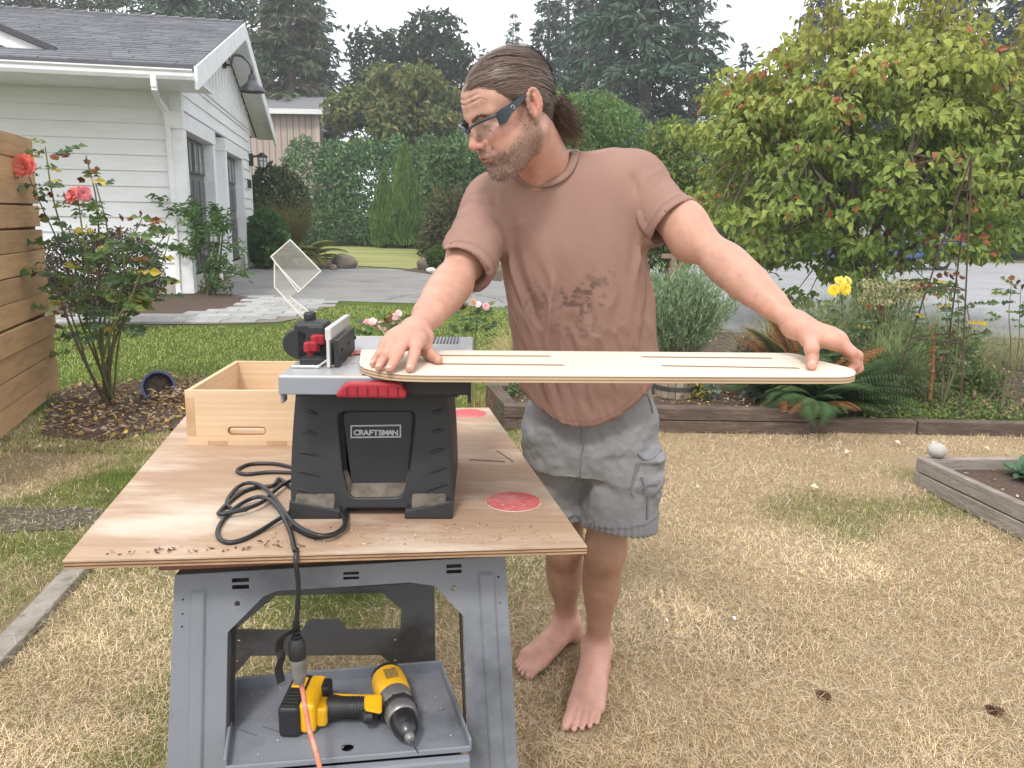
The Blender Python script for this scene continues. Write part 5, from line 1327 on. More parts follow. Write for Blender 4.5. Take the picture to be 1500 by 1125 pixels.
# dogwood
def dogwood():
    rg = np.random.default_rng(77); Yd = 10.6
    c = np.array(atY(1290, 250, Yd)); base = Vector((atY(1258, 440, Yd).x, Yd, 0))
    t = empty('dogwood_tree', base, 'spreading dogwood with yellowing drooping leaves on the right', 'tree')
    rx, ry = 2.65, 2.3; ztop, zbot = atY(1300, 32, Yd).z, atY(1300, 438, Yd).z
    zc, rz = (ztop + zbot) / 2, (ztop - zbot) / 2
    mb = MB()
    fork = base + Vector((-.05, 0, .62)); mb.tube([base, base + Vector((.02, 0, .35)), fork], [.12, .10, .085], 10); own(mb.build('trunk', M_BARK, t), t)
    tips = []
    for k in range(16):
        az = 6.283 * k / 16 + rg.random() * .4; e = rg.uniform(.1, 1.3); d = Vector((math.cos(az) * math.cos(e), math.sin(az) * math.cos(e), math.sin(e)))
        end = Vector((c[0], c[1], zc)) + Vector((d.x * rx * .8, d.y * ry * .8, d.z * rz * 1.2 - .5))
        mid = fork * .55 + end * .45 + Vector((0, 0, .15)); cv = catmull([fork, mid, end], 6)
        own(MB().tube(cv, [.05 * (1 - .06 * i) for i in range(len(cv))], 6).build('limb', M_BARK, t), t); tips += cv[3:]
    tw = MB(); P, A, C, L, N = [], [], [], [], []
    ncl = 660
    for k in range(ncl):
        d = nrm(rg.normal(size=3)); f = (.35 + .65 * rg.random() ** .55)
        if d[2] < -.6 and rg.random() < .5: d[2] *= -1
        u = d * f
        edge = 1 + .40 * (fbm(np.array([d * 2.2]), 3)[0] - .5) * 2
        # wide skirt, rounded top with thin leaders
        cc = np.array([c[0] + u[0] * rx * edge, c[1] + u[1] * ry * edge, zc + u[2] * rz * edge])
        hr = (cc[2] - zbot) / (ztop - zbot)
        if hr < 0: continue
        m = int(rg.integers(30, 52)); rr = .16 + .24 * rg.random() ** 1.5
        ang = rg.random(m) * 6.283; q = rr * np.sqrt(rg.random(m))
        out = nrm(np.array([u[0], u[1], 0.05]))
        p = cc + np.stack([np.cos(ang) * q, np.sin(ang) * q, (rg.random(m) - .5) * .17 - .25 * q * .6], -1)
        a = np.stack([np.cos(ang), np.sin(ang), np.zeros(m)], -1) * .55 + out * .3 + np.array([0, 0, -.6]) + rg.normal(size=(m, 3)) * .5
        nn = np.stack([np.cos(ang), np.sin(ang), np.full(m, .7)], -1) + out * .6 + rg.normal(size=(m, 3)) * .6
        yel = np.clip(.05 + .75 * hr * f + .25 * (rg.random() - .5), 0, 1)
        red = rg.random(m) < (.008 + .12 * (rg.random() < .10 + .2 * (u[0] < -.3)))
        g = np.array([.155, .25, .06]); yy = np.array([.41, .42, .095]); k_ = np.clip(yel + .35 * (rg.random((m, 1)) - .5), 0, 1)
        col = (g * (1 - k_) + yy * k_) * (.75 + .5 * rg.random((m, 1)))
        col = np.where(red[:, None], np.array([.33, .12, .05]) * (.6 + .8 * rg.random((m, 1))), col)
        P.append(p); A.append(a); N.append(nn); C.append(col); L.append(.068 + .062 * rg.random(m))
        if k % 2 == 0:
            tp = min(tips, key=lambda q_: (q_ - Vector(cc)).length); tw.tube([tp, tp * .4 + Vector(cc) * .6 + Vector((0, 0, .06)), Vector(cc)], [.014, .009, .004], 4, cap=False)
    # leaders poking above the crown
    for k in range(84):
        x = rg.uniform(-.95, .95); p0 = np.array([c[0] + x * rx * .8, c[1] + rg.uniform(-.6, .4) * ry, zc + rz * math.sqrt(max(0, 1 - x * x)) * .85]); ln = rg.uniform(.2, .85)
        tw.tube([Vector(p0), Vector(p0 + [rg.uniform(-.1, .1), 0, ln])], [.01, .004], 4, cap=False)
        m = 14; tt = rg.random(m); p = p0 + np.array([0, 0, ln]) * tt[:, None] + rg.normal(size=(m, 3)) * [.07, .07, .02]
        P.append(p); A.append(rg.normal(size=(m, 3)) + [0, 0, -.7]); N.append(rg.normal(size=(m, 3)) * .6 + [0, 0, 1]); C.append(np.array([.30, .30, .06]) * (.7 + .5 * rg.random((m, 1)))); L.append(.08 + .05 * rg.random(m))
    P, A, N, C, L = (np.concatenate(v) for v in (P, A, N, C, L)); 
    own(leaf_obj('crown', P, A, N, L, L * .66, C, M_LEAF, t, 2, droop=.35, fold=.2), t)
    own(tw.build('twig', M_BARK, t, kind='stuff'), t)
dogwood()
shrub('background_hedge', 'dark green hedge beyond the road at the right', 'hedge', hedge_ells(930, 1560, 262, 352, 36, 9, 1.6), 12000, (.22, .38), .5, [(.06, .11, .045), (.045, .085, .035), (.09, .13, .05)], M_LEAF, depth=.4, lump=.25)
# post by the road
def post():
    p = at(983, 420); t = empty('wooden_post', (p.x, p.y, 0), 'short braced wooden post at the roadside behind the lavender', 'post'); k = p.y / FPX
    m = material('post_wood', (.26, .17, .12), (.19, .13, .09), 5, rough=.9)
    h = atY(985, 372, p.y).z
    for n_, mb in (('upright', MB().beam(p, (p.x + .03, p.y, h), .13, .13, up=(0, 1, 0))), ('crossbar', MB().beam((p.x - .25, p.y, h - .05), (p.x + .28, p.y, h - .05), .1, .1)), ('brace', MB().beam((p.x + .05, p.y - .01, h - .45), (p.x + .27, p.y - .01, h - .1), .07, .07))):
        own(mb.build(n_, m, t, bevel=.01), t)
post()
def car(cx, cy, Y, label, col, yaw):
    p = atY(cx, cy, Y); t = empty('parked_car', (p.x, Y, 0), label, 'car', None, rz=yaw)
    paint = material('car_paint', col, None, rough=.25, coat=.6); gl = M_GLASSD; tyre = material('tyre', (.02, .02, .02), None, rough=.9)
    prof = [(-2.2, .35), (-2.25, .62), (-2.1, .85), (-1.2, .95), (1.9, 1.0), (2.2, .9), (2.25, .4)]
    top = [(-1.15, .95), (-.45, 1.42), (.95, 1.45), (1.75, 1.0)]
    M = Matrix(((1, 0, 0, 0), (0, 0, -1, 0), (0, 1, 0, 0), (0, 0, 0, 1)))
    MB().prism(prof, -.88, .88, M).build('body', paint, t, bevel=.08, seg=3)
    MB().prism(top, -.74, .74, M).build('cabin', paint, t, bevel=.06, seg=3)
    for s in (-1, 1): MB().prism([(-.95, 1.0), (-.4, 1.36), (.85, 1.38), (1.45, 1.02)], s * .745 - .01, s * .745 + .01, M).build('side_window', gl, t)
    MB().hexa([(-1.12, -.62, .99), (-1.12, .62, .99), (-1.08, .62, .97), (-1.08, -.62, .97), (-.5, -.6, 1.4), (-.5, .6, 1.4), (-.46, .6, 1.38), (-.46, -.6, 1.38)]).build('windscreen', gl, t)
    for sx in (-1.4, 1.4):
        for sy in (-.8, .8):
            w = MB().lathe([(.2, -.1), (.31, -.1), (.33, -.06), (.33, .06), (.31, .1), (.2, .1)], 20, Matrix.Translation((sx, sy, .33)) @ Matrix.Rotation(R(90), 4, 'X')).build('wheel', tyre, t, smooth=True)
            MB().lathe([(.0, -.09), (.2, -.09), (.2, .09), (0, .09)], 14, Matrix.Translation((sx, sy * 1.02, .33)) @ Matrix.Rotation(R(90), 4, 'X')).build('rim', material('rim', (.5, .5, .52), None, rough=.35, metal=.8) if 'rim' not in bpy.data.materials else bpy.data.materials['rim'], w)
    for sy in (-.62, .62): MB().box((-2.22, sy, .68), (.08, .32, .14)).build('headlight', M_WHITE, t)
car(1300, 370, 26, 'dark blue car just visible under the dogwood leaves', (.05, .08, .19), R(12))
def cabbage():
    p = at(1512, 705, .09); t = empty('cabbage_plant', p, 'blue green leafy vegetable at the back of the grey raised bed', 'vegetable')
    for k in range(16):
        az = 6.283 * k / 16 + random.uniform(-.2, .2); e = random.uniform(.4, 1.2); d = np.array([math.cos(az) * math.cos(e), math.sin(az) * math.cos(e), math.sin(e)]); Ln = random.uniform(.10, .17)
        V, F = [], []
        sd = nrm(np.cross(d, [0, 0, 1.0])); up = np.cross(sd, d)
        for i in range(5):
            for j in range(-2, 3):
                tt = i / 4; V.append(np.array(p) + d * Ln * tt + sd * j * Ln * .2 * math.sin(math.pi * (.1 + .8 * tt)) + up * (.1 * Ln * abs(j) * .4 - .25 * Ln * tt * tt) + RNG.normal(size=3) * .004)
        for i in range(4):
            for j in range(4): q_ = i * 5 + j; F.append((q_, q_ + 1, q_ + 6, q_ + 5))
        own(np_obj('leaf', np.array(V), np.array(F), M_LEAF, t, C=np.array([(.10, .18, .10)] * len(V)) * random.uniform(.8, 1.3), smooth=True), t)
cabbage()
litter('raised_bed_litter', RB, 500, DEAD + [(.4, .36, .3)], (.012, .03), .105, .012)
_p = at(1374, 670, .17); _p = Vector((RB[0][0] + .1, RB[0][1] + .02, .165))
def ball():
    mb = MB().sphere((0, 0, 0), (.052, .05, .042), 24, 16); o = mb.build('stone_ball', material('smooth_stone', (.42, .40, .37), (.34, .32, .29), 12, rough=.85, bump=.3, bscale=80, dirt=(.15, .13, .1), dirt_scale=25, dirt_amt=.5, pos=.66), smooth=80)
    q = at(1374, 671, .165); o.location = (q.x, q.y + .02, .165 + .038); o.rotation_euler = (.1, .1, 0)
    tag(o, 'smooth grey round stone on the corner of the grey raised bed', 'stone')
ball()
for k, (x, y, lb) in enumerate(((1457, 1040, 'brown pine cone in the dry grass at the lower right'), (1207, 1018, 'flattened pine cone half hidden in the dry grass'))):
    p = at(x, y, .02); t = empty('pine_cone', p, lb, 'pine cone', 'pine cones on the lawn'); P, A, N = [], [], []
    M = Matrix.Rotation(R(70), 3, 'X') @ Matrix.Rotation(R(20), 3, 'Y')
    for i in range(90):
        u = i / 90; r = .013 * math.sin(math.pi * (.12 + .85 * u)) ** .8; a = i * 2.4
        P.append(np.array(p) + np.array(M @ Vector((r * .4 * math.cos(a), r * .4 * math.sin(a), (u - .5) * .055)))); A.append(np.array(M @ Vector((math.cos(a), math.sin(a), .5)))); N.append(np.array(M @ Vector((-math.cos(a) * .4, -math.sin(a) * .4, 1))))
    own(leaf_obj('scale', np.array(P), np.array(A), np.array(N), np.full(90, .011), np.full(90, .009), pick([(.19, .11, .07), (.14, .08, .05)], 90, .5), M_LEAF_MATT, t, True), t)
for k, (x, y, lb) in enumerate(((1076, 905, 'tiny square of white paper on the dry grass'), (977, 908, 'thin white paper scrap left of the square one'))):
    p = at(x, y, .035); o = MB().box((0, 0, 0), (.012 if k == 0 else .006, .012, .0008)).build('paper_scrap', M_WHITE); o.location = p; o.rotation_euler = (.5, .2, .3); tag(o, lb, 'paper', 'paper scraps on the dry lawn')
FL = [(1243, 660), (1130, 640), (1372, 648), (1440, 655), (86, 655), (62, 654), (205, 638), (1187, 712), (1020, 714), (1500, 655), (1310, 646), (1200, 652)]
FLL = ['pale fallen leaf straight out from the yellow rose, on the dry lawn', 'small fallen leaf at the foot of the sword fern', 'fallen leaf on the lawn just behind the stone ball', 'fallen leaf right of the leaf behind the stone ball', 'large cream fallen leaf on the grass below the rose bed', 'fallen leaf left of the large cream one below the rose bed', 'fallen leaf on the grass beside the corner of the plywood sheet', 'lone fallen leaf in the middle of the dry lawn',
       'fallen leaf on the dry lawn right of the shorts', 'fallen leaf at the right frame edge by the grey raised bed', 'fallen leaf against the timber edging under the trellis', 'fallen leaf against the timber edging right of the sword fern']
for k, (x, y) in enumerate(FL):
    p = at(x, y, .035); a = random.uniform(0, 6.283); n = 1
    V, F, m = leafset(np.array([[0, 0, 0.]]), np.array([[math.cos(a), math.sin(a), .1]]), np.array([[random.uniform(-.3, .3), -.5, 1]]), .05, .032, rich=True)
    o = np_obj('fallen_leaf', V, F, M_LEAF_MATT, C=np.array([random.choice([(.55, .5, .3), (.5, .38, .2), (.6, .55, .42)])] * len(V))); o.location = p
    tag(o, FLL[k], 'leaf', 'fallen leaves on the lawn')
# =================================================================== WORK TABLE
def vv(*a): return Vector(a)
class Plane:
    """pixel -> coordinates on a plane through P0 with axes ex, ey"""
    def __init__(s, P0, ex, ey):
        s.P0, s.ex = Vector(P0), Vector(ex).normalized(); s.n = s.ex.cross(Vector(ey)).normalized(); s.ey = s.n.cross(s.ex)
        s.M = Matrix(((s.ex.x, s.ey.x, s.n.x, s.P0.x), (s.ex.y, s.ey.y, s.n.y, s.P0.y), (s.ex.z, s.ey.z, s.n.z, s.P0.z), (0, 0, 0, 1)))
    def px(s, x, y):
        d = Vector(_ray(x, y)); o = Vector((0, 0, CAM_H)); t = (s.P0 - o).dot(s.n) / d.dot(s.n); q = o + d * t - s.P0
        return (q.dot(s.ex), q.dot(s.ey))
    def pts(s, L): return [s.px(*p) for p in L]

M_PLY = material('worn_plywood', (.43, .305, .205), (.33, .215, .145), 2.2, detail=7, rough=.75, stretch=(.7, 2.2, 1), wave=((3, 30, 3), .5, (.27, .165, .105), .4), dirt=(.58, .49, .40), dirt_scale=2.6, dirt_amt=.85, dirt_sharp=.2, pos=.46, bump=.15, bscale=60)
M_PLY_E1 = material('ply_edge_light', (.42, .27, .16), (.30, .18, .1), 20, rough=.85, stretch=(.3, 1, 1), bump=.4, bscale=80)
M_PLY_E2 = material('ply_edge_dark', (.17, .095, .055), (.11, .06, .035), 20, rough=.9, stretch=(.3, 1, 1), bump=.5, bscale=80)
TZ = .80
FLc, FRc, BRc = at(91, 822, TZ), at(860, 800, TZ), at(716, 597, TZ)
BLc = FLc + (BRc - FRc)
def plywood():
    t = empty('plywood_sheet', (FLc + BRc) / 2, 'worn plywood sheet serving as the table top on the grey sawhorse', 'plywood sheet')
    c = (FLc + BRc) / 2; th = .0155; n = 5
    for k in range(n):
        z1 = -k * th / n; z0 = z1 - th / n; ins = (0, .0012, .0, .0014, .0)[k]
        P = []
        for z in (z0, z1):
            for q in (FLc, FRc, BRc, BLc):
                d = (c - q).normalized() * ins; P.append(vv(q.x + d.x, q.y + d.y, TZ + z))
        own(MB().hexa(P).build('veneer' if k == 0 else 'ply', M_PLY if k == 0 else (M_PLY_E1, M_PLY_E2)[k % 2], t), t)
    return t
plywood()
def cleat():
    a, b = atY(232, 832, 1.335), atY(752, 808, 1.44); z0, z1 = .748, TZ - .016
    d = (b - a); d.z = 0; d.normalize(); s = Vector((-d.y, d.x, 0)) * .07
    P = [vv(a.x, a.y, z0), vv(b.x, b.y, z0), vv(b.x + s.x, b.y + s.y, z0), vv(a.x + s.x, a.y + s.y, z0)]
    mb = MB().hexa(P + [vv(p.x, p.y, z1) for p in P])
    o = mb.build('red_board', material('red_brown_stain', (.25, .105, .075), (.19, .08, .06), 5, rough=.8, stretch=(.4, 2, 2), dirt=(.02, .018, .018), dirt_scale=7, dirt_amt=.85, dirt_sharp=.15, pos=.54, bump=.2, bscale=40), bevel=.002)
    tag(o, 'reddish stained board clamped between the plywood sheet and the sawhorse', 'board')
cleat()
# ------------------------------------------------------------------ sawhorse
M_PAINT = material('grey_trestle_paint', (.175, .19, .22), (.20, .215, .245), 4, rough=.42, dirt=(.045, .05, .058), dirt_scale=2.6, dirt_amt=.85, dirt_sharp=.22, pos=.5, bump=.12, bscale=120)
M_PAINT_SHADE = material('shaded_trestle_paint', (.13, .137, .155), (.085, .09, .10), 4, rough=.5, dirt=(.02, .02, .022), dirt_scale=5, dirt_amt=.6, bump=.12, bscale=120)  # same grey paint, with the shade on the rear panel put into its colour
M_BLACK_P = material('black_plastic', (.016, .017, .019), (.028, .028, .03), 12, rough=.5, bump=.08, bscale=200)
def sawhorse():
    Pl, Pr = atY(256, 842, 1.365), atY(740, 814, 1.455)
    ex = (Pr - Pl); lean = Vector((.02, -.16, -1)).normalized()
    pf = Plane(Pl, ex, -lean)
    t = empty('sawhorse', (Pl.x * .5 + Pr.x * .5, 1.5, 0), 'grey painted folding sawhorse with a tool tray under the plywood', 'sawhorse')
    floor = lambda x, y: pf.px(x, y)
    L = pf.pts([(256, 842), (740, 814)])
    bl = pf.px(238, 1290); br = pf.px(768, 1275)
    out = [L[0], L[1], br, pf.px(694, 1280), pf.px(686, 1095), pf.px(678, 902), pf.px(637, 858), pf.px(600, 853), pf.px(404, 866), pf.px(386, 874), pf.px(334, 926), pf.px(330, 1120), pf.px(322, 1290), bl]
    holes = []
    def slot(x0, y0, x1, y1): holes.append(pf.pts([(x0, y0), (x1, y0 - 1), (x1, y1 - 1), (x0, y1)]))
    slot(340, 847, 365, 853); slot(340, 857, 365, 863); slot(503, 838, 526, 842); slot(503, 845, 526, 849); slot(654, 827, 676, 832); slot(654, 835, 676, 840)
    def hole(x, y, r): 
        cx, cy = pf.px(x, y); holes.append([(cx + r * math.cos(k * .785), cy + r * math.sin(k * .785)) for k in range(8)])
    hole(348, 884, .0055); hole(664, 861, .0055)
    for x, y in ((269, 878), (268, 899), (267, 918), (730, 845), (731, 869), (732, 883)): hole(x, y, .0022)
    M = pf.M
    own(plate('front_panel', [out] + holes, .004, M_PAINT, t, .0008, M), t)
    # flanges folded back along the edges
    W = lambda x, y, d: pf.M @ Vector((*pf.px(x, y), -d))
    def fold(a, b, d0, d1, name, mat, w=.004):
        A, B = pf.px(*a), pf.px(*b); u = Vector((B[0] - A[0], B[1] - A[1], 0)).normalized(); sd = Vector((-u.y, u.x, 0)) * w
        P = []
        for d in (-d1, -d0):
            for q, s in ((A, 0), (B, 0), (B, 1), (A, 1)): P.append(pf.M @ (Vector((q[0], q[1], d)) + sd * s))
        own(MB().hexa(P).build(name, mat, t), t)
    fold((256.5, 842), (239, 1288), .002, .055, 'side_flange', M_PAINT_SHADE)
    fold((739, 814), (766, 1275), .002, .055, 'side_flange', M_PAINT_SHADE, -.004)
    fold((256, 842.5), (740, 814.5), .002, .05, 'top_flange', M_PAINT_SHADE, -.004)
    fold((335, 926), (331, 1120), .003, .05, 'side_flange', M_BLACK_P)
    fold((677, 902), (685, 1095), .003, .05, 'side_flange', M_BLACK_P, -.004)
    P_ = [pf.px(*q) for q in ((262, 843), (736, 816), (736, 852), (262, 880))]
    own(MB().hexa([pf.M @ Vector((*p, d)) for d in (-.045, -.02) for p in P_]).build('dark_slot_backing', M_BLACK_P, t), t)  # black block added behind the panel so its slots read dark
    # pressed ribs down the legs
    for a, b, w in (((291, 862), (284, 1280), .016), ((712, 836), (737, 1270), .018)):
        A, B = pf.px(*a), pf.px(*b); 
        P = [(A[0] - w, A[1], .0018), (A[0] + w, A[1], .0018), (B[0] + w, B[1], .0018), (B[0] - w, B[1], .0018), (A[0] - w + .006, A[1] - .008, .0075), (A[0] + w - .006, A[1] - .008, .0075), (B[0] + w - .006, B[1], .0075), (B[0] - w + .006, B[1], .0075)]
        own(MB().hexa([pf.M @ Vector(p) for p in P]).build('leg_rib', M_PAINT, t, bevel=.002), t)
    # rear panel leans the other way
    Rl, Rr = Pl + Vector((.02, .20, -.0)), Pr + Vector((-.02, .20, 0))
    pr = Plane(Rl, Rr - Rl, -Vector((0, .22, -1)))
    w = (Rr - Rl).length
    P2 = pr.pts
    out = [(.0, 0), (w, 0), pr.px(636, 855), pr.px(637, 1000), pr.px(640, 1150), pr.px(600, 1150), pr.px(594, 985), pr.px(556, 959), pr.px(368, 960), pr.px(342, 988), pr.px(330, 1150), pr.px(280, 1150), pr.px(300, 870)]
    out = [(0.0, 0.0), (w, 0.0), pr.px(636, 845), pr.px(641, 1180), pr.px(600, 1180), pr.px(596, 990), pr.px(557, 959), pr.px(368, 960), pr.px(342, 990), pr.px(336, 1180), pr.px(285, 1180), pr.px(300, 845)]
    out = [pr.px(300, 845), pr.px(636, 838), pr.px(641, 1180), pr.px(600, 1180), pr.px(596, 990), pr.px(557, 959), pr.px(368, 960), pr.px(342, 990), pr.px(336, 1180), pr.px(285, 1180)]
    hole2 = pr.pts([(348, 922), (442, 923), (452, 908), (498, 907), (508, 922), (586, 921), (588, 892), (560, 868), (404, 872), (352, 916)])
    hs = []
    for x, y in ((350, 938), (347, 968), (579, 937), (579, 967)):
        cx, cy = pr.px(x, y); hs.append([(cx + .004 * math.cos(k * .785), cy + .004 * math.sin(k * .785)) for k in range(8)])
    own(plate('rear_panel', [out, hole2] + hs, .004, M_PAINT_SHADE, t, .0006, pr.M), t)
    # tray
    z = .41
    q = [at(346, 1003, z), at(646, 978, z), at(689, 1092, z), at(330, 1122, z)]
    cen = sum(q, Vector()) / 4
    mb = MB(); mb.hexa([p - vv(0, 0, .012) for p in (q[3], q[2], q[1], q[0])] + [p - vv(0, 0, .009) for p in (q[3], q[2], q[1], q[0])])
    # floor with a finger hole
    own(plate('tray', [[(p.x, p.y) for p in (q[3], q[2], q[1], q[0])], [(at(509, 1089, z).x + .0125 * math.cos(k * .5236), at(509, 1089, z).y + .0125 * math.sin(k * .5236)) for k in range(12)]], .004, M_PAINT, t, 0, Matrix.Translation((0, 0, z - .01))), t)
    own(MB().hexa([p + (cen - p) * .06 - vv(0, 0, .034) for p in (q[3], q[2], q[1], q[0])] + [p + (cen - p) * .06 - vv(0, 0, .03) for p in (q[3], q[2], q[1], q[0])]).build('tray_underside', M_BLACK_P, t), t)  # black plate added below so the finger hole reads dark
    for i, (a, b) in enumerate(((q[0], q[1]), (q[1], q[2]), (q[2], q[3]), (q[3], q[0]))):
        h = (.03, .026, .012, .026)[i]
        own(MB().beam(a + vv(0, 0, h / 2 - .012), b + vv(0, 0, h / 2 - .012), .006, h).build('tray_rim', M_PAINT, t, bevel=.002), t)
    a, b = q[3] + vv(.0, -.012, -.02), q[2] + vv(.0, -.012, -.02)
    own(MB().beam(a - vv(0, 0, .012), b - vv(0, 0, .012), .02, .035).build('tray_lip', M_PAINT, t, bevel=.004), t)
    for (x0, y0, x1, y1) in ((350, 1068, 377, 1078), (384, 1064, 412, 1073), (612, 1046, 626, 1044), (640, 1041, 652, 1039)):
        own(MB().beam(at(x0, y0, z - .0075), at(x1, y1, z - .0075), .0012, .0010).build('press_mark', M_PAINT_SHADE, t), t)
    return t
sawhorse()

# ------------------------------------------------------------------ table saw
def table_saw():
    Pl, Pr = at(425, 757, TZ), at(663, 757, TZ); O = (Pl + Pr) / 2; ex = (Pr - Pl).normalized(); ey = Vector((-ex.y, ex.x, 0)); W = (Pr - Pl).length; s = W / 238
    t = empty('table_saw', O, 'small black benchtop table saw with grey top and red handle', 'table saw')
    M0 = Matrix(((ex.x, ey.x, 0, O.x), (ex.y, ey.y, 0, O.y), (0, 0, 1, TZ), (0, 0, 0, 1)))
    H = 1.078 - TZ
    def put(mb, name, mat, par=None, **k):
        for i, v in enumerate(mb.v): mb.v[i] = tuple(M0 @ Vector(v))
        o = mb.build(name, mat, par or t, **k)
        if par is None: own(o, t)
        return o
    M_BODY = material('saw_body_plastic', (.016, .017, .019), (.026, .027, .029), 9, rough=.42, rough2=.58, dirt=(.11, .09, .065), dirt_scale=5, dirt_amt=.22, dirt_sharp=.3, pos=.55, bump=.2, bscale=260, bdist=.002)
    M_DUST = material('dusty_black_plastic', (.17, .145, .115), (.06, .052, .045), 30, rough=.9, bump=.2, bscale=200)
    hw = lambda z: (.1655 - .0165 * (z / H) ** 1.0 + .004 * math.sin(math.pi * z / H))
    fy = lambda z: .0 + .035 * (z / H)            # front face leans back
    # body shell: front plate with the inset opening, sides, back
    pf = Plane(M0 @ Vector((0, 0, 0)), ex, ey * .035 + Vector((0, 0, H)))
    zs = [H * k / 8 for k in range(9)]
    kk = math.sqrt(1 + (.035 / H) ** 2)
    out = [(-hw(z), z * kk) for z in zs] + [(hw(z), z * kk) for z in reversed(zs)]
    out = [(-hw(0), .0), *out[1:-1], (hw(0), .0), (.075, .0), (.066, .017), (-.05, .017), (-.058, 0)]
    def rc(pts, r=.012, n=4):
        o = []
        for i, p in enumerate(pts):
            a, b, c = Vector(pts[i - 1]), Vector(p), Vector(pts[(i + 1) % len(pts)])
            u, v = (a - b).normalized() * r, (c - b).normalized() * r
            for k in range(n + 1): tt = k / n; o.append(tuple((b + u) * (1 - tt) ** 2 + b * 2 * tt * (1 - tt) + (b + v) * tt ** 2))
        return o
    win = rc(pf.pts([(494, 604), (609, 603), (600, 690), (590, 728), (512, 729), (502, 690)]), .016)
    me = plate_mesh('front_face', [out, win], .022, .004, pf.M @ Matrix.Translation((0, 0, -.011)), M_BODY)
    o = bpy.data.objects.new('front_face', me); link(o, t); own(o, t)
    win2 = rc(pf.pts([(499, 606), (604, 605), (594, 712), (513, 713)]), .012)
    own(plate('inset_panel', [win2], .004, material('inset_panel', (.012, .014, .018), (.018, .02, .024), 20, rough=.4, bump=.1, bscale=200, bdist=.002), t, 0, pf.M @ Matrix.Translation((0, 0, -.024))), t)
    # sloped dusty ledge round the inset
    ledge = pf.pts([(503, 690), (512, 729), (590, 728), (600, 690)]); led2 = pf.pts([(506, 690), (514, 711), (593, 710), (597, 690)])
    mb = MB(); mb.add([pf.M @ Vector((*p, -.003)) for p in ledge] + [pf.M @ Vector((*p, -.021)) for p in led2], [(0, 1, 5, 4), (1, 2, 6, 5), (2, 3, 7, 6)]); own(mb.build('inset_ledge', M_DUST, t), t)
    side = pf.pts([(494, 606), (503, 690)]); s2 = pf.pts([(500, 607), (506, 690)])
    mb = MB(); mb.add([pf.M @ Vector((*p, -.003)) for p in side] + [pf.M @ Vector((*p, -.021)) for p in s2], [(0, 1, 3, 2)])
    own(mb.build('inset_ledge', M_BODY, t), t); mb = MB()
    side = pf.pts([(609, 605), (600, 690)]); s2 = pf.pts([(603, 606), (597, 690)])
    mb.add([pf.M @ Vector((*p, -.003)) for p in side] + [pf.M @ Vector((*p, -.021)) for p in s2], [(0, 2, 3, 1)]); own(mb.build('inset_ledge', M_BODY, t), t)
    D = .40
    mb = MB(); vs, fs = [], []
    for i, z in enumerate(zs): vs += [(-hw(z) + .004, fy(z) + .015, z), (-hw(z), fy(z) + .03, z), (-hw(z), D - .05 * z / H - .03, z), (-hw(z) + .03, D - .05 * z / H, z), (hw(z) - .03, D - .05 * z / H, z), (hw(z), D - .05 * z / H - .03, z), (hw(z), fy(z) + .03, z), (hw(z) - .004, fy(z) + .015, z)]
    for i in range(8):
        for k in range(7): a = i * 8 + k; fs.append((a, a + 1, a + 9, a + 8))
    mb.add(vs, fs); put(mb, 'housing', M_BODY, smooth=True)
    put(MB().box((0, D / 2 + .02, .03), (.29, D - .08, .03)), 'housing_base', M_BODY)
    # flank ribs and feet
    for sx, rows in ((-1, [((447, 602), (464, 607)), ((444, 632), (464, 637)), ((438, 662), (466, 667)), ((436, 690), (468, 697)), ((433, 716), (472, 727))]), (1, [((633, 606), (648, 602)), ((632, 634), (650, 631)), ((630, 664), (652, 658)), ((627, 694), (655, 684)), ((623, 720), (656, 708))])):
        for a, b in rows:
            A, B = pf.px(*a), pf.px(*b); P = [pf.M @ Vector((A[0] + (B[0] - A[0]) * u, A[1] + (B[1] - A[1]) * u + .0025 * math.sin(math.pi * u) , .001)) for u in (0, .25, .5, .75, 1)]
            own(MB().tube(P, [.0018, .0034, .004, .0034, .0018], 7).build('flank_rib', M_BODY, t, smooth=True), t)
    for sx in (-1, 1):
        x0, x1 = (-.167, -.06) if sx < 0 else (.068, .167)
        P = [(x0, -.014, 0), (x1, -.014, 0), (x1, .06, 0), (x0, .06, 0), (x0 + (.0 if sx > 0 else .004), -.012, .018 if sx > 0 else .040), (x1 - (.004 if sx > 0 else 0), -.012, .040 if sx > 0 else .018), (x1 - .004, .05, .045), (x0 + .004, .05, .045)]
        put(MB().hexa(P), 'foot', M_BODY, bevel=.004)
        put(MB().hexa([(x0 + .012, -.0125, .016 if sx > 0 else .034), (x1 - .012, -.0125, .034 if sx > 0 else .016), (x1 - .012, .012, .03), (x0 + .012, .012, .03), (x0 + .02, -.011, .0195 if sx > 0 else .046), (x1 - .02, -.011, .046 if sx > 0 else .0195), (x1 - .014, .005, .05), (x0 + .014, .005, .05)]), 'dusty_pad', M_DUST, bevel=.004)
    # maker's plate
    M_SILVER = material('silver_print', (.42, .43, .45), None, rough=.4)
    fr0 = pf.pts([(511, 625), (586, 624), (586, 643), (511, 644)]); fr1 = pf.pts([(513, 627), (584, 626), (584, 641), (513, 642)])
    own(plate('badge_frame', [fr0, fr1], .001, M_SILVER, t, 0, pf.M @ Matrix.Translation((0, 0, -.0205))), t)
    bx, by = pf.px(548.5, 639.6)
    for k, ch in enumerate('CRAFTSMAN'):
        o = text_mesh('letter', ch, .0152, .0005, pf.M @ Matrix.Translation((bx + (k - 4) * .0099, by, -.0205)) @ Matrix.Scale(1.1, 4, (1, 0, 0)), M_SILVER, t, bold=.0006); own(o, t)
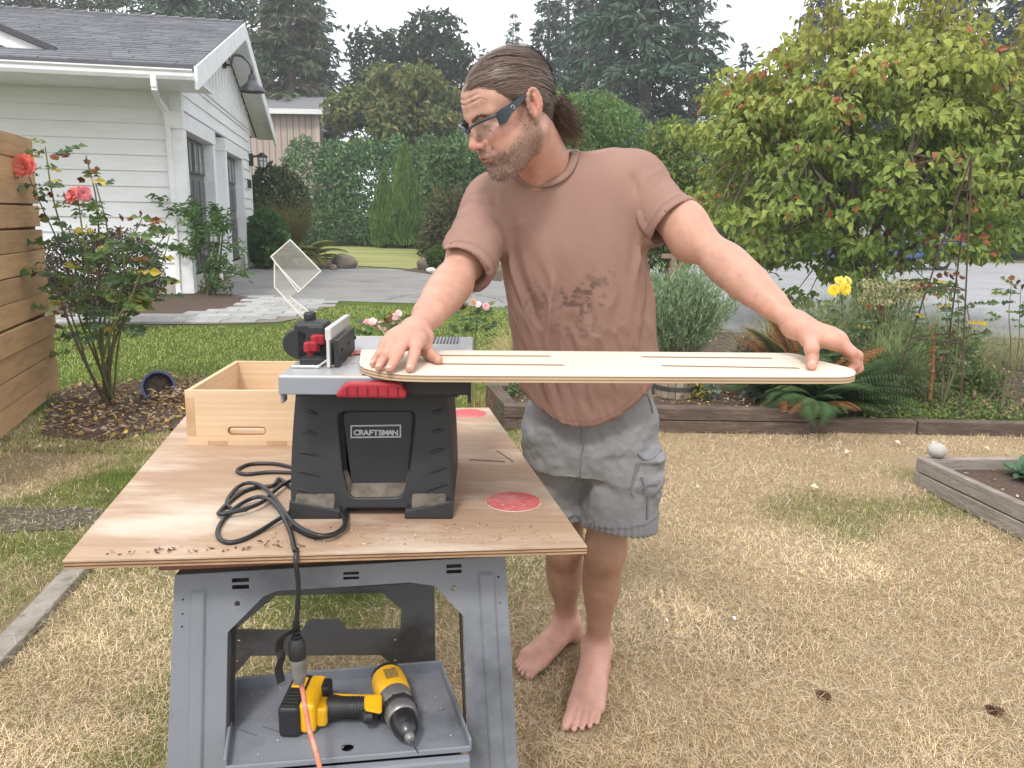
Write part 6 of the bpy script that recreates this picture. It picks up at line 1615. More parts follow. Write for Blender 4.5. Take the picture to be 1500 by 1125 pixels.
    # top table
    M_TOP = material('saw_top_grey', (.42, .43, .44), (.36, .37, .385), 8, rough=.38, metal=.3, dirt=(.55, .42, .29), dirt_scale=9, dirt_amt=.35, bump=.05, bscale=200)
    M_FASC = material('saw_fascia_grey', (.23, .25, .285), (.205, .22, .25), 5, rough=.4)
    iM = M0.inverted(); ZT = 1.110
    f_l = iM @ at(411, 547, ZT); b_l = iM @ at(440, 491, ZT); f_r = iM @ at(690, 552, ZT); zt = ZT - TZ
    yf = min(f_l.y, f_r.y); xl, xr = f_l.x, f_r.x; yb = b_l.y
    put(MB().box(((xl - .0 + xr) / 2, (yf + yb) / 2, zt - .008), (xr - xl, yb - yf, .016)), 'table_top', M_TOP, bevel=.003)
    xm = -.03
    put(MB().hexa([(xl, yf - .003, zt - .036), (xm + .1, yf - .003, zt - .036), (xm + .1, yf + .012, zt - .036), (xl, yf + .012, zt - .036), (xl, yf - .001, zt - .003), (xm + .1, yf - .001, zt - .003), (xm + .1, yf + .012, zt - .003), (xl, yf + .012, zt - .003)]), 'front_fascia', M_FASC, bevel=.002)
    put(MB().box(((xm + .1 + xr) / 2, yf + .006, zt - .022), (xr - xm - .1, .02, .026)), 'front_rail', M_BLACK_P, bevel=.002)  # black plastic, its black also holding the shadow under the board
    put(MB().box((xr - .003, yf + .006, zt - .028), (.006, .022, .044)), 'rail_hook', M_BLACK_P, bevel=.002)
    put(MB().box((xl + .004, yf + .02, zt - .04), (.006, .03, .03)), 'rail_hook', M_FASC, bevel=.002)
    put(MB().box(((xl + xr) / 2, (yf + yb) / 2, zt - .03), (xr - xl - .05, yb - yf - .05, .03)), 'under_frame', M_BODY)
    for x in (.005, .10): put(MB().box((x, (yf + yb) / 2, zt + .0006), (.012, yb - yf - .01, .0016)), 'mitre_slot', M_DARK_METAL)
    for k in range(9): put(MB().box((.165 - .0 - k * .008, yb - .06, zt + .001), (.003, .11, .003)), 'table_ridge', M_DARK_METAL)
    put(MB().box((.045, (yf + yb) / 2 + .0, zt + .001), (.06, .26, .002)), 'throat_plate', material('throat_plate', (.55, .43, .31), (.45, .34, .24), 12, rough=.7), bevel=.001)
    own(MB().add([at(505, 517, ZT + .003), at(529, 512, ZT + .003), at(530, 518, ZT + .003), at(506, 520, ZT + .003)], [(0, 1, 2, 3)]).build('blade_mark', material('red_mark', (.5, .07, .06), None, rough=.5), t), t)
    # red grip
    M_RED = material('red_grip', (.36, .022, .035), (.31, .018, .03), 12, rough=.4, bump=.06, bscale=150)
    g = [iM @ atY(x, y, (M0 @ Vector((0, yf - .012, 0))).y) for x, y in ((494, 580), (496, 572), (505, 561), (514, 558), (578, 558), (588, 561), (597, 574), (595, 582))]
    MR = Matrix(((1, 0, 0, 0), (0, 0, -1, 0), (0, 1, 0, 0), (0, 0, 0, 1)))
    mb = MB().prism([(p.x, p.z) for p in g], -(yf - .004), -(yf - .028), MR); grip = put(mb, 'grip', M_RED, bevel=.006, seg=3)
    for k in range(6):
        x = g[0].x + .022 + k * .0185; put(MB().box((x, yf - .0285, g[0].z + .012), (.0022, .002, .018)), 'grip_groove', material('grip_groove', (.12, .01, .014), None, rough=.6) if k == 0 else bpy.data.materials['grip_groove'])
    # rip fence: white extrusion over a dark face, running front to back
    M_EXTR = material('fence_extrusion', (.62, .62, .61), (.55, .55, .55), 6, rough=.4, metal=.4)
    n0 = iM @ at(479, 540, ZT); n1x = n0.x + .004; L_ = .22
    put(MB().box((n1x, n0.y + L_ / 2, zt + .068), (.012, L_, .024)), 'fence_rail', M_EXTR, bevel=.002)
    put(MB().box((n1x - .001, n0.y + L_ / 2, zt + .030), (.006, L_, .056)), 'fence_web', M_EXTR, bevel=.001)
    put(MB().box((n1x + .013, n0.y + L_ / 2 - .002, zt + .028), (.009, L_ - .02, .052)), 'fence_face', M_BLACK_P, bevel=.001)
    for yy in (.05, .13, .21): put(MB().lathe([(0, -.002), (.004, -.002), (.004, .002), (0, .002)], 10, Matrix.Translation((n1x + .018, n0.y + yy, zt + .03)) @ Matrix.Rotation(R(90), 4, 'Y')), 'fence_bolt', M_DARK_METAL)
    # guard bracket, red knobs, tray
    e = iM @ at(428, 512, ZT)
    def PX(x, y, yy): return iM @ atY(x, y, (M0 @ Vector((0, yy, 0))).y)
    yk = n0.y + .085
    a, b = PX(432, 508, yk), PX(478, 472, yk)
    put(MB().box(((a.x + b.x) / 2, yk + .03, (zt + b.z) / 2), (b.x - a.x, .06, b.z - zt)), 'guard_bracket', M_BLACK_P, bevel=.008)
    put(MB().lathe([(.0, -.03), (.028, -.03), (.031, -.024), (.031, .024), (.028, .03), (0, .03)], 24, Matrix.Translation((a.x + .006, yk + .03, zt + .034)) @ Matrix.Rotation(R(90), 4, 'X')), 'round_housing', M_BLACK_P, smooth=True)
    put(MB().hexa([(a.x + .02, yk - .004, zt + .03), (b.x - .004, yk - .004, zt + .03), (b.x - .004, yk + .01, zt + .03), (a.x + .02, yk + .01, zt + .03), (a.x + .03, yk - .004, b.z - .008), (b.x - .004, yk - .004, b.z - .008), (b.x - .004, yk + .01, b.z - .008), (a.x + .03, yk + .01, b.z - .008)]), 'bracket_cover', M_BLACK_P, bevel=.003)
    for dx, dz in ((0, 0), (.006, .012)):
        c_ = PX(456 + dx * 600, 502, yk - .03); M_ = Matrix.Translation((c_.x, yk - .03 + dx * 2, zt + .031 + dz)) @ Matrix.Rotation(R(90), 4, 'X')
        lob = [((.0125 + .0028 * math.cos(3 * k * .2094)) * math.cos(k * .2094), (.0125 + .0028 * math.cos(3 * k * .2094)) * math.sin(k * .2094)) for k in range(30)]
        Mz = Matrix.Translation((c_.x - .002 + dx, yk - .03 + dx * 3, zt + .024 + dz))
        mb = MB().prism(lob, 0, .02, Mz); put(mb, 'red_knob', M_RED, bevel=.003, seg=2)
        put(MB().lathe([(.006, -.014), (.006, .0)], 12, Mz), 'knob_stem', M_RED)
    p0, p1 = PX(440, 535, n0.y + .02), PX(473, 520, n0.y + .02)
    put(MB().box(((p0.x + p1.x) / 2, n0.y + .035, zt + .0075), (p1.x - p0.x, .03, .015)), 'small_black_box', M_BLACK_P, bevel=.001)
    put(MB().box(((p0.x + p1.x) / 2, n0.y + .035, zt + .016), (p1.x - p0.x - .008, .022, .002)), 'box_recess', M_DARK_METAL)
    put(MB().tube([(p0.x - .01, n0.y + .0, zt + .004), (p1.x - .005, n0.y + .0, zt + .004), (p1.x + .008, n0.y + .025, zt + .012)], .0025, 8), 'grey_lever', M_EXTR, smooth=True)
    # clear blade guard, tipped up
    M_CLEAR = bpy.data.materials.new('clear_guard'); M_CLEAR.use_nodes = True
    nt = M_CLEAR.node_tree; pb = nt.nodes['Principled BSDF']; pb.inputs['Base Color'].default_value = (.78, .76, .70, 1); pb.inputs['Roughness'].default_value = .12; pb.inputs['Alpha'].default_value = .07; pb.inputs['Coat Weight'].default_value = .5
    M_CL2 = M_CLEAR.copy(); M_CL2.name = 'clear_guard_edge'; M_CL2.node_tree.nodes['Principled BSDF'].inputs['Alpha'].default_value = .38; M_CL2.node_tree.nodes['Principled BSDF'].inputs['Base Color'].default_value = (.86, .85, .80, 1)
    yg = yk + .045
    def gpx(L, y): return [PX(x, yy, y) for x, yy in L]
    box = [(397, 376), (425, 351), (470, 397), (437, 428)]; arm = [(402, 384), (402, 420), (446, 468), (456, 460), (424, 434), (440, 424)]
    for nm, poly, ya, yb_ in (('guard_box', box, yg - .022, yg + .026), ('guard_arm', arm, yg - .012, yg + .012)):
        fr, bk = gpx(poly, ya), gpx(poly, yb_)
        n = len(poly)
        for L in (fr, bk):
            c = sum(L, Vector()) / n
            dd = Vector((0, .0012, 0)); mb = MB(); mb.add([p - dd for p in L] + [p + dd for p in L], [tuple(range(n)), tuple(range(2 * n - 1, n - 1, -1))] + [(i, n + i, n + (i + 1) % n, (i + 1) % n) for i in range(n)]); put(mb, 'guard_panel', M_CLEAR)
        for i in range(n):
            if nm == 'guard_box' and i == 2: pass
            mb = MB(); a_, b_, c_, d_ = fr[i], fr[(i + 1) % n], bk[(i + 1) % n], bk[i]; cen = sum(fr + bk, Vector()) / (2 * n)
            off = lambda p: p + (cen - p).normalized() * .002
            mb.hexa([a_, b_, c_, d_, off(a_), off(b_), off(c_), off(d_)]); put(mb, 'guard_wall', M_CLEAR if i % 2 else M_CL2)
        for L in (fr, bk):
            mb = MB().tube(L + [L[0]], .0016, 5); put(mb, 'guard_edge', M_CL2)
    h = PX(455, 463, yg); put(MB().box((h.x, yg, h.z - .002), (.022, .03, .026)), 'guard_hinge', M_BLACK_P, bevel=.006)
    put(MB().lathe([(0, -.002), (.005, -.002), (.005, .002), (0, .002)], 10, Matrix.Translation((h.x, yg - .016, h.z)) @ Matrix.Rotation(R(90), 4, 'X')), 'hinge_bolt', M_DARK_METAL)
    return ZT
SAW_Z = table_saw()

# ------------------------------------------------------------------ board being cut
BT = SAW_Z + .0135
M_BOARD = material('pale_plywood', (.70, .62, .52), (.655, .57, .465), 2.5, rough=.55, stretch=(.5, 4, 1), wave=((2, 40, 2), .4, (.58, .47, .35), .4), bump=.03, bscale=80)
M_BOARD_E = material('birch_edge', (.52, .40, .27), (.44, .32, .2), 14, rough=.8, stretch=(.3, 1, 1))
M_BOARD_E2 = material('birch_edge_dark', (.30, .2, .125), (.24, .155, .095), 14, rough=.85, stretch=(.3, 1, 1))
def board():
    def T(x, y): p = at(x, y, BT); return (p.x, p.y)
    corner = lambda pts: [T(*p) for p in pts]
    out = corner([(529, 512), (1156, 517), (1170, 519), (1192, 526), (1216, 532), (1238, 537), (1250, 541), (1253.5, 545), (1252, 549), (1245, 551.5), (1232, 552.5)] + [(1150, 552.3), (900, 551.2), (700, 550.2), (620, 549.6)] + [(590, 548.6), (566, 546.5), (548, 543), (535, 539.5), (528, 535.5), (526.5, 531)])
    c = Vector((sum(p[0] for p in out) / len(out), sum(p[1] for p in out) / len(out), BT))
    t = empty('cut_board', c, 'pale slotted plywood board the man slides across the saw', 'board')
    slots = []
    for (x0, y0, x1, y1, w) in ((612, 520.3, 802, 521.5, .0085), (640, 532.8, 822, 534.6, .008), (944, 522.6, 1126, 524.5, .0085), (974, 535.6, 1166, 539.0, .008)):
        a, b = Vector((*T(x0, y0), 0)), Vector((*T(x1, y1), 0)); d = (b - a).normalized(); s = Vector((-d.y, d.x, 0)); L = []
        for k in range(7): th = -math.pi / 2 + math.pi * k / 6; L.append(tuple((b + d * math.cos(th) * w + s * math.sin(th) * w)[:2]))
        for k in range(7): th = math.pi / 2 + math.pi * k / 6; L.append(tuple((a + d * math.cos(th) * w + s * math.sin(th) * w)[:2]))
        slots.append(L)
    n = 5; th = .0125
    for k in range(n):
        ta = (0, .0007, .0037, .0066, .0096, .0125)
        z = BT - (ta[k] + ta[k + 1]) / 2
        own(plate('veneer' if k == 0 else 'ply', [out] + slots, ta[k + 1] - ta[k], (M_BOARD, M_BOARD_E2, M_BOARD_E, M_BOARD_E2, M_BOARD_E)[k], t, 0, Matrix.Translation((0, 0, z))), t)
board()

# ------------------------------------------------------------------ wooden box
M_BOX = material('box_birch', (.66, .50, .33), (.56, .40, .25), 2.5, rough=.6, stretch=(.6, .6, 4), wave=((1.5, 1.5, 22), .7, (.46, .29, .165), .45), bump=.03, bscale=80, objvar=.06)
M_BOX_E = material('box_end_grain', (.50, .33, .19), (.40, .25, .14), 20, rough=.8, objvar=.06)
def wooden_box():
    A = at(276, 652.5, TZ); B = at(440, 652.8, TZ); ex = (B - A).normalized(); ey = Vector((-ex.y, ex.x, 0))
    h = atY(276, 572, A.y).z - TZ
    dep = (at(337, 530, TZ + h) - A).dot(ey) + .02; w = .46; tk = .013
    t = empty('wooden_box', A, 'open pale plywood box with finger joints and a slotted hand hole', 'wooden box')
    pl = Plane(A, ex, Vector((0, 0, 1))); out = [(0, 0), (w, 0), (w, h), (0, h)]
    def rr(x0, y0, x1, y1): a, b = pl.px(x0, y0), pl.px(x1, y1); return a[0], b[1], b[0], a[1]
    x0, z0, x1, z1 = rr(333, 625, 390, 638); hh = rrect(x0, z0, x1, z1, (z1 - z0) * .48, 5)
    own(plate('front_side', [out, hh], tk, M_BOX, t, .0006, pl.M @ Matrix.Translation((0, 0, -tk / 2))), t)
    x0i, z0i, x1i, z1i = x0 + .004, z0 + .004, x1 - .004, z1 - .004
    own(plate('hand_hole_rim', [hh, rrect(x0i, z0i, x1i, z1i, (z1i - z0i) * .48, 5)], .004, material('singed_rim', (.30, .13, .05), (.4, .2, .09), 20, rough=.8), t, 0, pl.M @ Matrix.Translation((0, 0, -.006))), t)
    # visible tabs of the joints
    for (a, b, c, d) in ((275.5, 583, 283, 638), (305, 646, 333, 652.3), (391, 646, 420, 652.5)):
        q0, q1 = pl.px(a, d), pl.px(c, b); mb = MB(); mb.box(((max(q0[0], .0) + q1[0]) / 2, (q0[1] + q1[1]) / 2, .0004), (q1[0] - max(q0[0], 0), q1[1] - max(q0[1], 0), .0012), pl.M); own(mb.build('finger_joint', M_BOX_E, t), t)
    F = lambda u, v, z: A + ex * u + ey * v + Vector((0, 0, z))
    def bx(u0, u1, v0, v1, z0, z1, n, m): own(MB().hexa([F(u0, v0, z0), F(u1, v0, z0), F(u1, v1, z0), F(u0, v1, z0), F(u0, v0, z1), F(u1, v0, z1), F(u1, v1, z1), F(u0, v1, z1)]).build(n, m, t, bevel=.0008), t)
    bx(.0, tk, tk + .0006, dep - tk, 0, h - .0008, 'left_side', M_BOX); bx(w - tk, w, tk + .0006, dep - tk, 0, h - .0008, 'right_side', M_BOX)
    bx(0, w, dep - tk + .0006, dep, 0, h, 'back_side', M_BOX); bx(tk + .0006, w - tk - .0006, tk + .0006, dep - tk, .004, .012, 'bottom', M_BOX)
    bx(.0 - .0006, .0, tk * 0 - .0, tk, .025, h - .03, 'finger_joint', M_BOX_E)
wooden_box()

# ------------------------------------------------------------------ sanding discs
M_SAND = material('red_abrasive', (.52, .115, .115), (.46, .095, .10), 30, rough=.95, dirt=(.62, .30, .27), dirt_scale=7, dirt_amt=.55, bump=.3, bscale=400, bdist=.001)
M_PAPER = material('disc_paper', (.68, .60, .52), None, rough=.9)
for (x, y, rpx, lb, hs) in ((752, 735, 40, 'red sanding disc with a chipped rim near the front right of the plywood', 8), (686, 606, 27, 'faded red sanding disc at the back of the plywood behind the saw', 6)):
    c = at(x, y, TZ); k = math.hypot(c.y, CAM_H - TZ); r = rpx * (c.y * .978 + (CAM_H - TZ) * .208) / FPX
    t = empty('sanding_disc', c, lb, 'sanding disc', 'red sanding discs on the plywood')
    o_ = [((r * (1 - (.05 * random.random() if random.random() < .3 else .005))) * math.cos(a * 6.283 / 48), r * (1 - (.03 * random.random())) * math.sin(a * 6.283 / 48)) for a in range(48)]
    def hl(cx, cy, q): return [(cx + q * math.cos(i * .785), cy + q * math.sin(i * .785)) for i in range(8)]
    H_ = [hl(r * .55 * math.cos(i * 6.283 / hs), r * .55 * math.sin(i * 6.283 / hs), r * .07) for i in range(hs)]
    back = [(r * 1.012 * math.cos(a * 6.283 / 40), r * 1.012 * math.sin(a * 6.283 / 40)) for a in range(40)]
    own(plate('paper_back', [back] + H_, .0008, M_PAPER, t, 0, Matrix.Translation(c + Vector((0, 0, .0006)))), t)
    own(plate('grit_face', [o_] + H_, .0006, M_SAND, t, 0, Matrix.Translation(c + Vector((0, 0, .0014)))), t)

# ------------------------------------------------------------------ cords
M_CORD = material('black_cord', (.014, .015, .017), (.022, .023, .025), 30, rough=.38, bump=.05, bscale=200)
def c7(L): return [(80 + x / 3.125, 500 + y / 3.125) for x, y in L]
def cord():
    base = at(430, 740, TZ); t = empty('power_cord', base, 'black power cord of the saw coiled on the plywood and hanging down', 'power cord')
    r = .0046
    def run(L, zs, nm='cable'):
        n = len(L); P = []
        for i, (x, y) in enumerate(L):
            u = i / (n - 1) * (len(zs) - 1); j = min(int(u), len(zs) - 2); z = TZ + r + zs[j] + (zs[j + 1] - zs[j]) * (u - j)
            P.append(at(x, y, z))
        return P
    tube = lambda P, nm='cable', m=M_CORD, rr=r: own(MB().tube(catmull(P, 6), rr, 10).build(nm, m, t, smooth=True), t)
    tube(run(c7([(1120, 590), (1078, 575), (1000, 560), (900, 562), (848, 580), (838, 598), (880, 608), (980, 599), (1078, 601), (1120, 606)]), [.0, 0, 0]))
    tube(run(c7([(1110, 690), (1074, 664), (1028, 630), (1000, 660), (930, 668), (860, 690), (800, 735), (765, 770), (752, 790), (800, 785), (880, 765), (950, 735), (1000, 690), (1046, 655), (1110, 632), (1200, 648), (1280, 692), (1325, 750), (1336, 805), (1318, 855), (1262, 888), (1190, 884), (1110, 845), (1050, 780), (1000, 710), (950, 664), (890, 648), (838, 668), (800, 712), (790, 750), (830, 772), (880, 768)]), [0, .002, .0, .0, .006, .0095, .0095, .004, .0, .004, .012, .014, .012, .004, .0, .0]))
    P = run(c7([(835, 676), (880, 652), (930, 662), (985, 720)]), [.004, .012])
    Q = run(c7([(1090, 850), (1180, 892), (1290, 878), (1330, 835), (1302, 775), (1222, 737), (1130, 752), (1040, 805), (950, 862), (860, 908), (790, 920), (750, 895), (752, 850), (795, 790), (868, 735), (940, 712), (1000, 737), (1045, 800), (1082, 885), (1099, 955)]), [0, .0, .008, .008, .002, .008, .0, .0, .0, .0, .002, .010, .016, .006, .002])
    ef = at(434, 812, TZ)
    yE = FLc.y + (FRc.y - FLc.y) * (435 - 91) / 769 - .007
    Q += [Vector((at(433.5, 812, TZ).x, yE + .012, TZ + r + .001)), Vector((atY(434.5, 826, yE).x, yE - .004, TZ - .012)), atY(437, 860, yE - .002), atY(434, 918, yE + .0)]
    tube(Q)
    yy = yE
    c = [atY(434, 912, yy), atY(434.5, 938, yy), atY(436, 962, yy), atY(438, 985, yy), atY(440, 1000, yy)]
    for i in range(5): 
        u = i / 4; p = c[0].lerp(c[1], u); own(MB().tube([p - vv(0, 0, .002), p + vv(0, 0, .002)], .0068 + .0012 * u, 12).build('strain_relief', M_CORD, t, smooth=True), t)
    own(MB().tube([c[1] + vv(0, 0, .004), c[1] - vv(0, 0, .004), c[2], c[2] - vv(0, 0, .004)], [.011, .015, .0165, .014], 12).build('plug', M_BLACK_P, t, smooth=True), t)
    strap = [atY(438, 918, yy - .008), atY(428, 925, yy - .010), atY(413, 935, yy - .008), atY(409, 950, yy - .004), atY(412, 965, yy - .006), atY(408, 980, yy - .004), atY(412, 1000, yy - .002)]
    cv = catmull(strap, 5); mb = MB()
    for i in range(len(cv) - 1):
        w = .011; d = (cv[i + 1] - cv[i]).normalized(); s = d.cross(Vector((0, 1, .2))).normalized() * w * .5 + Vector((0, .006, 0)); d2 = (cv[min(i + 2, len(cv) - 1)] - cv[i + 1 if i + 2 < len(cv) else i]).normalized(); s2 = d2.cross(Vector((0, 1, .2))).normalized() * w * .5 + Vector((0, .006, 0))
        off = Vector((0, .0015, 0)); mb.hexa([cv[i] - s, cv[i] + s, cv[i + 1] + s2, cv[i + 1] - s2, cv[i] - s + off, cv[i] + s + off, cv[i + 1] + s2 + off, cv[i + 1] - s2 + off])
    own(mb.build('cable_strap', M_BLACK_P, t, fix=True), t)
    # extension cord
    t2 = empty('extension_cord', c[3], 'worn orange extension cord joined to the black plug with tape', 'extension cord')
    own(MB().tube([c[2] - vv(0, 0, .002), c[3], c[3] - vv(0, 0, .02)], [.015, .0155, .010], 12).build('connector', material('taped_connector', (.22, .21, .2), (.10, .10, .10), 18, rough=.3, coat=.5, bump=.4, bscale=40), t2, smooth=True), t2)
    own(MB().tube(catmull([c[3] - vv(0, 0, .01), atY(443, 1010, yy), atY(447, 1035, yy - .02), atY(453, 1068, yy - .06), atY(461, 1095, yy - .09), atY(470, 1135, yy - .12), atY(476, 1200, yy - .14), atY(480, 1400, yy - .14)], 6), .0048, 10).build('cable', material('orange_cord', (.46, .12, .06), (.50, .2, .13), 18, rough=.55, dirt=(.55, .42, .36), dirt_scale=22, dirt_amt=.5), t2, smooth=True), t2)
cord()

# ------------------------------------------------------------------ drill
def drill():
    z0 = .41 - .008
    O = at(528, 1045, z0 + .03)
    t = empty('cordless_drill', (O.x, O.y, z0), 'yellow and black cordless drill lying on the sawhorse tray', 'drill')
    YEL = material('drill_yellow', (.78, .42, .012), (.72, .38, .010), 10, rough=.38, dirt=(.2, .13, .03), dirt_scale=9, dirt_amt=.25); BLK = material('drill_rubber', (.013, .014, .016), (.022, .022, .024), 20, rough=.55, bump=.1, bscale=300, bdist=.001)
    GRY = material('gearbox_metal', (.26, .255, .25), (.20, .195, .19), 12, rough=.4, metal=.6); CHK = material('chuck_metal', (.05, .05, .055), (.08, .08, .085), 12, rough=.3, metal=.8)
    hA, hB = at(566, 990, z0 + .038), at(600, 1080, z0 + .030)      # rear and nose of the motor axis
    ax = (hB - hA).normalized(); L = (hB - hA).length
    q = ax.to_track_quat('Z', 'Y').to_matrix().to_4x4(); MH = Matrix.Translation(hA) @ q
    def put(mb, n, m, par=None, **k):
        o = mb.build(n, m, par or t, **k)
        if par is None: own(o, t)
        return o
    f = L / .205
    def lat(prof, n, m, seg=22, **k): return put(MB().lathe([(r, z * f) for r, z in prof], seg, MH), n, m, smooth=True, **k)
    lat([(.0, -.012), (.026, -.010), (.033, .0), (.034, .02), (.034, .024)], 'motor_cap', BLK)
    lat([(.0345, .012), (.036, .03), (.036, .068), (.033, .078)], 'motor_housing', YEL)
    lat([(.033, .076), (.034, .08), (.033, .108), (.030, .112)], 'gearbox', GRY)
    lat([(.030, .110), (.034, .113), (.034, .126), (.032, .128)], 'mode_ring', BLK)
    for k in range(10):
        a = k * .628; p = MH @ Vector((.034 * math.cos(a), .034 * math.sin(a), .119 * f)); put(MB().box((0, 0, 0), (.005, .005, .012), Matrix.Translation(p) @ q @ Matrix.Rotation(a, 4, 'Z')), 'ring_tooth', BLK, bevel=.001)
    lat([(.032, .127), (.033, .13), (.0315, .146), (.028, .15)], 'clutch_collar', GRY)
    lat([(.027, .149), (.0265, .152), (.0255, .178), (.024, .18), (.0235, .184), (.017, .196), (.010, .204), (.0, .206)], 'chuck', CHK)
    lat([(.011, .2), (.010, .208), (.006, .214), (0, .215)], 'chuck_jaw', GRY, 12)
    tip = MH @ Vector((0, 0, .213 * f)); put(MB().tube([tip, tip + ax * .012 + vv(0.004, 0, -.006), at(613, 1103, z0 + .004)], [.0015, .0014, .0009], 6), 'drill_bit', CHK)
    # handle
    g0, g1 = at(556, 1036, z0 + .034), at(482, 1036, z0 + .03)
    cv = [g0, g0.lerp(g1, .3) + vv(0, .0, 0), g0.lerp(g1, .7), g1]
    put(MB().tube(cv, [.0245, .0205, .021, .026], 16), 'handle', BLK, smooth=True)
    s = (g1 - g0).normalized()
    put(MB().tube([g0 + vv(-.012, .018, .010), g0.lerp(g1, .35) + vv(0, .014, .0135), g0.lerp(g1, .75) + vv(0, .016, .0135), g1 + vv(.006, .02, .012)], [.006, .005, .005, .006], 8), 'handle_stripe', YEL, smooth=True)
    for k in range(9): p = g0.lerp(g1, .3 + .06 * k); put(MB().tube([p - s * .0012, p + s * .0012], .0221, 16), 'grip_ring', BLK, smooth=True)
    put(MB().hexa([at(531, 1024, z0 + .014), at(561, 1024, z0 + .014), at(558, 1048, z0 + .012), at(533, 1046, z0 + .012), at(533, 1018, z0 + .058), at(560, 1016, z0 + .06), at(560, 1046, z0 + .056), at(534, 1041, z0 + .054)]), 'yoke', YEL, bevel=.006, seg=3)
    put(MB().tube([at(545, 1050, z0 + .032), at(538, 1051, z0 + .032), at(534, 1046, z0 + .032)], [.012, .013, .010], 10), 'trigger', BLK, smooth=True)
    # foot and battery
    def blk(pts, zb, zt_, n, m, bev): return put(MB().hexa([at(x, y, z0 + zb) for x, y in pts[0]] + [at(x, y, z0 + zt_) for x, y in pts[1]]), n, m, bevel=bev, seg=3)
    F = lambda x0, x1, y0, y1: [(x0, y1), (x1, y1), (x1, y0), (x0, y0)]
    c_ = at(445, 1055, z0); 
    def obox(x0, x1, y0, y1, zb, zt_, n, m, bev, sk=.0):
        """box by world x/y about the battery centre"""
        P = [(c_.x + x, c_.y + y + sk * x, z0 + z) for z in (zb, zt_) for x, y in ((x0, y0), (x1, y0), (x1, y1), (x0, y1))]
        return put(MB().hexa(P), n, m, bevel=bev, seg=3)
    obox(-.034, .008, -.058, .062, .001, .066, 'battery_pack', BLK, .008)
    obox(.004, .036, -.05, .058, .004, .068, 'foot', YEL, .009)
    obox(.030, .055, -.035, .012, .008, .050, 'foot_lug', YEL, .008)
    obox(.030, .05, .012, .050, .012, .066, 'control_panel', BLK, .006)
    obox(.036, .0362 + .002, .018, .03, .05, .066, 'led_button', YEL, .001)
    obox(-.026, .001, .012, .046, .064, .0675, 'battery_label', YEL, .001)
    for k in range(5): obox(-.0352, -.033 + .002, -.045 + .012 * k, -.040 + .012 * k, .01, .05, 'battery_rib', BLK, .0015)
    for k in range(5): obox(-.028, .002, -.050 + .011 * k, -.046 + .011 * k, .0655, .0672, 'battery_rib', BLK, .0008)
    M = Matrix.Translation((c_.x - .0125, c_.y + .020, z0 + .0678)) @ Matrix.Rotation(R(8), 4, 'Z')
    own(text_mesh('print', 'XR', .018, .0003, M, BLK, t), t)
    p = g0.lerp(g1, .55); put(MB().sphere(p + vv(0.004, -.014, .0155), (.0025, .002, .0015), 8, 5), 'paint_spot', material('blue_spot', (.03, .12, .45), None, rough=.4), smooth=True)
    # label on the motor
    p = MH @ Vector((0, 0, .046 * f)); 
    put(MB().box((0, 0, .0362), (.026, .034, .0012), Matrix.Translation(p) @ Matrix(((q[0][0], q[0][2], 0, 0), (q[1][0], q[1][2], 0, 0), (0, 0, 1, 0), (0, 0, 0, 1)))), 'rating_label', material('rating_label', (.34, .22, .05), (.12, .08, .03), 160, rough=.5, detail=2))
drill()

# debris on the plywood and the saw
def debris():
    q = [at(x, y, TZ) for x, y in ((130, 812), (300, 800), (470, 790), (470, 800), (300, 812), (140, 816))]
    litter('debris', [(p.x, p.y) for p in q], 45, [(.16, .09, .05), (.24, .15, .09), (.1, .06, .035)], (.006, .016), TZ + .001, .004)
    q = [at(x, y, TZ) for x, y in ((380, 775), (760, 765), (840, 795), (400, 803))]
    litter('sawdust', [(p.x, p.y) for p in q], 230, [(.6, .45, .28), (.5, .34, .2), (.2, .12, .07)], (.002, .008), TZ + .001, .002)
    q = [at(x, y, SAW_Z) for x, y in ((440, 545), (530, 541), (528, 500), (600, 493), (480, 493))]
    litter('saw_chips', [(p.x, p.y) for p in q], 260, [(.75, .6, .42), (.65, .48, .3)], (.002, .007), SAW_Z + .003, .002)
    q = [at(x, y, .404) for x, y in ((350, 1010), (640, 985), (680, 1085), (345, 1110))]
    litter('tray_chips', [(p.x, p.y) for p in q], 90, [(.6, .45, .28), (.45, .33, .2)], (.003, .008), .4035, .002)
    for k, (a, b) in enumerate((((688, 673), (740, 676)), ((728, 660), (752, 676)))):
        o = MB().tube([at(*a, TZ + .002), at(*b, TZ + .002)], .0011, 5).build('twig', material('twig_bark', (.2, .09, .05), None, rough=.9) if k == 0 else bpy.data.materials['twig_bark'])
        tag(o, ('thin brown twig lying across the plywood right of the saw', 'shorter slanted twig touching the longer one on the plywood')[k], 'twig', 'twigs on the plywood')
debris()
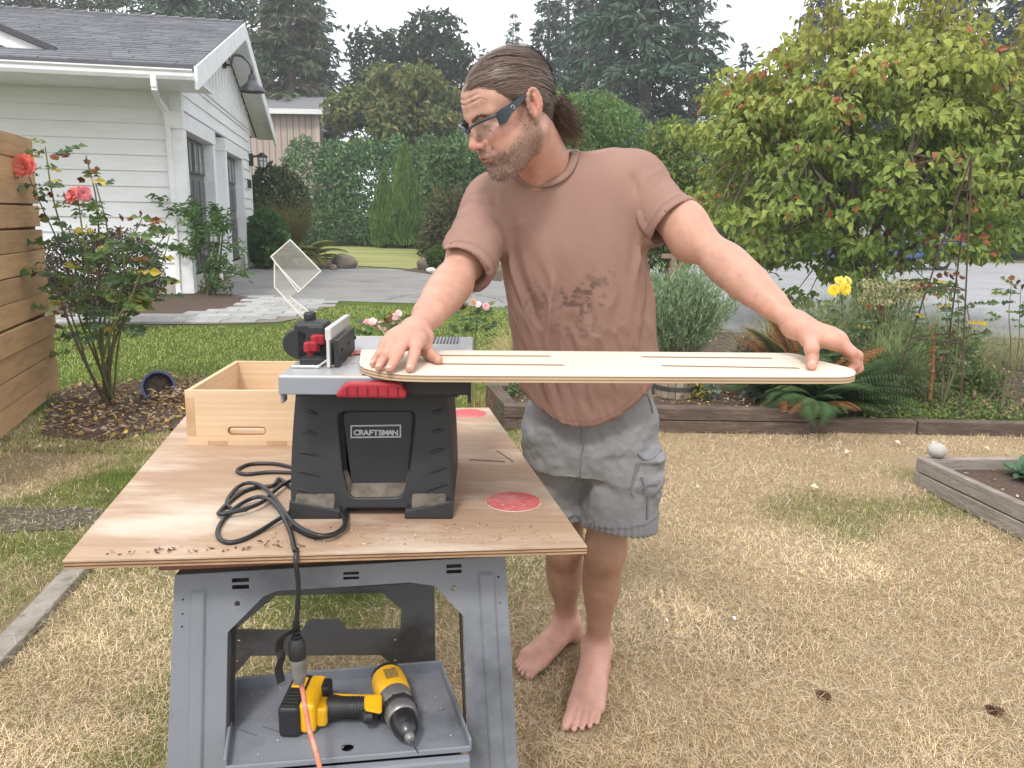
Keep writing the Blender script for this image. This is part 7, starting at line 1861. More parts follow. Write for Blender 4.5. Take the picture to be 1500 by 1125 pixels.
# =================================================================== PERSON
def smin(a, b, k):
    h = np.maximum(k - np.abs(a - b), 0) / k
    return np.minimum(a, b) - h * h * k * .25
class Field:
    """smooth-blended solids sampled on a grid and skinned with surface nets"""
    def __init__(s): s.p = []
    def add(s, fn, lo, hi, k=.01, sub=False): s.p.append((fn, np.array(lo, float), np.array(hi, float), k, sub)); return s
    def cap(s, a, b, ra, rb, k=.012, sub=False, flat=None, ratio=1.0):
        a, b = np.array(a, float), np.array(b, float); ba = b - a; L2 = max(ba @ ba, 1e-9)
        ax = None if flat is None else nrm(np.array(flat, float))
        def fn(X, Y, Z):
            px, py, pz = X - a[0], Y - a[1], Z - a[2]
            h = np.clip((px * ba[0] + py * ba[1] + pz * ba[2]) / L2, 0, 1)
            qx, qy, qz = px - ba[0] * h, py - ba[1] * h, pz - ba[2] * h
            d2 = qx * qx + qy * qy + qz * qz
            if ax is not None:
                c = qx * ax[0] + qy * ax[1] + qz * ax[2]; d2 = d2 + c * c * (1 / ratio ** 2 - 1)
            return np.sqrt(d2) - (ra + (rb - ra) * h)
        m = max(ra, rb); return s.add(fn, np.minimum(a, b) - m, np.maximum(a, b) + m, k, sub)
    def ell(s, c, r, M=None, k=.012, sub=False):
        c, r = np.array(c, float), np.array(r, float); M = np.eye(3) if M is None else np.array(M, float)   # columns: local axes
        def fn(X, Y, Z):
            px, py, pz = X - c[0], Y - c[1], Z - c[2]
            q = [(px * M[0, i] + py * M[1, i] + pz * M[2, i]) / r[i] for i in range(3)]
            k0 = np.sqrt(q[0] ** 2 + q[1] ** 2 + q[2] ** 2) + 1e-9
            k1 = np.sqrt((q[0] / r[0]) ** 2 + (q[1] / r[1]) ** 2 + (q[2] / r[2]) ** 2) + 1e-9
            return k0 * (k0 - 1) / k1
        m = r.max(); return s.add(fn, c - m, c + m, k, sub)
    def loft(s, secs, k=.03, p=2.3):
        """secs: (z, cx, cy, rx, ry, yaw) rising"""
        S = np.array(secs, float); zz = S[:, 0]
        def fn(X, Y, Z):
            I = [np.interp(Z, zz, S[:, i]) for i in range(1, 6)]
            dx, dy = X - I[0], Y - I[1]; c, sn = np.cos(I[4]), np.sin(I[4])
            u, v = np.abs((dx * c + dy * sn) / I[2]), np.abs((-dx * sn + dy * c) / I[3])
            d = ((u ** p + v ** p) ** (1 / p) - 1) * np.minimum(I[2], I[3])
            return np.maximum(d, np.maximum(zz[0] - Z, Z - zz[-1]))
        m = S[:, 3:5].max()
        return s.add(fn, (S[:, 1].min() - m, S[:, 2].min() - m, zz[0]), (S[:, 1].max() + m, S[:, 2].max() + m, zz[-1]), k)
    def grid(s, lo, hi, h):
        lo, hi = np.array(lo, float), np.array(hi, float)
        ax = [np.arange(lo[i], hi[i] + h, h, dtype=np.float32) for i in range(3)]
        D = np.full([len(a) for a in ax], .2, np.float32)
        for fn, l, u, k, sub in s.p:
            m = k + 4 * h; sl = []
            for i in range(3):
                a = int(np.searchsorted(ax[i], l[i] - m)); b = int(np.searchsorted(ax[i], u[i] + m)); sl.append(slice(a, b))
            if any(q.stop <= q.start for q in sl): continue
            d = fn(ax[0][sl[0]][:, None, None], ax[1][sl[1]][None, :, None], ax[2][sl[2]][None, None, :]).astype(np.float32)
            v = D[tuple(sl)]
            D[tuple(sl)] = -smin(-v, d, k) if sub else smin(v, d, k)
        return D, lo, h
    def mesh(s, lo, hi, h): return surface_nets(*s.grid(lo, hi, h))
def surface_nets(D, lo, h):
    S = D < 0; n = D.shape
    cnt = sum(S[a:n[0] - 1 + a, b:n[1] - 1 + b, c:n[2] - 1 + c].astype(np.int8) for a in (0, 1) for b in (0, 1) for c in (0, 1))
    act = np.argwhere((cnt > 0) & (cnt < 8)); i, j, k = act.T
    cid = np.full((n[0] - 1, n[1] - 1, n[2] - 1), -1, np.int32); cid[i, j, k] = np.arange(len(act))
    cor = {(a, b, c): D[i + a, j + b, k + c] for a in (0, 1) for b in (0, 1) for c in (0, 1)}
    acc = np.zeros((len(act), 3)); w = np.zeros(len(act))
    for a in cor:
        for d in range(3):
            if a[d]: continue
            b = list(a); b[d] = 1; b = tuple(b); va, vb = cor[a], cor[b]; m = (va < 0) != (vb < 0)
            t = np.where(m, va / np.where(m, va - vb, 1), 0)
            p = np.zeros((len(act), 3)); p += np.array(a); p[:, d] += t
            acc[m] += p[m]; w[m] += 1
    V = (act + acc / w[:, None]) * h + lo
    F = []
    for d in range(3):
        sl0 = [slice(1, n[q] - 1) for q in range(3)]; sl0[d] = slice(0, n[d] - 1); sl1 = list(sl0); sl1[d] = slice(1, n[d])
        a, b = S[tuple(sl0)], S[tuple(sl1)]; e = np.argwhere(a != b); off = np.array([0 if q == d else 1 for q in range(3)]); e0 = e + off
        sa = a[tuple(e.T)]; u, v = [(1, 2), (2, 0), (0, 1)][d]
        def cell(du, dv): q = e0.copy(); q[:, u] -= du; q[:, v] -= dv; return cid[tuple(q.T)]
        f = np.stack([cell(1, 1), cell(0, 1), cell(0, 0), cell(1, 0)], 1); f[~sa] = f[~sa][:, ::-1]; F.append(f)
    return V, np.concatenate(F)
def vnormals(V, F):
    N = np.zeros_like(V); n = np.cross(V[F[:, 2]] - V[F[:, 0]], V[F[:, 3]] - V[F[:, 1]])
    for c in range(4): np.add.at(N, F[:, c], n)
    return nrm(N)
def relax(V, F, it=2, f=.5):
    e = np.concatenate([F[:, [0, 1]], F[:, [1, 2]], F[:, [2, 3]], F[:, [3, 0]]]); deg = np.zeros(len(V)); np.add.at(deg, e[:, 0], 1); np.add.at(deg, e[:, 1], 1)
    for _ in range(it):
        A = np.zeros_like(V); np.add.at(A, e[:, 0], V[e[:, 1]]); np.add.at(A, e[:, 1], V[e[:, 0]]); V = V + f * (A / deg[:, None] - V)
    return V
def arr(v): return np.array(v, float)
def aY(x, y, Y): return arr(atY(x, y, Y))
def aZ(x, y, z): return arr(at(x, y, z))

HIP_C = aY(868, 600, 2.13)
ROOT = empty('person', (HIP_C[0], HIP_C[1], 0), 'barefoot man in a brown stained t-shirt and grey shorts pushing the board', 'person')
M_SKIN = material('skin', (.93, .93, .93), (1.06, 1.04, 1.04), 55, detail=5, rough=.48, attr=True, bump=.22, bscale=420, bdist=.0012, sss=.12, spec=.4)
SKIN = arr([.475, .275, .205])

# ---- head frame
HC = aY(745, 163, 1.79)
HF = nrm(arr([-.78, -.50, -.455])); HU = nrm(arr([.0, .03, 1]) - HF * (arr([.0, .03, 1]) @ HF)); HX = np.cross(HU, HF)
HM = np.stack([HX, HF, HU], 1)
def hd(*p): return HC + HM @ arr(p)
NECK0 = aY(806, 262, 1.925)
def head_field():
    f = Field()
    E = lambda c, r, k=.012, sub=False, M=None: f.ell(hd(*c), r, HM if M is None else HM @ M, k, sub)
    Cp = lambda a, b, ra, rb, k=.01, sub=False: f.cap(hd(*a), hd(*b), ra, rb, k, sub)
    E((0, -.015, .040), (.076, .098, .077), .02); E((0, .042, .036), (.066, .052, .056), .025)
    E((0, .030, -.04), (.064, .062, .072), .03)
    Cp((-.056, -.002, -.055), (-.026, .066, -.106), .019, .014, .03); Cp((.056, -.002, -.055), (.026, .066, -.106), .019, .014, .03)
    Cp((-.056, -.002, -.05), (-.06, -.0, -.01), .018, .015, .03); Cp((.056, -.002, -.05), (.06, .0, -.01), .018, .015, .03)
    E((0, .074, -.106), (.025, .020, .019), .022); E((0, .05, -.085), (.045, .035, .03), .03)
    for s in (-1, 1):
        E((s * .043, .062, -.022), (.024, .022, .016), .02); E((s * .040, .056, -.055), (.025, .028, .026), .025)
        Cp((s * .012, .091, .020), (s * .05, .072, .020), .0085, .007, .016)
    E((-.031, .101, .002), (.017, .016, .0115), .014, True); E((.031, .101, .002), (.017, .016, .0115), .014, True)
    for s in (-1, 1):
        E((s * .031, .0765, .001), (.0135, .0125, .0125), .004); Cp((s * .021, .0885, -.0035), (s * .042, .083, -.0045), .0022, .002, .003)
    Cp((0, .089, .016), (0, .115, -.030), .0072, .0092, .012); E((0, .1135, -.034), (.0108, .0105, .0095), .007)
    for s in (-1, 1): E((s * .0125, .100, -.037), (.0085, .011, .008), .006); E((s * .0065, .108, -.0455), (.0046, .0055, .0036), .003, True)
    E((0, .090, -.062), (.030, .015, .016), .014)
    E((0, .0955, -.0630), (.025, .0085, .0042), .005); E((0, .0935, -.0718), (.022, .009, .0052), .005)
    Cp((-.030, .085, -.0685), (0, .105, -.0668), .0013, .0016, .003, True); Cp((.030, .085, -.0685), (0, .105, -.0668), .0013, .0016, .003, True)
    for s in (-1, 1): Cp((s * .021, .096, -.040), (s * .036, .082, -.066), .0012, .0012, .007, True)
    E((0, .098, -.0845), (.02, .008, .005), .01, True)
    for s in (-1, 1):                              # ears
        t = R(14); ME = np.array([[1, 0, 0], [0, math.cos(t), -math.sin(t)], [0, math.sin(t), math.cos(t)]])
        E((s * .0835, -.015, .001), (.0075, .0195, .034), .006, False, ME); E((s * .0925, -.009, .002), (.008, .0115, .020), .004, True, ME)
        rim = [(s * .0875, -.012 + .0165 * math.cos(a) - .006 * math.sin(a), .0 + .030 * math.sin(a) + .004 * math.cos(a)) for a in [R(q) for q in range(-60, 215, 25)]]
        for a, b in zip(rim, rim[1:]): Cp(a, b, .0038, .0038, .003)
        E((s * .083, .000, -.006), (.005, .005, .006), .004)
        Cp((s * .0875, -.016, -.012), (s * .0885, -.017, .014), .0032, .0032, .004)
        E((s * .079, -.004, -.030), (.006, .009, .010), .006)
    for s in (-1, 1):
        for z_ in (.050, .060): Cp((s * .004, .0985 - (z_ - .04) * .35, z_), (s * .04, .086 - (z_ - .04) * .35, z_ + .003), .0007, .0005, .005, True)
        for z_ in (-.002, .006, -.010): Cp((s * .052, .072, z_ * .5 + .002), (s * .062, .052, z_ * 1.6), .0010, .0007, .003, True)
        Cp((s * .024, .094, -.014), (s * .042, .082, -.019), .0014, .0010, .006, True)
    f.cap(hd(0, -.030, -.05), NECK0 + arr([.01, .02, .0]), .056, .062, .03)
    f.cap(hd(.045, -.02, -.055), NECK0 + arr([-.03, -.045, -.03]), .016, .012, .03)      # neck tendons
    f.cap(hd(-.03, -.02, -.055), NECK0 + arr([-.045, -.03, -.03]), .016, .012, .03)
    f.ell(NECK0 + arr([-.005, .02, -.055]), (.075, .065, .045), None, .04)
    f.cap(NECK0 + arr([-.02, -.05, -.05]), NECK0 + arr([.03, -.03, -.045]), .010, .010, .02)
    return f
def to_head(V): return (V - HC) @ HM
def blob(L, c, r): return np.exp(-(((L - arr(c)) / arr(r)) ** 2).sum(1))
def head_colors(V):
    L = to_head(V); c = np.repeat(SKIN[None], len(V), 0)
    red = np.clip(blob(L, (0, .112, -.034), (.022, .03, .018)) * .5 + blob(L, (.048, .06, -.025), (.03, .04, .022)) * .6 + blob(L, (-.048, .06, -.025), (.03, .04, .022)) * .6 + blob(L, (.084, -.012, .0), (.012, .03, .04)) * .8 + blob(L, (-.084, -.012, 0), (.012, .03, .04)) * .8 + blob(L, (0, -.0, -.14), (.12, .1, .05)) * .35, 0, 1)
    c = c * (1 - red[:, None]) + arr([.50, .19, .145]) * red[:, None]
    lips = np.clip(blob(L, (0, .10, -.0675), (.021, .014, .0085)) * 1.5, 0, 1); c = c * (1 - lips[:, None]) + arr([.42, .19, .155]) * lips[:, None]
    b = beard_mask(L)[:, None] * .50; c = c * (1 - b) + arr([.145, .10, .08]) * b
    slit = np.clip(blob(L, (0, .098, -.0674), (.026, .022, .0021)) * 1.2, 0, 1)[:, None] * .8; c = c * (1 - slit) + arr([.11, .05, .045]) * slit  # shade between the lips painted as a dark line
    cr = np.clip(blob(L, (.029, .088, -.053), (.004, .01, .013)) + blob(L, (-.029, .088, -.053), (.004, .01, .013)), 0, 1)[:, None] * .25; c = c * (1 - cr) + arr([.30, .14, .10]) * cr
    lid = np.clip(blob(L, (.031, .09, -.003), (.013, .012, .0022)) + blob(L, (-.031, .09, -.003), (.013, .012, .0022)), 0, 1)[:, None] * .85; c = c * (1 - lid) + arr([.06, .035, .03]) * lid
    return c * (.93 + .14 * fbm(V * 60, 3))[:, None]
def beard_mask(L):
    jaw = sstep(.016, -.004, L[:, 2] + .035 + np.clip((L[:, 1] - .012), 0, .06) * .55)           # below a line from the ear to the mouth corner
    side = sstep(.004, -.006, np.abs(L[:, 1] - .012) - .014) * sstep(.03, .02, L[:, 2]) * (np.abs(L[:, 0]) > .05)
    mous = blob(L, (0, .098, -.053), (.03, .02, .008)) * 1.3
    low = sstep(-.128, -.114, L[:, 2] + .25 * (L[:, 1] - .05)); front = sstep(-.022, .0, L[:, 1])
    m = np.clip(np.maximum(np.maximum(jaw * front, side * .8), mous), 0, 1) * low
    return np.clip(m * (1 - np.clip(blob(L, (0, .10, -.0675), (.029, .016, .0085)) * 1.5, 0, 1)) * (.75 + .5 * fbm(L * 70, 3)), 0, 1)

# ---- limbs
SR, ER, WR = aY(722, 302, 2.0), aY(663, 415, 1.795), aY(608, 486, 1.555)
SL, EL, WL = aY(930, 274, 1.97), aY(1063, 386, 1.80), aY(1166, 476, 1.63)
BTOP = BT
def arm(f, S, E, W, fl):
    f.cap(S, E, .046, .040, .02); f.cap(E, E * .35 + W * .65, .0375, .029, .03); f.cap(E, W, .037, .0245, .03, flat=fl, ratio=.9)
    d = nrm(W - E); f.ell(E + d * .06, (.038, .038, .07), np.stack([np.cross(d, [0, 0, 1.]) / np.linalg.norm(np.cross(d, [0, 0, 1.])), np.cross(np.cross(d, [0, 0, 1.]) / np.linalg.norm(np.cross(d, [0, 0, 1.])), d), d], 1), .03)
    f.ell(S * .4 + E * .6, (.0455, .0455, .07), None, .04)
def chain(f, P, Rr, k=.005, k0=.010):
    for i in range(len(P) - 1): f.cap(P[i], P[i + 1], Rr[i], Rr[i + 1], k0 if i == 0 else k)
NAILS = []
def right_arm():
    f = Field(); arm(f, SR, ER, WR, (0, 0, 1)); z = BTOP
    mcp = [aZ(567, 506, z + .038), aZ(578, 501, z + .044), aZ(592, 498, z + .047), aZ(612, 497.5, z + .045)]
    pip = [aZ(557, 519, z + .024), aZ(567, 519, z + .029), aZ(583, 518, z + .030), aZ(607, 517, z + .028)]
    dip = [aZ(550, 527.5, z + .0125), aZ(559, 531, z + .0145), aZ(575.5, 533, z + .015), aZ(603, 531.5, z + .0145)]
    tip = [aZ(546, 533, z + .0075), aZ(554.5, 538.5, z + .0085), aZ(570, 541, z + .0088), aZ(600, 540, z + .0085)]
    rr = [(.0100, .0088, .0080, .0068), (.0112, .0098, .0088, .0074), (.0116, .0102, .0092, .0078), (.0114, .0100, .0090, .0076)]
    for a, b, c, d, r in zip(mcp, pip, dip, tip, rr):
        chain(f, [WR * .25 + a * .75, a, b, c, d], [.014, r[0] + .002, r[1], r[2], r[3]], .004, .012)
        f.ell(b, (r[1] * 1.05,) * 3, None, .004)
    for a in mcp: f.cap(WR, a, .023, .0125, .016)
    for a in mcp: f.cap(WR * .85 + a * .15 + arr([0, -.004, .0175]), a + arr([0, .004, .0085]), .0030, .0042, .008)
    f.ell((WR + mcp[1] + mcp[2]) / 3, (.036, .034, .018), None, .02)
    f.cap(WR, WR * .5 + mcp[2] * .5, .026, .02, .02, flat=(0, 0, 1), ratio=.8)
    th = [aZ(622, 494, z + .044), aZ(621, 508, z + .026), aZ(628, 519, z + .0135), aZ(642, 527, z + .0095)]
    chain(f, [WR, th[0], th[1], th[2], th[3]], [.02, .0165, .0145, .0118, .0092], .006, .014); f.cap(th[0], mcp[3], .012, .010, .014)
    for c, d, r in zip(dip, tip, rr): NAILS.append((d, nrm(d - c), r[3]))
    return f, mcp + pip + dip
def left_arm():
    f = Field(); arm(f, SL, EL, WL, (0, 0, 1)); z = BTOP
    mcp = [aY(1221, 499, 1.565), aY(1229, 500, 1.592), aY(1231, 502, 1.62), aY(1228, 505, 1.645)]
    pip = [aY(1249, 517, 1.555), aY(1256, 521, 1.583), aY(1256, 523, 1.61), aY(1250, 524, 1.635)]
    dip = [aY(1254, 535, 1.56), aY(1258, 540, 1.585), aY(1257, 541, 1.612), aY(1250, 540, 1.637)]
    tip = [aY(1240, 546, 1.56), aY(1243, 549, 1.585), aY(1242, 549, 1.612), aY(1236, 547, 1.637)]
    for q in (dip, tip):
        for i in range(4): q[i][2] = min(q[i][2], z - (.004 if q is dip else .0215))
    rr = [(.0114, .0100, .0090, .0076), (.0116, .0102, .0092, .0078), (.0112, .0098, .0088, .0074), (.0100, .0088, .0080, .0068)]
    for a, b, c, d, r in zip(mcp, pip, dip, tip, rr):
        chain(f, [WL * .25 + a * .75, a, b, c, d], [.014, r[0] + .002, r[1], r[2], r[3]], .004, .012); f.ell(b, (r[1] * 1.05,) * 3, None, .004)
    for a in mcp: f.cap(WL, a, .023, .0125, .016)
    for a in mcp: f.cap(WL * .85 + a * .15 + arr([.004, -.004, .0165]), a + arr([-.004, -.002, .0085]), .0030, .0042, .008)
    f.ell((WL + mcp[1] + mcp[2]) / 3, (.036, .034, .019), None, .02)
    th = [aY(1186, 494, 1.575), aY(1189, 511, 1.525), aZ(1190, 524, z + .0135), aZ(1189, 535.5, z + .0095)]
    chain(f, [WL, th[0], th[1], th[2], th[3]], [.021, .0185, .0138, .0120, .0096], .006, .016); f.cap(th[0], mcp[0], .014, .011, .022)
    NAILS.append((th[3], nrm(th[3] - th[2]), .0096))
    return f, mcp + pip + dip + th[1:3]
# legs and feet
KL, AL = aY(886, 806, 2.13), arr([.281, 2.215, .085]); HL = arr([.315, 2.15, .86])
KR, AR = aY(826, 800, 2.27), arr([.195, 2.365, .085]); HR = arr([.155, 2.18, .86])
def leg(f, H, K, A, toe, med):
    f.cap(H, K, .085, .057, .03); f.ell(K + arr([0, -.012, -.0]), (.052, .05, .06), None, .03); f.cap(K, A, .050, .034, .03)
    d = A - K; f.ell(K + d * .27 + arr([0, .022, 0]), (.055, .05, .115), None, .04); f.cap(K + arr([0, .03, 0]), K + d * .55 + arr([0, .012, 0]), .032, .03, .03)
    fw = arr([toe[0] - A[0], toe[1] - A[1], 0]); Lf = np.linalg.norm(fw); fw /= Lf; sd = nrm(arr([*med, 0]) - fw * (arr([*med, 0]) @ fw))
    for s in (1, -1): f.ell(A + sd * s * .028 + arr([0, 0, .0 if s > 0 else -.006]), (.016, .016, .018), None, .016)
    heel = A - fw * .035; heel[2] = .034; f.ell(heel, (.034, .034, .034), None, .03); f.cap(A, heel, .036, .030, .03)
    f.cap(A + arr([0, 0, -.01]), A + fw * Lf * .62 + arr([0, 0, -.050]), .036, .022, .04)
    toes = [(.038, 1.0, .0140), (.016, 1.0, .0105), (-.003, .965, .0098), (-.021, .915, .0092), (-.037, .85, .0088)]
    for o, u, r in toes:
        b = A + fw * Lf * .70 * (.9 + .1 * u) + sd * o * .98; b[2] = .022; t0 = A + fw * (Lf * u * .93) + sd * o * 1.08; t0[2] = r + .003; t1 = A + fw * Lf * u + sd * o * 1.1; t1[2] = r * .95
        s0 = A + fw * .02 + sd * o * .45; s0[2] = .058
        f.cap(s0, b, .024, .0165, .02); f.cap(b, t0, r * 1.12, r * .92, .006); f.cap(t0, t1, r * .98, r * .82, .004)
        TOENAILS.append((t1 + arr([0, 0, r * .55]), fw, r * .62))
    f.cap(A + fw * .0 - sd * .03 + arr([0, 0, -.065]), A + fw * Lf * .68 - sd * .036 + arr([0, 0, -.065]), .018, .016, .02)
TOENAILS = []
def legs():
    f = Field(); leg(f, HL, KL, AL, (.205, 1.905), (-1, .15)); g = Field(); leg(g, HR, KR, AR, (.035, 2.185), (.7, -.7)); return f, g

HAIRS = []
def limb_hair(V, F, zmax, zmin, n, ln):
    c = V[F].mean(1); N = vnormals(V, F)[F[:, 0]]; ok = np.where((c[:, 2] < zmax) & (c[:, 2] > zmin))[0]
    ok = ok[RNG.integers(0, len(ok), n)]; HAIRS.append((c[ok], N[ok], ln))
def skin_body():
    Vs, Fs, Cs, n = [], [], [], 0
    def take(f, lo, hi, h, cf=None, it=1):
        nonlocal n
        V, F = f.mesh(lo, hi, h); V = relax(V, F, it, .4)
        Vs.append(V); Fs.append(F + n); n += len(V); Cs.append(cf(V) if cf else SKIN * (.93 + .14 * fbm(V * 40, 3))[:, None])
    take(head_field(), HC + arr([-.17, -.17, -.24]), HC + arr([.22, .24, .18]), .0021, head_colors)
    knuck = None
    for fn in (right_arm, left_arm):
        f, kn = fn(); kn = np.array(kn)
        lo = np.min([p[1] for p in f.p], 0) - .01; hi = np.max([p[2] for p in f.p], 0) + .01
        def cf(V, kn=kn):
            c = np.repeat(SKIN[None], len(V), 0); d = np.exp(-(np.linalg.norm(V[:, None] - kn[None], axis=2) / .011) ** 2).max(1)[:, None]
            c = c * (1 - .45 * d) + arr([.50, .20, .15]) * .45 * d
            t = sstep(1.30, 1.15, V[:, 2])[:, None] * .35; c = c * (1 - t) + arr([.53, .27, .2]) * t
            k_ = fbm(V * 28 + 3, 3)[:, None]; c = c * (1 - .3 * k_) + c * arr([1.06, .86, .80]) * .3 * k_; return c * (.86 + .28 * fbm(V * 45, 3))[:, None]
        take(f, lo, hi, .0031, cf); limb_hair(Vs[-1], Fs[-1] - (n - len(Vs[-1])), 1.36, 1.185, 1500, .011)
    for f in legs():
        lo = np.min([p[1] for p in f.p], 0) - .01; hi = np.max([p[2] for p in f.p], 0) + .01
        def cf(V):
            tan = arr([.36, .205, .14]); foot = arr([.52, .29, .225]); t = sstep(.17, .09, V[:, 2])[:, None]
            return (tan * (1 - t) + foot * t) * (.84 + .32 * fbm(V * 35, 4))[:, None]
        take(f, lo, np.minimum(hi, [9, 9, .80]), .0040, cf); limb_hair(Vs[-1], Fs[-1] - (n - len(Vs[-1])), .5, .12, 1500, .013)
    t = Field(); t.ell(arr([.2, 2.06, 1.15]), (.13, .09, .33), None, .03); t.cap(arr([.12, 1.98, 1.40]), arr([.24, 1.98, 1.40]), .08, .08, .05)
    take(t, (-.05, 1.85, .7), (.45, 2.3, 1.55), .012)
    o = np_obj('body', np.concatenate(Vs), np.concatenate(Fs), M_SKIN, ROOT, C=np.concatenate(Cs), smooth=True); own(o, ROOT)
    return Vs[0], Fs[0], Cs[0]
HV, HFc, HCc = skin_body()
def body_hair():
    P = np.concatenate([h[0] for h in HAIRS]); N = np.concatenate([h[1] for h in HAIRS]); L = np.concatenate([np.full(len(h[0]), h[2]) for h in HAIRS])[:, None]; n = len(P)
    d = nrm(N * .35 + arr([0, -.1, -1.0]) + RNG.normal(size=(n, 3)) * .45); s = nrm(np.cross(d, N)) * .00016; P = P + RNG.normal(size=(n, 3)) * .001; L = L * (.5 + .7 * RNG.random((n, 1)))
    V = np.stack([P - s, P + s, P + d * L], 1).reshape(-1, 3)
    o = own(np_obj('arm_hair', V, np.arange(3 * n).reshape(-1, 3), M_STRAND, ROOT), ROOT); o['kind'] = 'stuff'
M_STRAND = material('dark_strand', (.09, .06, .045), None, rough=.5)
body_hair()

def nails():
    m = material('nail', (.53, .33, .26), (.57, .37, .30), 60, rough=.4)
    for p, d, r in NAILS:
        up = nrm(arr([0, -.25, 1]) - d * (arr([0, -.25, 1]) @ d)); sd = np.cross(d, up); M = Matrix([[*(float(v) for v in (sd[i], d[i], up[i])), float((p + up * r * .62 + d * r * .05)[i])] for i in range(3)] + [[0, 0, 0, 1]])
        own(MB().sphere((0, 0, 0), (r * .66, r * .85, r * .42), 12, 8, M).build('fingernail', m, ROOT, smooth=True), ROOT)
    for p, d, r in TOENAILS:
        up = arr([0, 0, 1.]); sd = np.cross(d, up); M = Matrix([[*(float(v) for v in (sd[i], d[i], up[i])), float((p + d * r * .1)[i])] for i in range(3)] + [[0, 0, 0, 1]])
        own(MB().sphere((0, 0, -.001), (r * .95, r * .9, r * .5), 10, 6, M).build('toenail', m, ROOT, smooth=True), ROOT)
nails()

# ---- hair, brows, stubble
M_HAIR = material('hair', (.85, .85, .85), (1.15, 1.15, 1.15), 300, rough=.42, attr=True, spec=.45)
def strips(paths, w, cols, name, mat, parent):
    """paths (n,k,3) -> thin flat strands facing outwards from the head"""
    n, k, _ = paths.shape; T = np.gradient(paths, axis=1); O = nrm(paths - (HC + HM @ arr([0, -.015, .03]))[None, None]); S = nrm(np.cross(T, O))
    ww = w[:, None, None] * np.minimum(np.linspace(.15, 3.2, k), np.linspace(1.1, .35, k))[None, :, None]
    V = np.stack([paths - S * ww / 2, paths + S * ww / 2], 2).reshape(-1, 3)
    b = (np.arange(n) * k * 2)[:, None]; F = np.concatenate([b + [[2 * i, 2 * i + 1, 2 * i + 3, 2 * i + 2]] for i in range(k - 1)])
    return own(np_obj(name, V, F, mat, parent, C=np.repeat(cols, 2 * k, 0), smooth=True), parent)
EC, ER_ = arr([0, -.015, .040]), arr([.0775, .0995, .0785])
def zline(y): return np.interp(y, [-.12, -.09, -.06, -.04, -.022, -.008, .008, .02, .035, .05, .068, .085, .11], [-.10, -.10, -.085, -.055, -.005, .034, .028, .020, .034, .046, .060, .073, .077])
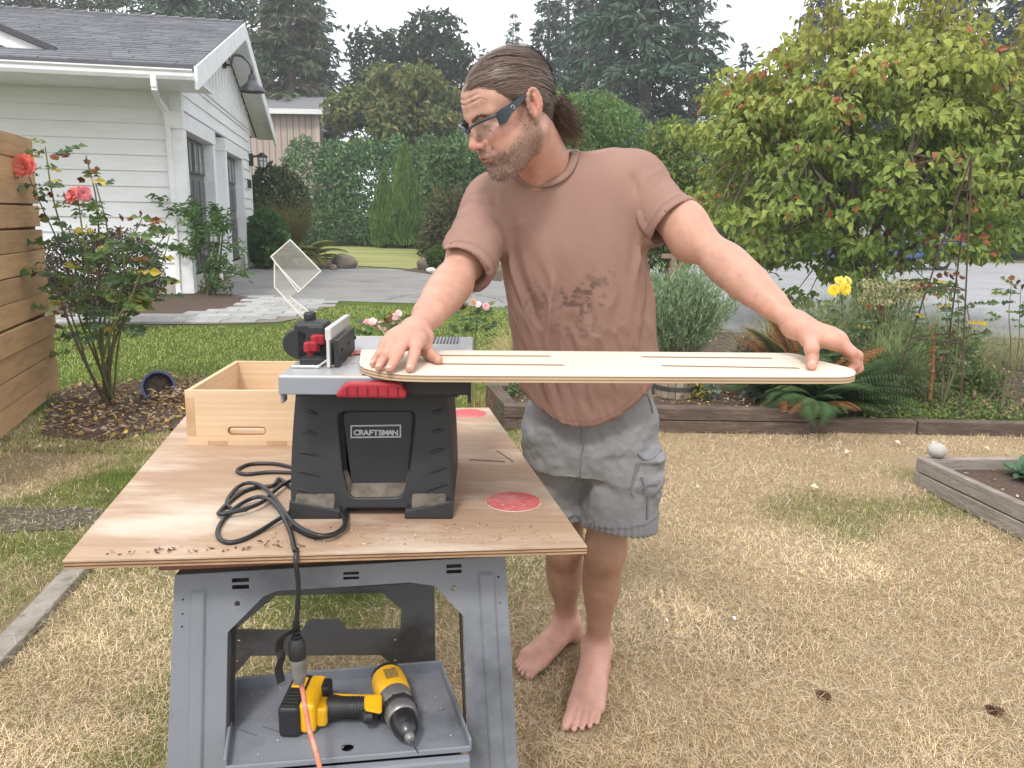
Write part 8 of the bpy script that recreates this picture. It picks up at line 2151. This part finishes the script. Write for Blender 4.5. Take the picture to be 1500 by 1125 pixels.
def hair():
    f = Field(); f.ell(HC + HM @ EC, ER_ + .006, HM, .01); f.ell(hd(0, -.066, -.022), (.050, .036, .050), HM, .03); f.ell(hd(.0, -.118, -.03), (.024, .020, .022), HM, .02)
    D, lo, h = f.grid(HC - .2, HC + .2, .004)
    ax = [lo[i] + np.arange(D.shape[i]) * h for i in range(3)]; G = np.stack(np.meshgrid(*ax, indexing='ij'), -1) - HC; L = G @ HM
    cut = (zline(L[..., 1]) - L[..., 2]) * .8
    D = np.maximum(D, cut.astype(np.float32)); V, F = surface_nets(D, lo, h); V = relax(V, F, 3, .5)
    c = np.array([.075, .052, .041]) * (.8 + .4 * fbm(V * 90, 2))[:, None]
    cap = own(np_obj('hair', V, F, M_HAIR, ROOT, C=c, smooth=True), ROOT)
    n = 5200; rg = np.random.default_rng(8); d = nrm(rg.normal(size=(n * 3, 3))); d[:, 2] = np.where(rg.random(n * 3) < .5, np.abs(d[:, 2]), d[:, 2]); p = EC + d * ER_
    keep = p[:, 2] > zline(p[:, 1]) + .001; keep &= p[:, 1] > -.085; p = p[keep][:n]
    # many roots along the hairline itself
    ang = rg.uniform(-1.45, 1.45, 2600); yl = rg.uniform(-.0, .09, 2600); 
    q = np.stack([np.sign(ang) * .0775 * np.sqrt(np.clip(1 - ((yl - EC[1]) / ER_[1]) ** 2 - ((zline(yl) - EC[2]) / ER_[2]) ** 2, 0, 1)), yl, zline(yl) + .001 + .011 * rg.random(2600) ** 2], 1)
    yn = rg.uniform(-.10, -.03, 1500); qn = np.stack([np.sign(rg.random(1500) - .5) * .0775 * np.sqrt(np.clip(1 - ((yn - EC[1]) / ER_[1]) ** 2 - ((zline(yn) - EC[2]) / ER_[2]) ** 2, .04, 1)), yn, zline(yn) + .03 * rg.random(1500)], 1)
    p = np.concatenate([p, q, qn]); n = len(p); k = 9
    T = arr([0, -.112, -.022]); u = np.linspace(0, 1, k)
    a = (p - EC) / ER_; b = (T - EC) / ER_; b = b / np.linalg.norm(b)
    lift = .004 + .007 * rg.random(n) + .005 * fbm(p * 40, 2)
    sag = rg.normal(size=n) * .018
    P = a[:, None] * (1 - u[None, :, None]) + b * u[None, :, None] + arr([0, 0, 1]) * (np.sin(np.pi * u)[None, :, None] * (np.clip(-(a @ b) + .15, 0, 1.1) * .22)[:, None, None]) + arr([1, 0, 0]) * np.sin(np.pi * u)[None, :, None] * (np.clip(-(a @ b) + .1, 0, 1.1) * np.where(p[:, 0] > -.025, .50, -.30))[:, None, None]
    P = P / np.linalg.norm(P, axis=2, keepdims=True) * (1 + (lift[:, None] * np.sin(np.pi * np.clip(u * .9 + .12, 0, 1))[None])[..., None] / .085)
    P = P * ER_ + EC; P[..., 2] += (np.sin(np.pi * u)[None] * sag[:, None]) * .35; P += rg.normal(size=(n, 1, 3)) * .0012 + rg.normal(size=P.shape) * .0004
    bend = sstep(.7, 1, u)[None, :, None]; P = P * (1 - bend * .25) + T * bend * .25
    W = HC + P @ HM.T; grey = rg.random(n) < .07
    cols = np.where(grey[:, None], arr([.18, .135, .11]), arr([.125, .081, .062])) * (.8 + .42 * rg.random((n, 1)))
    strips(W, .0011 + .0007 * rg.random(n), cols, 'strand', M_HAIR, cap)['kind'] = 'stuff'
    # pony tail
    n = 1300; k = 10; u = np.linspace(0, 1, k); r0 = rg.normal(size=(n, 3)) * [.013, .012, .014]; r1 = rg.normal(size=(n, 3)) * [.017, .015, .018]
    c0, c1, c2 = T + arr([0, .004, 0]), arr([.004, -.136, -.048]), arr([.010, -.128, -.118]); uu = u[:, None]
    path = c0 * (1 - uu) ** 2 + c1 * 2 * uu * (1 - uu) + c2 * uu ** 2
    P = path[None] + r0[:, None] * (1 - uu)[None] * .6 + r1[:, None] * np.sin(np.pi * np.clip(uu * .62, 0, 1))[None] * 1.05
    ph = rg.random((n, 1)) * 6.3; P[..., 0] += .011 * np.sin(u[None] * 9 + ph) * u[None]; P[..., 1] += -.012 * np.cos(u[None] * 8 + ph) * u[None] ** 1.3; P[..., 2] += .008 * np.sin(u[None] * 8 + ph * 2) * u[None]
    ln = .55 + .45 * rg.random(n); P = P[:, :1] + (P - P[:, :1]) * ln[:, None, None]
    W = HC + P @ HM.T; cols = np.where((rg.random(n) < .15)[:, None], arr([.19, .145, .12]), arr([.125, .081, .062])) * (.75 + .6 * rg.random((n, 1)))
    o = strips(W, .0013 + .0008 * rg.random(n), cols, 'ponytail', M_HAIR, ROOT); o['kind'] = 'stuff'
    f = Field(); f.cap(hd(0, -.108, -.03), hd(.0, -.136, -.06), .020, .025, .02); f.cap(hd(0, -.136, -.06), hd(.008, -.138, -.10), .024, .016, .02)
    V, F = f.mesh(HC - .25, HC + .25, .005); own(np_obj('ponytail_core', V, F, M_HAIR, ROOT, C=np.repeat([[.06, .042, .034]], len(V), 0), smooth=True), ROOT)
    # a loose lock on the forehead
    for pts in ([(.02, .088, .072), (.028, .0935, .058), (.037, .0905, .054), (.05, .083, .056), (.058, .0745, .046)],):
        own(MB().tube(catmull([Vector(hd(*q)) for q in pts], 5), .00045, 4).build('loose_lock', M_STRAND, ROOT), ROOT)
hair()
def short_hairs():
    rg = np.random.default_rng(4); tri = HV[HFc].mean(1); N = vnormals(HV, HFc)[HFc[:, 0]]; L = to_head(tri)
    m = beard_mask(L); ok = np.argwhere(rg.random(len(tri)) < m * .62).ravel(); n = len(ok)
    p = tri[ok] + rg.normal(size=(n, 3)) * .0012; nn = N[ok]
    d = nrm(nn * .55 + HM @ arr([0, .15, -1.0]) + rg.normal(size=(n, 3)) * .4); ln = (.0030 + .0042 * rg.random((n, 1))) * (.6 + .6 * sstep(.0, .09, to_head(p)[:, 1])[:, None])
    s = nrm(np.cross(d, nn)) * .00036
    V = np.stack([p - s, p + s, p + d * ln], 1).reshape(-1, 3); F = np.arange(3 * n).reshape(-1, 3)
    grey = rg.random(n) < .30 + .2 * (np.abs(to_head(p)[:, 0]) < .02); c = np.where(grey[:, None], arr([.33, .29, .26]), arr([.085, .055, .042])) * (.6 + .8 * rg.random((n, 1)))
    o = np_obj('stubble_beard', V, F, M_HAIR, ROOT, C=np.repeat(c, 3, 0)); own(o, ROOT); o['kind'] = 'stuff'
    for s_ in (-1, 1):
        P = []
        n = 160; x = rg.uniform(.012, .052, n); y = np.interp(x, [.012, .03, .052], [.1035, .0985, .084]); z = np.interp(x, [.012, .035, .052], [.020, .027, .018]) - .005 + rg.normal(size=n) * .0018
        a = HC + np.stack([s_ * x, y, z], 1) @ HM.T; d = (np.stack([s_ * np.ones(n), -.35 * np.ones(n), .25 * np.ones(n)], 1) + rg.normal(size=(n, 3)) * .3) @ HM.T; d = nrm(d) * .008; w = np.repeat((HM @ arr([0, 0, .0004]))[None], n, 0)
        V = np.stack([a - w, a + w, a + d], 1).reshape(-1, 3); o = np_obj('eyebrow', V, np.arange(3 * n).reshape(-1, 3), M_HAIR, ROOT, C=np.repeat([[.08, .055, .042]], 3 * n, 0)); own(o, ROOT); o['kind'] = 'stuff'
short_hairs()
def glasses():
    fr = material('glasses_frame', (.022, .03, .04), (.04, .055, .07), 90, rough=.3)
    base = Vector(hd(0, .09, 0)); g = bpy.data.objects.new('safety_glasses', None); link(g, ROOT); g.location = base; own(g, ROOT)
    def put(mb, n, m, **k): o = mb.build(n, m, g, **k); o.matrix_parent_inverse = Matrix.Translation(-base); return o
    for s in (-1, 1):
        mb = MB(); pr = [(.0835, -.006, .0235, .004), (.0835, .004, .0225, .005), (.083, .025, .017, .0065), (.080, .048, .011, .010), (.077, .064, .005, .0145), (.071, .078, .003, .013)]
        for (a, b) in zip(pr, pr[1:]):
            P = []
            for x, y, z, hh in (a, b):
                for dx, dz in ((0, -1), (.0035, -1), (.0035, 1), (0, 1)): P.append(Vector(hd(s * (x + dx), y, z + dz * hh)))
            mb.add(P, [(0, 1, 5, 4), (1, 2, 6, 5), (2, 3, 7, 6), (3, 0, 4, 7), (3, 2, 1, 0), (4, 5, 6, 7)])
        put(mb, 'temple_arm', fr, smooth=30)
        if s > 0:
            c = Vector(hd(.0835, .040, .013)); put(MB().tube([c + Vector(hd(.0015, .004 * math.cos(a), .004 * math.sin(a)) - HC) for a in [k * .5236 for k in range(10)]], .0007, 5), 'temple_mark', material('temple_mark', (.45, .47, .5), None, rough=.4))
        top = [(s * .0735, .077, .012), (s * .060, .094, .012), (s * .038, .1055, .011), (s * .016, .1115, .007), (s * .006, .115, .001)]
        put(MB().tube(catmull([Vector(hd(*q)) for q in top], 4), .0032, 8), 'brow_bar', fr, smooth=True)
        bot = [(s * .0715, .079, -.012), (s * .060, .090, -.025), (s * .040, .100, -.030), (s * .020, .106, -.024), (s * .008, .111, -.010)]
        A, B = catmull([Vector(hd(*q)) for q in top], 4), catmull([Vector(hd(*q)) for q in bot], 4)
        m = MB(); n = len(A); off = Vector(HF) * .0012
        V = [p for q in zip(A, B) for p in q]; V2 = [p + off for p in V]
        m.add(V + V2, [(2 * i, 2 * i + 2, 2 * i + 3, 2 * i + 1) for i in range(n - 1)] + [(2 * n + 2 * i, 2 * n + 2 * i + 1, 2 * n + 2 * i + 3, 2 * n + 2 * i + 2) for i in range(n - 1)])
        L = bpy.data.materials.get('clear_lens')
        if L is None:
            L = bpy.data.materials.new('clear_lens'); L.use_nodes = True; pb = L.node_tree.nodes['Principled BSDF']; pb.inputs['Base Color'].default_value = (.6, .62, .62, 1); pb.inputs['Roughness'].default_value = .04; pb.inputs['Alpha'].default_value = .08; pb.inputs['Specular IOR Level'].default_value = .9
        put(m, 'lens', L, smooth=True)
    put(MB().tube([Vector(hd(-.008, .113, .0)), Vector(hd(0, .1165, -.002)), Vector(hd(.008, .113, .0))], .003, 8), 'nose_bridge', fr, smooth=True)
glasses()

# ---- t-shirt
M_SHIRT = material('brown_jersey', (.94, .94, .95), (1.06, 1.05, 1.04), 220, detail=3, rough=.88, attr=True, bump=.22, bscale=900, bdist=.0008, spec=.15)
def secs(rows):
    out = []
    for y, xl, xr, Y, ry, yaw in rows:
        a, b = aY(xl, y, Y), aY(xr, y, Y); out.append(((a[2] + b[2]) / 2, (a[0] + b[0]) / 2, Y, (b[0] - a[0]) / 2, ry, yaw))
    S = np.array(sorted(out)); z = np.linspace(S[0, 0], S[-1, 0], 90); D = np.stack([np.interp(z, S[:, 0], S[:, i]) for i in range(1, 6)], 1)
    P = np.concatenate([np.repeat(D[:1], 6, 0), D, np.repeat(D[-1:], 6, 0)]); k = np.hanning(15)[1:-1]; k /= k.sum()
    D = np.stack([np.convolve(P[:, i], k, 'same')[6:-6] for i in range(5)], 1)
    return [tuple([a, *b]) for a, b in zip(z, D)]
SH_SECS = secs([(225, 800, 880, 1.96, .07, .0), (245, 742, 915, 1.96, .095, .0), (275, 722, 930, 1.965, .112, 0), (320, 726, 940, 1.975, .125, 0), (360, 729, 946, 1.985, .130, 0), (400, 734, 951, 2.0, .130, 0), (460, 744, 956, 2.03, .128, 0), (520, 755, 962, 2.06, .128, 0), (580, 765, 966, 2.09, .130, 0), (650, 768, 966, 2.11, .130, 0)])
CUFF_R, CUFF_L = SR + (ER - SR) * .83 + arr([.006, 0, 0]), SL + (EL - SL) * .46 + arr([-.002, 0, -.006])
def shirt():
    f = Field(); f.loft(SH_SECS, .04)
    f.cap(SR + arr([.035, 0, .0]), SR, .075, .070, .05); f.cap(SL + arr([-.05, 0, .0]), SL, .078, .072, .05)
    f.cap(NECK0 + arr([-.01, .03, -.045]), SR + arr([.01, 0, .030]), .058, .04, .05); f.cap(NECK0 + arr([.03, .03, -.040]), SL + arr([-.01, 0, .030]), .06, .044, .05)
    dR, dL = nrm(CUFF_R - SR), nrm(CUFF_L - SL)
    f.cap(SR, CUFF_R + dR * .03, .070, .068, .03); f.cap(SL, CUFF_L + dL * .03, .070, .070, .05)
    lo, hi = np.min([p[1] for p in f.p], 0) - .02, np.max([p[2] for p in f.p], 0) + .02
    D, lo, h = f.grid(lo, hi, .0044)
    ax = [(lo[i] + np.arange(D.shape[i]) * h).astype(np.float32) for i in range(3)]; X, Y, Z = ax[0][:, None, None], ax[1][None, :, None], ax[2][None, None, :]
    # hem: a scooped tail, then hollow above it
    hc = aY(846, 626, 1.97); hz = hc[2] + 4.4 * np.maximum(np.abs(X - hc[0]) - .015, 0) ** 2 * (1 + .0 * X) + .0 * Y
    D0 = D.copy()
    D = np.maximum(D, hz - Z)
    pass
    for c, d, r in ((CUFF_R, dR, .061), (CUFF_L, dL, .063)):
        s_ = (X - c[0]) * d[0] + (Y - c[1]) * d[1] + (Z - c[2]) * d[2]; q2 = np.sqrt(np.maximum((X - c[0]) ** 2 + (Y - c[1]) ** 2 + (Z - c[2]) ** 2 - s_ ** 2, 0))
        near = (np.abs(s_) < .14) & (q2 < .098)
        D = np.where(near, np.maximum(D, s_), D); D = np.where(near, np.maximum(D, -np.maximum(q2 - r, -.06 - s_)), D)
    # neck opening
    DN = D.copy()
    nd = nrm(arr([-.26, -.60, .75])); nc = aY(801, 250, 1.925); s_ = (X - nc[0]) * nd[0] + (Y - nc[1]) * nd[1] + (Z - nc[2]) * nd[2]
    q2 = np.sqrt(np.maximum((X - nc[0]) ** 2 + (Y - nc[1]) ** 2 + (Z - nc[2]) ** 2 - s_ ** 2, 0)); hole = np.maximum(q2 - .074, -.04 - s_); D = np.maximum(D, -hole)
    V, F = surface_nets(D.astype(np.float32), lo, h); V = relax(V, F, 2, .5); N = vnormals(V, F)
    # folds: hanging ones on the trunk, round ones on the sleeves, drawn ones from the armpits
    low = sstep(1.45, 1.05, V[:, 2]) * 1.5; x = V[:, 0]
    w = (fbm(np.stack([V[:, 0] * 13, V[:, 1] * 13, V[:, 2] * 2.0], -1), 3) - .5) * .030 * low
    w += (.5 - np.abs(fbm(np.stack([V[:, 0] * 22 + V[:, 2] * 6, V[:, 1] * 22, V[:, 2] * 4], -1), 3) - .5) * 4) * .006 * low
    ridge = lambda a, b, wd, am: am * np.exp(-((np.linalg.norm(np.cross(V - a, nrm(b - a)[None]), axis=1)) / wd) ** 2) * sstep(-.05, .04, (V - a) @ nrm(b - a)) * sstep(np.linalg.norm(b - a) + .05, np.linalg.norm(b - a) - .04, (V - a) @ nrm(b - a))
    for a, b, wd, am in (((935, 365, 1.9), (905, 520, 1.95), .012, .009), ((948, 380, 1.95), (935, 540, 2.0), .010, -.008), ((952, 400, 1.95), (950, 540, 2.02), .009, .007), ((915, 350, 1.9), (860, 480, 1.92), .014, .006), ((808, 420, 1.88), (798, 540, 1.95), .012, .011), ((818, 440, 1.88), (812, 550, 1.95), .011, -.008),
                         ((735, 300, 1.9), (770, 480, 1.93), .012, .008), ((745, 300, 1.9), (785, 470, 1.93), .010, -.006), ((725, 310, 1.9), (728, 400, 1.92), .010, -.008), ((930, 270, 1.88), (948, 350, 1.88), .012, -.010), ((760, 330, 1.88), (830, 300, 1.88), .014, .004)):
        w += ridge(aY(*a), aY(*b), wd * .72, am * 1.7)
    for S, c, d in ((SR, CUFF_R, dR), (SL, CUFF_L, dL)):
        s_ = (V - S) @ d; q2 = np.linalg.norm(V - S - s_[:, None] * d, axis=1); m = sstep(.0, .05, s_) * sstep(.12, .08, q2)
        w += m * (fbm(np.stack([s_ * 34 + V[:, 2] * 9, V[:, 0] * 9, V[:, 1] * 9], -1), 3) - .5) * .020
    V = V + N * w[:, None]
    base = arr([.288, .176, .142]); c = np.repeat(base[None], len(V), 0) * (.94 + .12 * fbm(V * 12, 3))[:, None]
    for c_, d_, S_ in ((CUFF_R, dR, SR), (CUFF_L, dL, SL)):
        s_ = (V - c_) @ d_; q2 = np.linalg.norm(V - c_ - s_[:, None] * d_, axis=1); m_ = (q2 < .10) & (s_ > -.1)
        st = (np.exp(-((s_ + .021) / .0022) ** 2) * m_)[:, None]; c = c * (1 - .25 * st)
    hz_ = V[:, 2] - (hc[2] + 4.4 * np.maximum(np.abs(V[:, 0] - hc[0]) - .015, 0) ** 2); c = c * (1 - .25 * np.exp(-((hz_ - .017) / .0022) ** 2))[:, None]
    for (px, py, rx, rz, am) in ((852, 440, .055, .05, 1.0), (790, 440, .045, .04, .6), (845, 480, .06, .03, .5), (880, 410, .035, .03, .6)):
        q = aY(px, py, 1.88); g = np.exp(-((V[:, 0] - q[0]) / rx) ** 2 - ((V[:, 2] - q[2]) / rz) ** 2) * (V[:, 1] < 2.0)
        n = fbm(V * 95 + px, 4); s = np.clip(sstep(.52, .62, n + .12 * (g - .6)) * sstep(.15, .5, g) * am, 0, 1)[:, None]; c = c * (1 - s * .72) + arr([.09, .068, .055]) * s * .72
    sh = own(np_obj('t_shirt', V, F, M_SHIRT, ROOT, C=c, smooth=True), ROOT)
    # collar rib and stitched edges
    u = nrm(np.cross(nd, [0, 1, 0.])); v = np.cross(nd, u); D2 = Field(); mb = MB(); ring = []
    rm = material('collar_rib', (.30, .178, .142), (.27, .16, .128), 150, rough=.9, bump=.3, bscale=600, bdist=.001)
    return sh, nd, nc, DN, lo, h
SHIRT, _nd, _nc, SD, SLO, SHH = shirt()
def collar():
    u = nrm(np.cross(_nd, [0, 1, 0.])); v = np.cross(_nd, u); P = []
    ss = np.linspace(.14, -.16, 240)
    for k in range(48):
        t = 2 * math.pi * k / 48; q = _nc + .0745 * (math.cos(t) * u + math.sin(t) * v) + ss[:, None] * _nd
        ix = np.clip(np.round((q - SLO) / SHH).astype(int), 0, np.array(SD.shape) - 1); d = SD[ix[:, 0], ix[:, 1], ix[:, 2]]
        j = np.argmax(d < 0); P.append(q[j] if d[j] < 0 else (P[-1] if P else q[120]))
    P = np.array(P)
    for _ in range(5): P = (P + np.roll(P, 1, 0) * .5 + np.roll(P, -1, 0) * .5) / 2
    m = material('collar_rib', (.278, .17, .137), (.243, .15, .122), 150, rough=.9, bump=.3, bscale=600, bdist=.001)
    V, F = [], []; n = len(P)
    for i in range(n):                                 # a flat ribbed band, not a tube
        rad = nrm(P[i] - _nc - ((P[i] - _nc) @ _nd) * _nd)
        for a, b in ((-.006, .0045), (-.001, .0068), (.006, .0060), (.013, .0040), (.014, .0), (-.002, -.004)): V.append(P[i] + rad * a + _nd * b)
    for i in range(n):
        for c in range(6): F.append((i * 6 + c, i * 6 + (c + 1) % 6, (i + 1) % n * 6 + (c + 1) % 6, (i + 1) % n * 6 + c))
    o = np_obj('collar', np.array(V), np.array(F), m, SHIRT, smooth=True)
collar()

# ---- shorts
M_SHORTS = material('grey_twill', (.93, .93, .94), (1.06, 1.06, 1.06), 160, detail=3, rough=.85, attr=True, bump=.25, bscale=700, bdist=.0008, spec=.15)
def shorts():
    f = Field()
    hemL, hemR = aY(906, 771, 2.10), aY(813, 752, 2.245)
    a, b = aY(768, 600, 2.14), aY(967, 600, 2.14)
    f.loft([(.70, (a[0] + b[0]) / 2, 2.15, .172, .125, -.08), (.80, (a[0] + b[0]) / 2 - .003, 2.145, .174, .132, -.08), (.88, (a[0] + b[0]) / 2, 2.14, .170, .130, -.05), (1.0, (a[0] + b[0]) / 2, 2.12, .155, .115, 0)], .04, 2.5)
    f.cap((.318, 2.14, .80), hemL - arr([0, 0, .04]), .110, .108, .03, flat=(0, 1, 0), ratio=1.0); f.cap((.135, 2.18, .80), hemR - arr([0, 0, .04]), .108, .104, .03)
    # cargo pocket on the outer thigh
    pk = aY(957, 695, 2.08); f.ell(pk, (.026, .055, .075), None, .03); f.ell(aY(960, 668, 2.07), (.026, .055, .014), None, .012); f.ell(aY(946, 672, 2.04), (.03, .02, .012), None, .01)
    lo, hi = np.min([p[1] for p in f.p], 0) - .02, np.max([p[2] for p in f.p], 0) + .02; lo[2] = .33
    D, lo, h = f.grid(lo, hi, .0046)
    ax = [(lo[i] + np.arange(D.shape[i]) * h).astype(np.float32) for i in range(3)]; X, Y, Z = ax[0][:, None, None], ax[1][None, :, None], ax[2][None, None, :]
    xm = .228 - (.80 - Z) * .02
    for c, left in ((hemL, True), (hemR, False)):
        side = (X > xm) if left else (X <= xm)
        cut = c[2] - Z + .0 * X - (Y - c[1]) * .12 + (X - c[0]) * (-.10 if left else .05); D = np.where(side & (Z < .74), np.maximum(D, cut), D)
        q = np.sqrt((X - c[0]) ** 2 + (Y - c[1]) ** 2); top = arr([.318, 2.14, .80]) if left else arr([.135, 2.18, .80]); tt = (Z - c[2]) / (top[2] - c[2]); q = np.sqrt((X - c[0] - tt * (top[0] - c[0])) ** 2 + (Y - c[1] - tt * (top[1] - c[1])) ** 2)
        D = np.where(side & (Z < .60), np.maximum(D, -np.maximum(q - (.094 if left else .090), Z - c[2] - .07)), D)
    V, F = surface_nets(D.astype(np.float32), lo, h); V = relax(V, F, 2, .5); N = vnormals(V, F)
    w = (fbm(np.stack([V[:, 0] * 9 + V[:, 2] * 5, V[:, 1] * 9, V[:, 2] * 14 - V[:, 0] * 8], -1), 4) - .5) * .026
    w += -(np.abs(fbm(np.stack([V[:, 0] * 11 + V[:, 2] * 9, V[:, 1] * 11, V[:, 2] * 9 - V[:, 0] * 10 + 5], -1), 3) - .5)) * .024
    hemd = np.where(V[:, 0] > .22, V[:, 2] - hemL[2] - .10 * (V[:, 0] - hemL[0]), V[:, 2] - hemR[2])
    hb = sstep(.05, .03, hemd) * sstep(-.05, -.02, hemd); ang = np.arctan2(V[:, 1] - 2.12, V[:, 0] - np.where(V[:, 0] > .22, .31, .13))
    w = w * (1 - .7 * hb) + hb * .0022 * np.sin(ang * 42) + hb * .003
    dp = np.exp(-(((V - pk) / arr([.05, .07, .06])) ** 2).sum(1)); w += dp * (fbm(V * 48, 2) - .5) * .022
    V = V + N * w[:, None]
    c = arr([.240, .238, .245]) * (.92 + .16 * fbm(V * 9, 3))[:, None]; seam = np.exp(-((hemd - .034) / .0022) ** 2)[:, None]; c = c * (1 - .45 * seam)
    sh = own(np_obj('shorts', V, F, M_SHORTS, ROOT, C=c, smooth=True), ROOT)
    # straps, seams and the pocket edge laid on the cloth
    def on(px, py, out=.002):
        d = nrm(np.array(_ray(px, py))); o = arr([0, 0, CAM_H]); r = V - o; t = r @ d; e = np.linalg.norm(r - t[:, None] * d, axis=1); m = np.where(e < .006)[0]
        if not len(m): m = np.argsort(e)[:3]
        j = m[np.argmin(t[m])]; return Vector(V[j] + N[j] * out)
    ms = material('twill_seam', (.19, .195, .215), (.16, .165, .18), 200, rough=.9, bump=.3, bscale=500, bdist=.001)
    for nm, pts, r in (('pocket_strap', [(936, 683), (931, 700), (927, 718), (928, 728)], .0035), ('pocket_strap', [(942, 700), (945, 714), (944, 726)], .004), ('pocket_flap', [(938, 664), (946, 670), (955, 668), (964, 660), (969, 655)], .0055), ('pocket_hem', [(935, 722), (950, 712), (966, 708)], .0025),
                       ('side_seam', [(949, 575), (955, 590), (958, 604)], .0022), ('side_seam', [(951, 728), (951, 742), (950, 760)], .003), ('fly_seam', [(850, 630), (851, 645), (853, 662)], .0018), ('fold_seam', [(852, 660), (850, 700), (848, 740)], .0012)):
        P = [on(*q) for q in pts]
        o = MB().tube(catmull(P, 5), r, 6).build(nm, ms if nm != 'pocket_flap' else M_SHORTS_FLAP, sh, smooth=True)
M_SHORTS_FLAP = material('twill_flap', (.23, .235, .256), (.20, .205, .225), 60, rough=.9, bump=.4, bscale=300, bdist=.002)
shorts()

# =================================================================== AIR
def haze():
    m = bpy.data.materials.new('air'); m.use_nodes = True; N, L = m.node_tree.nodes, m.node_tree.links; N.clear()
    o_ = N.new('ShaderNodeOutputMaterial'); v = N.new('ShaderNodeVolumePrincipled'); v.inputs['Color'].default_value = (.90, .93, .97, 1); v.inputs['Density'].default_value = .0017; v.inputs['Anisotropy'].default_value = .2
    L.new(v.outputs[0], o_.inputs['Volume'])
    o = MB().box((0, 40, 14), (170, 110, 30)).build('haze', m, kind='stuff')
haze()
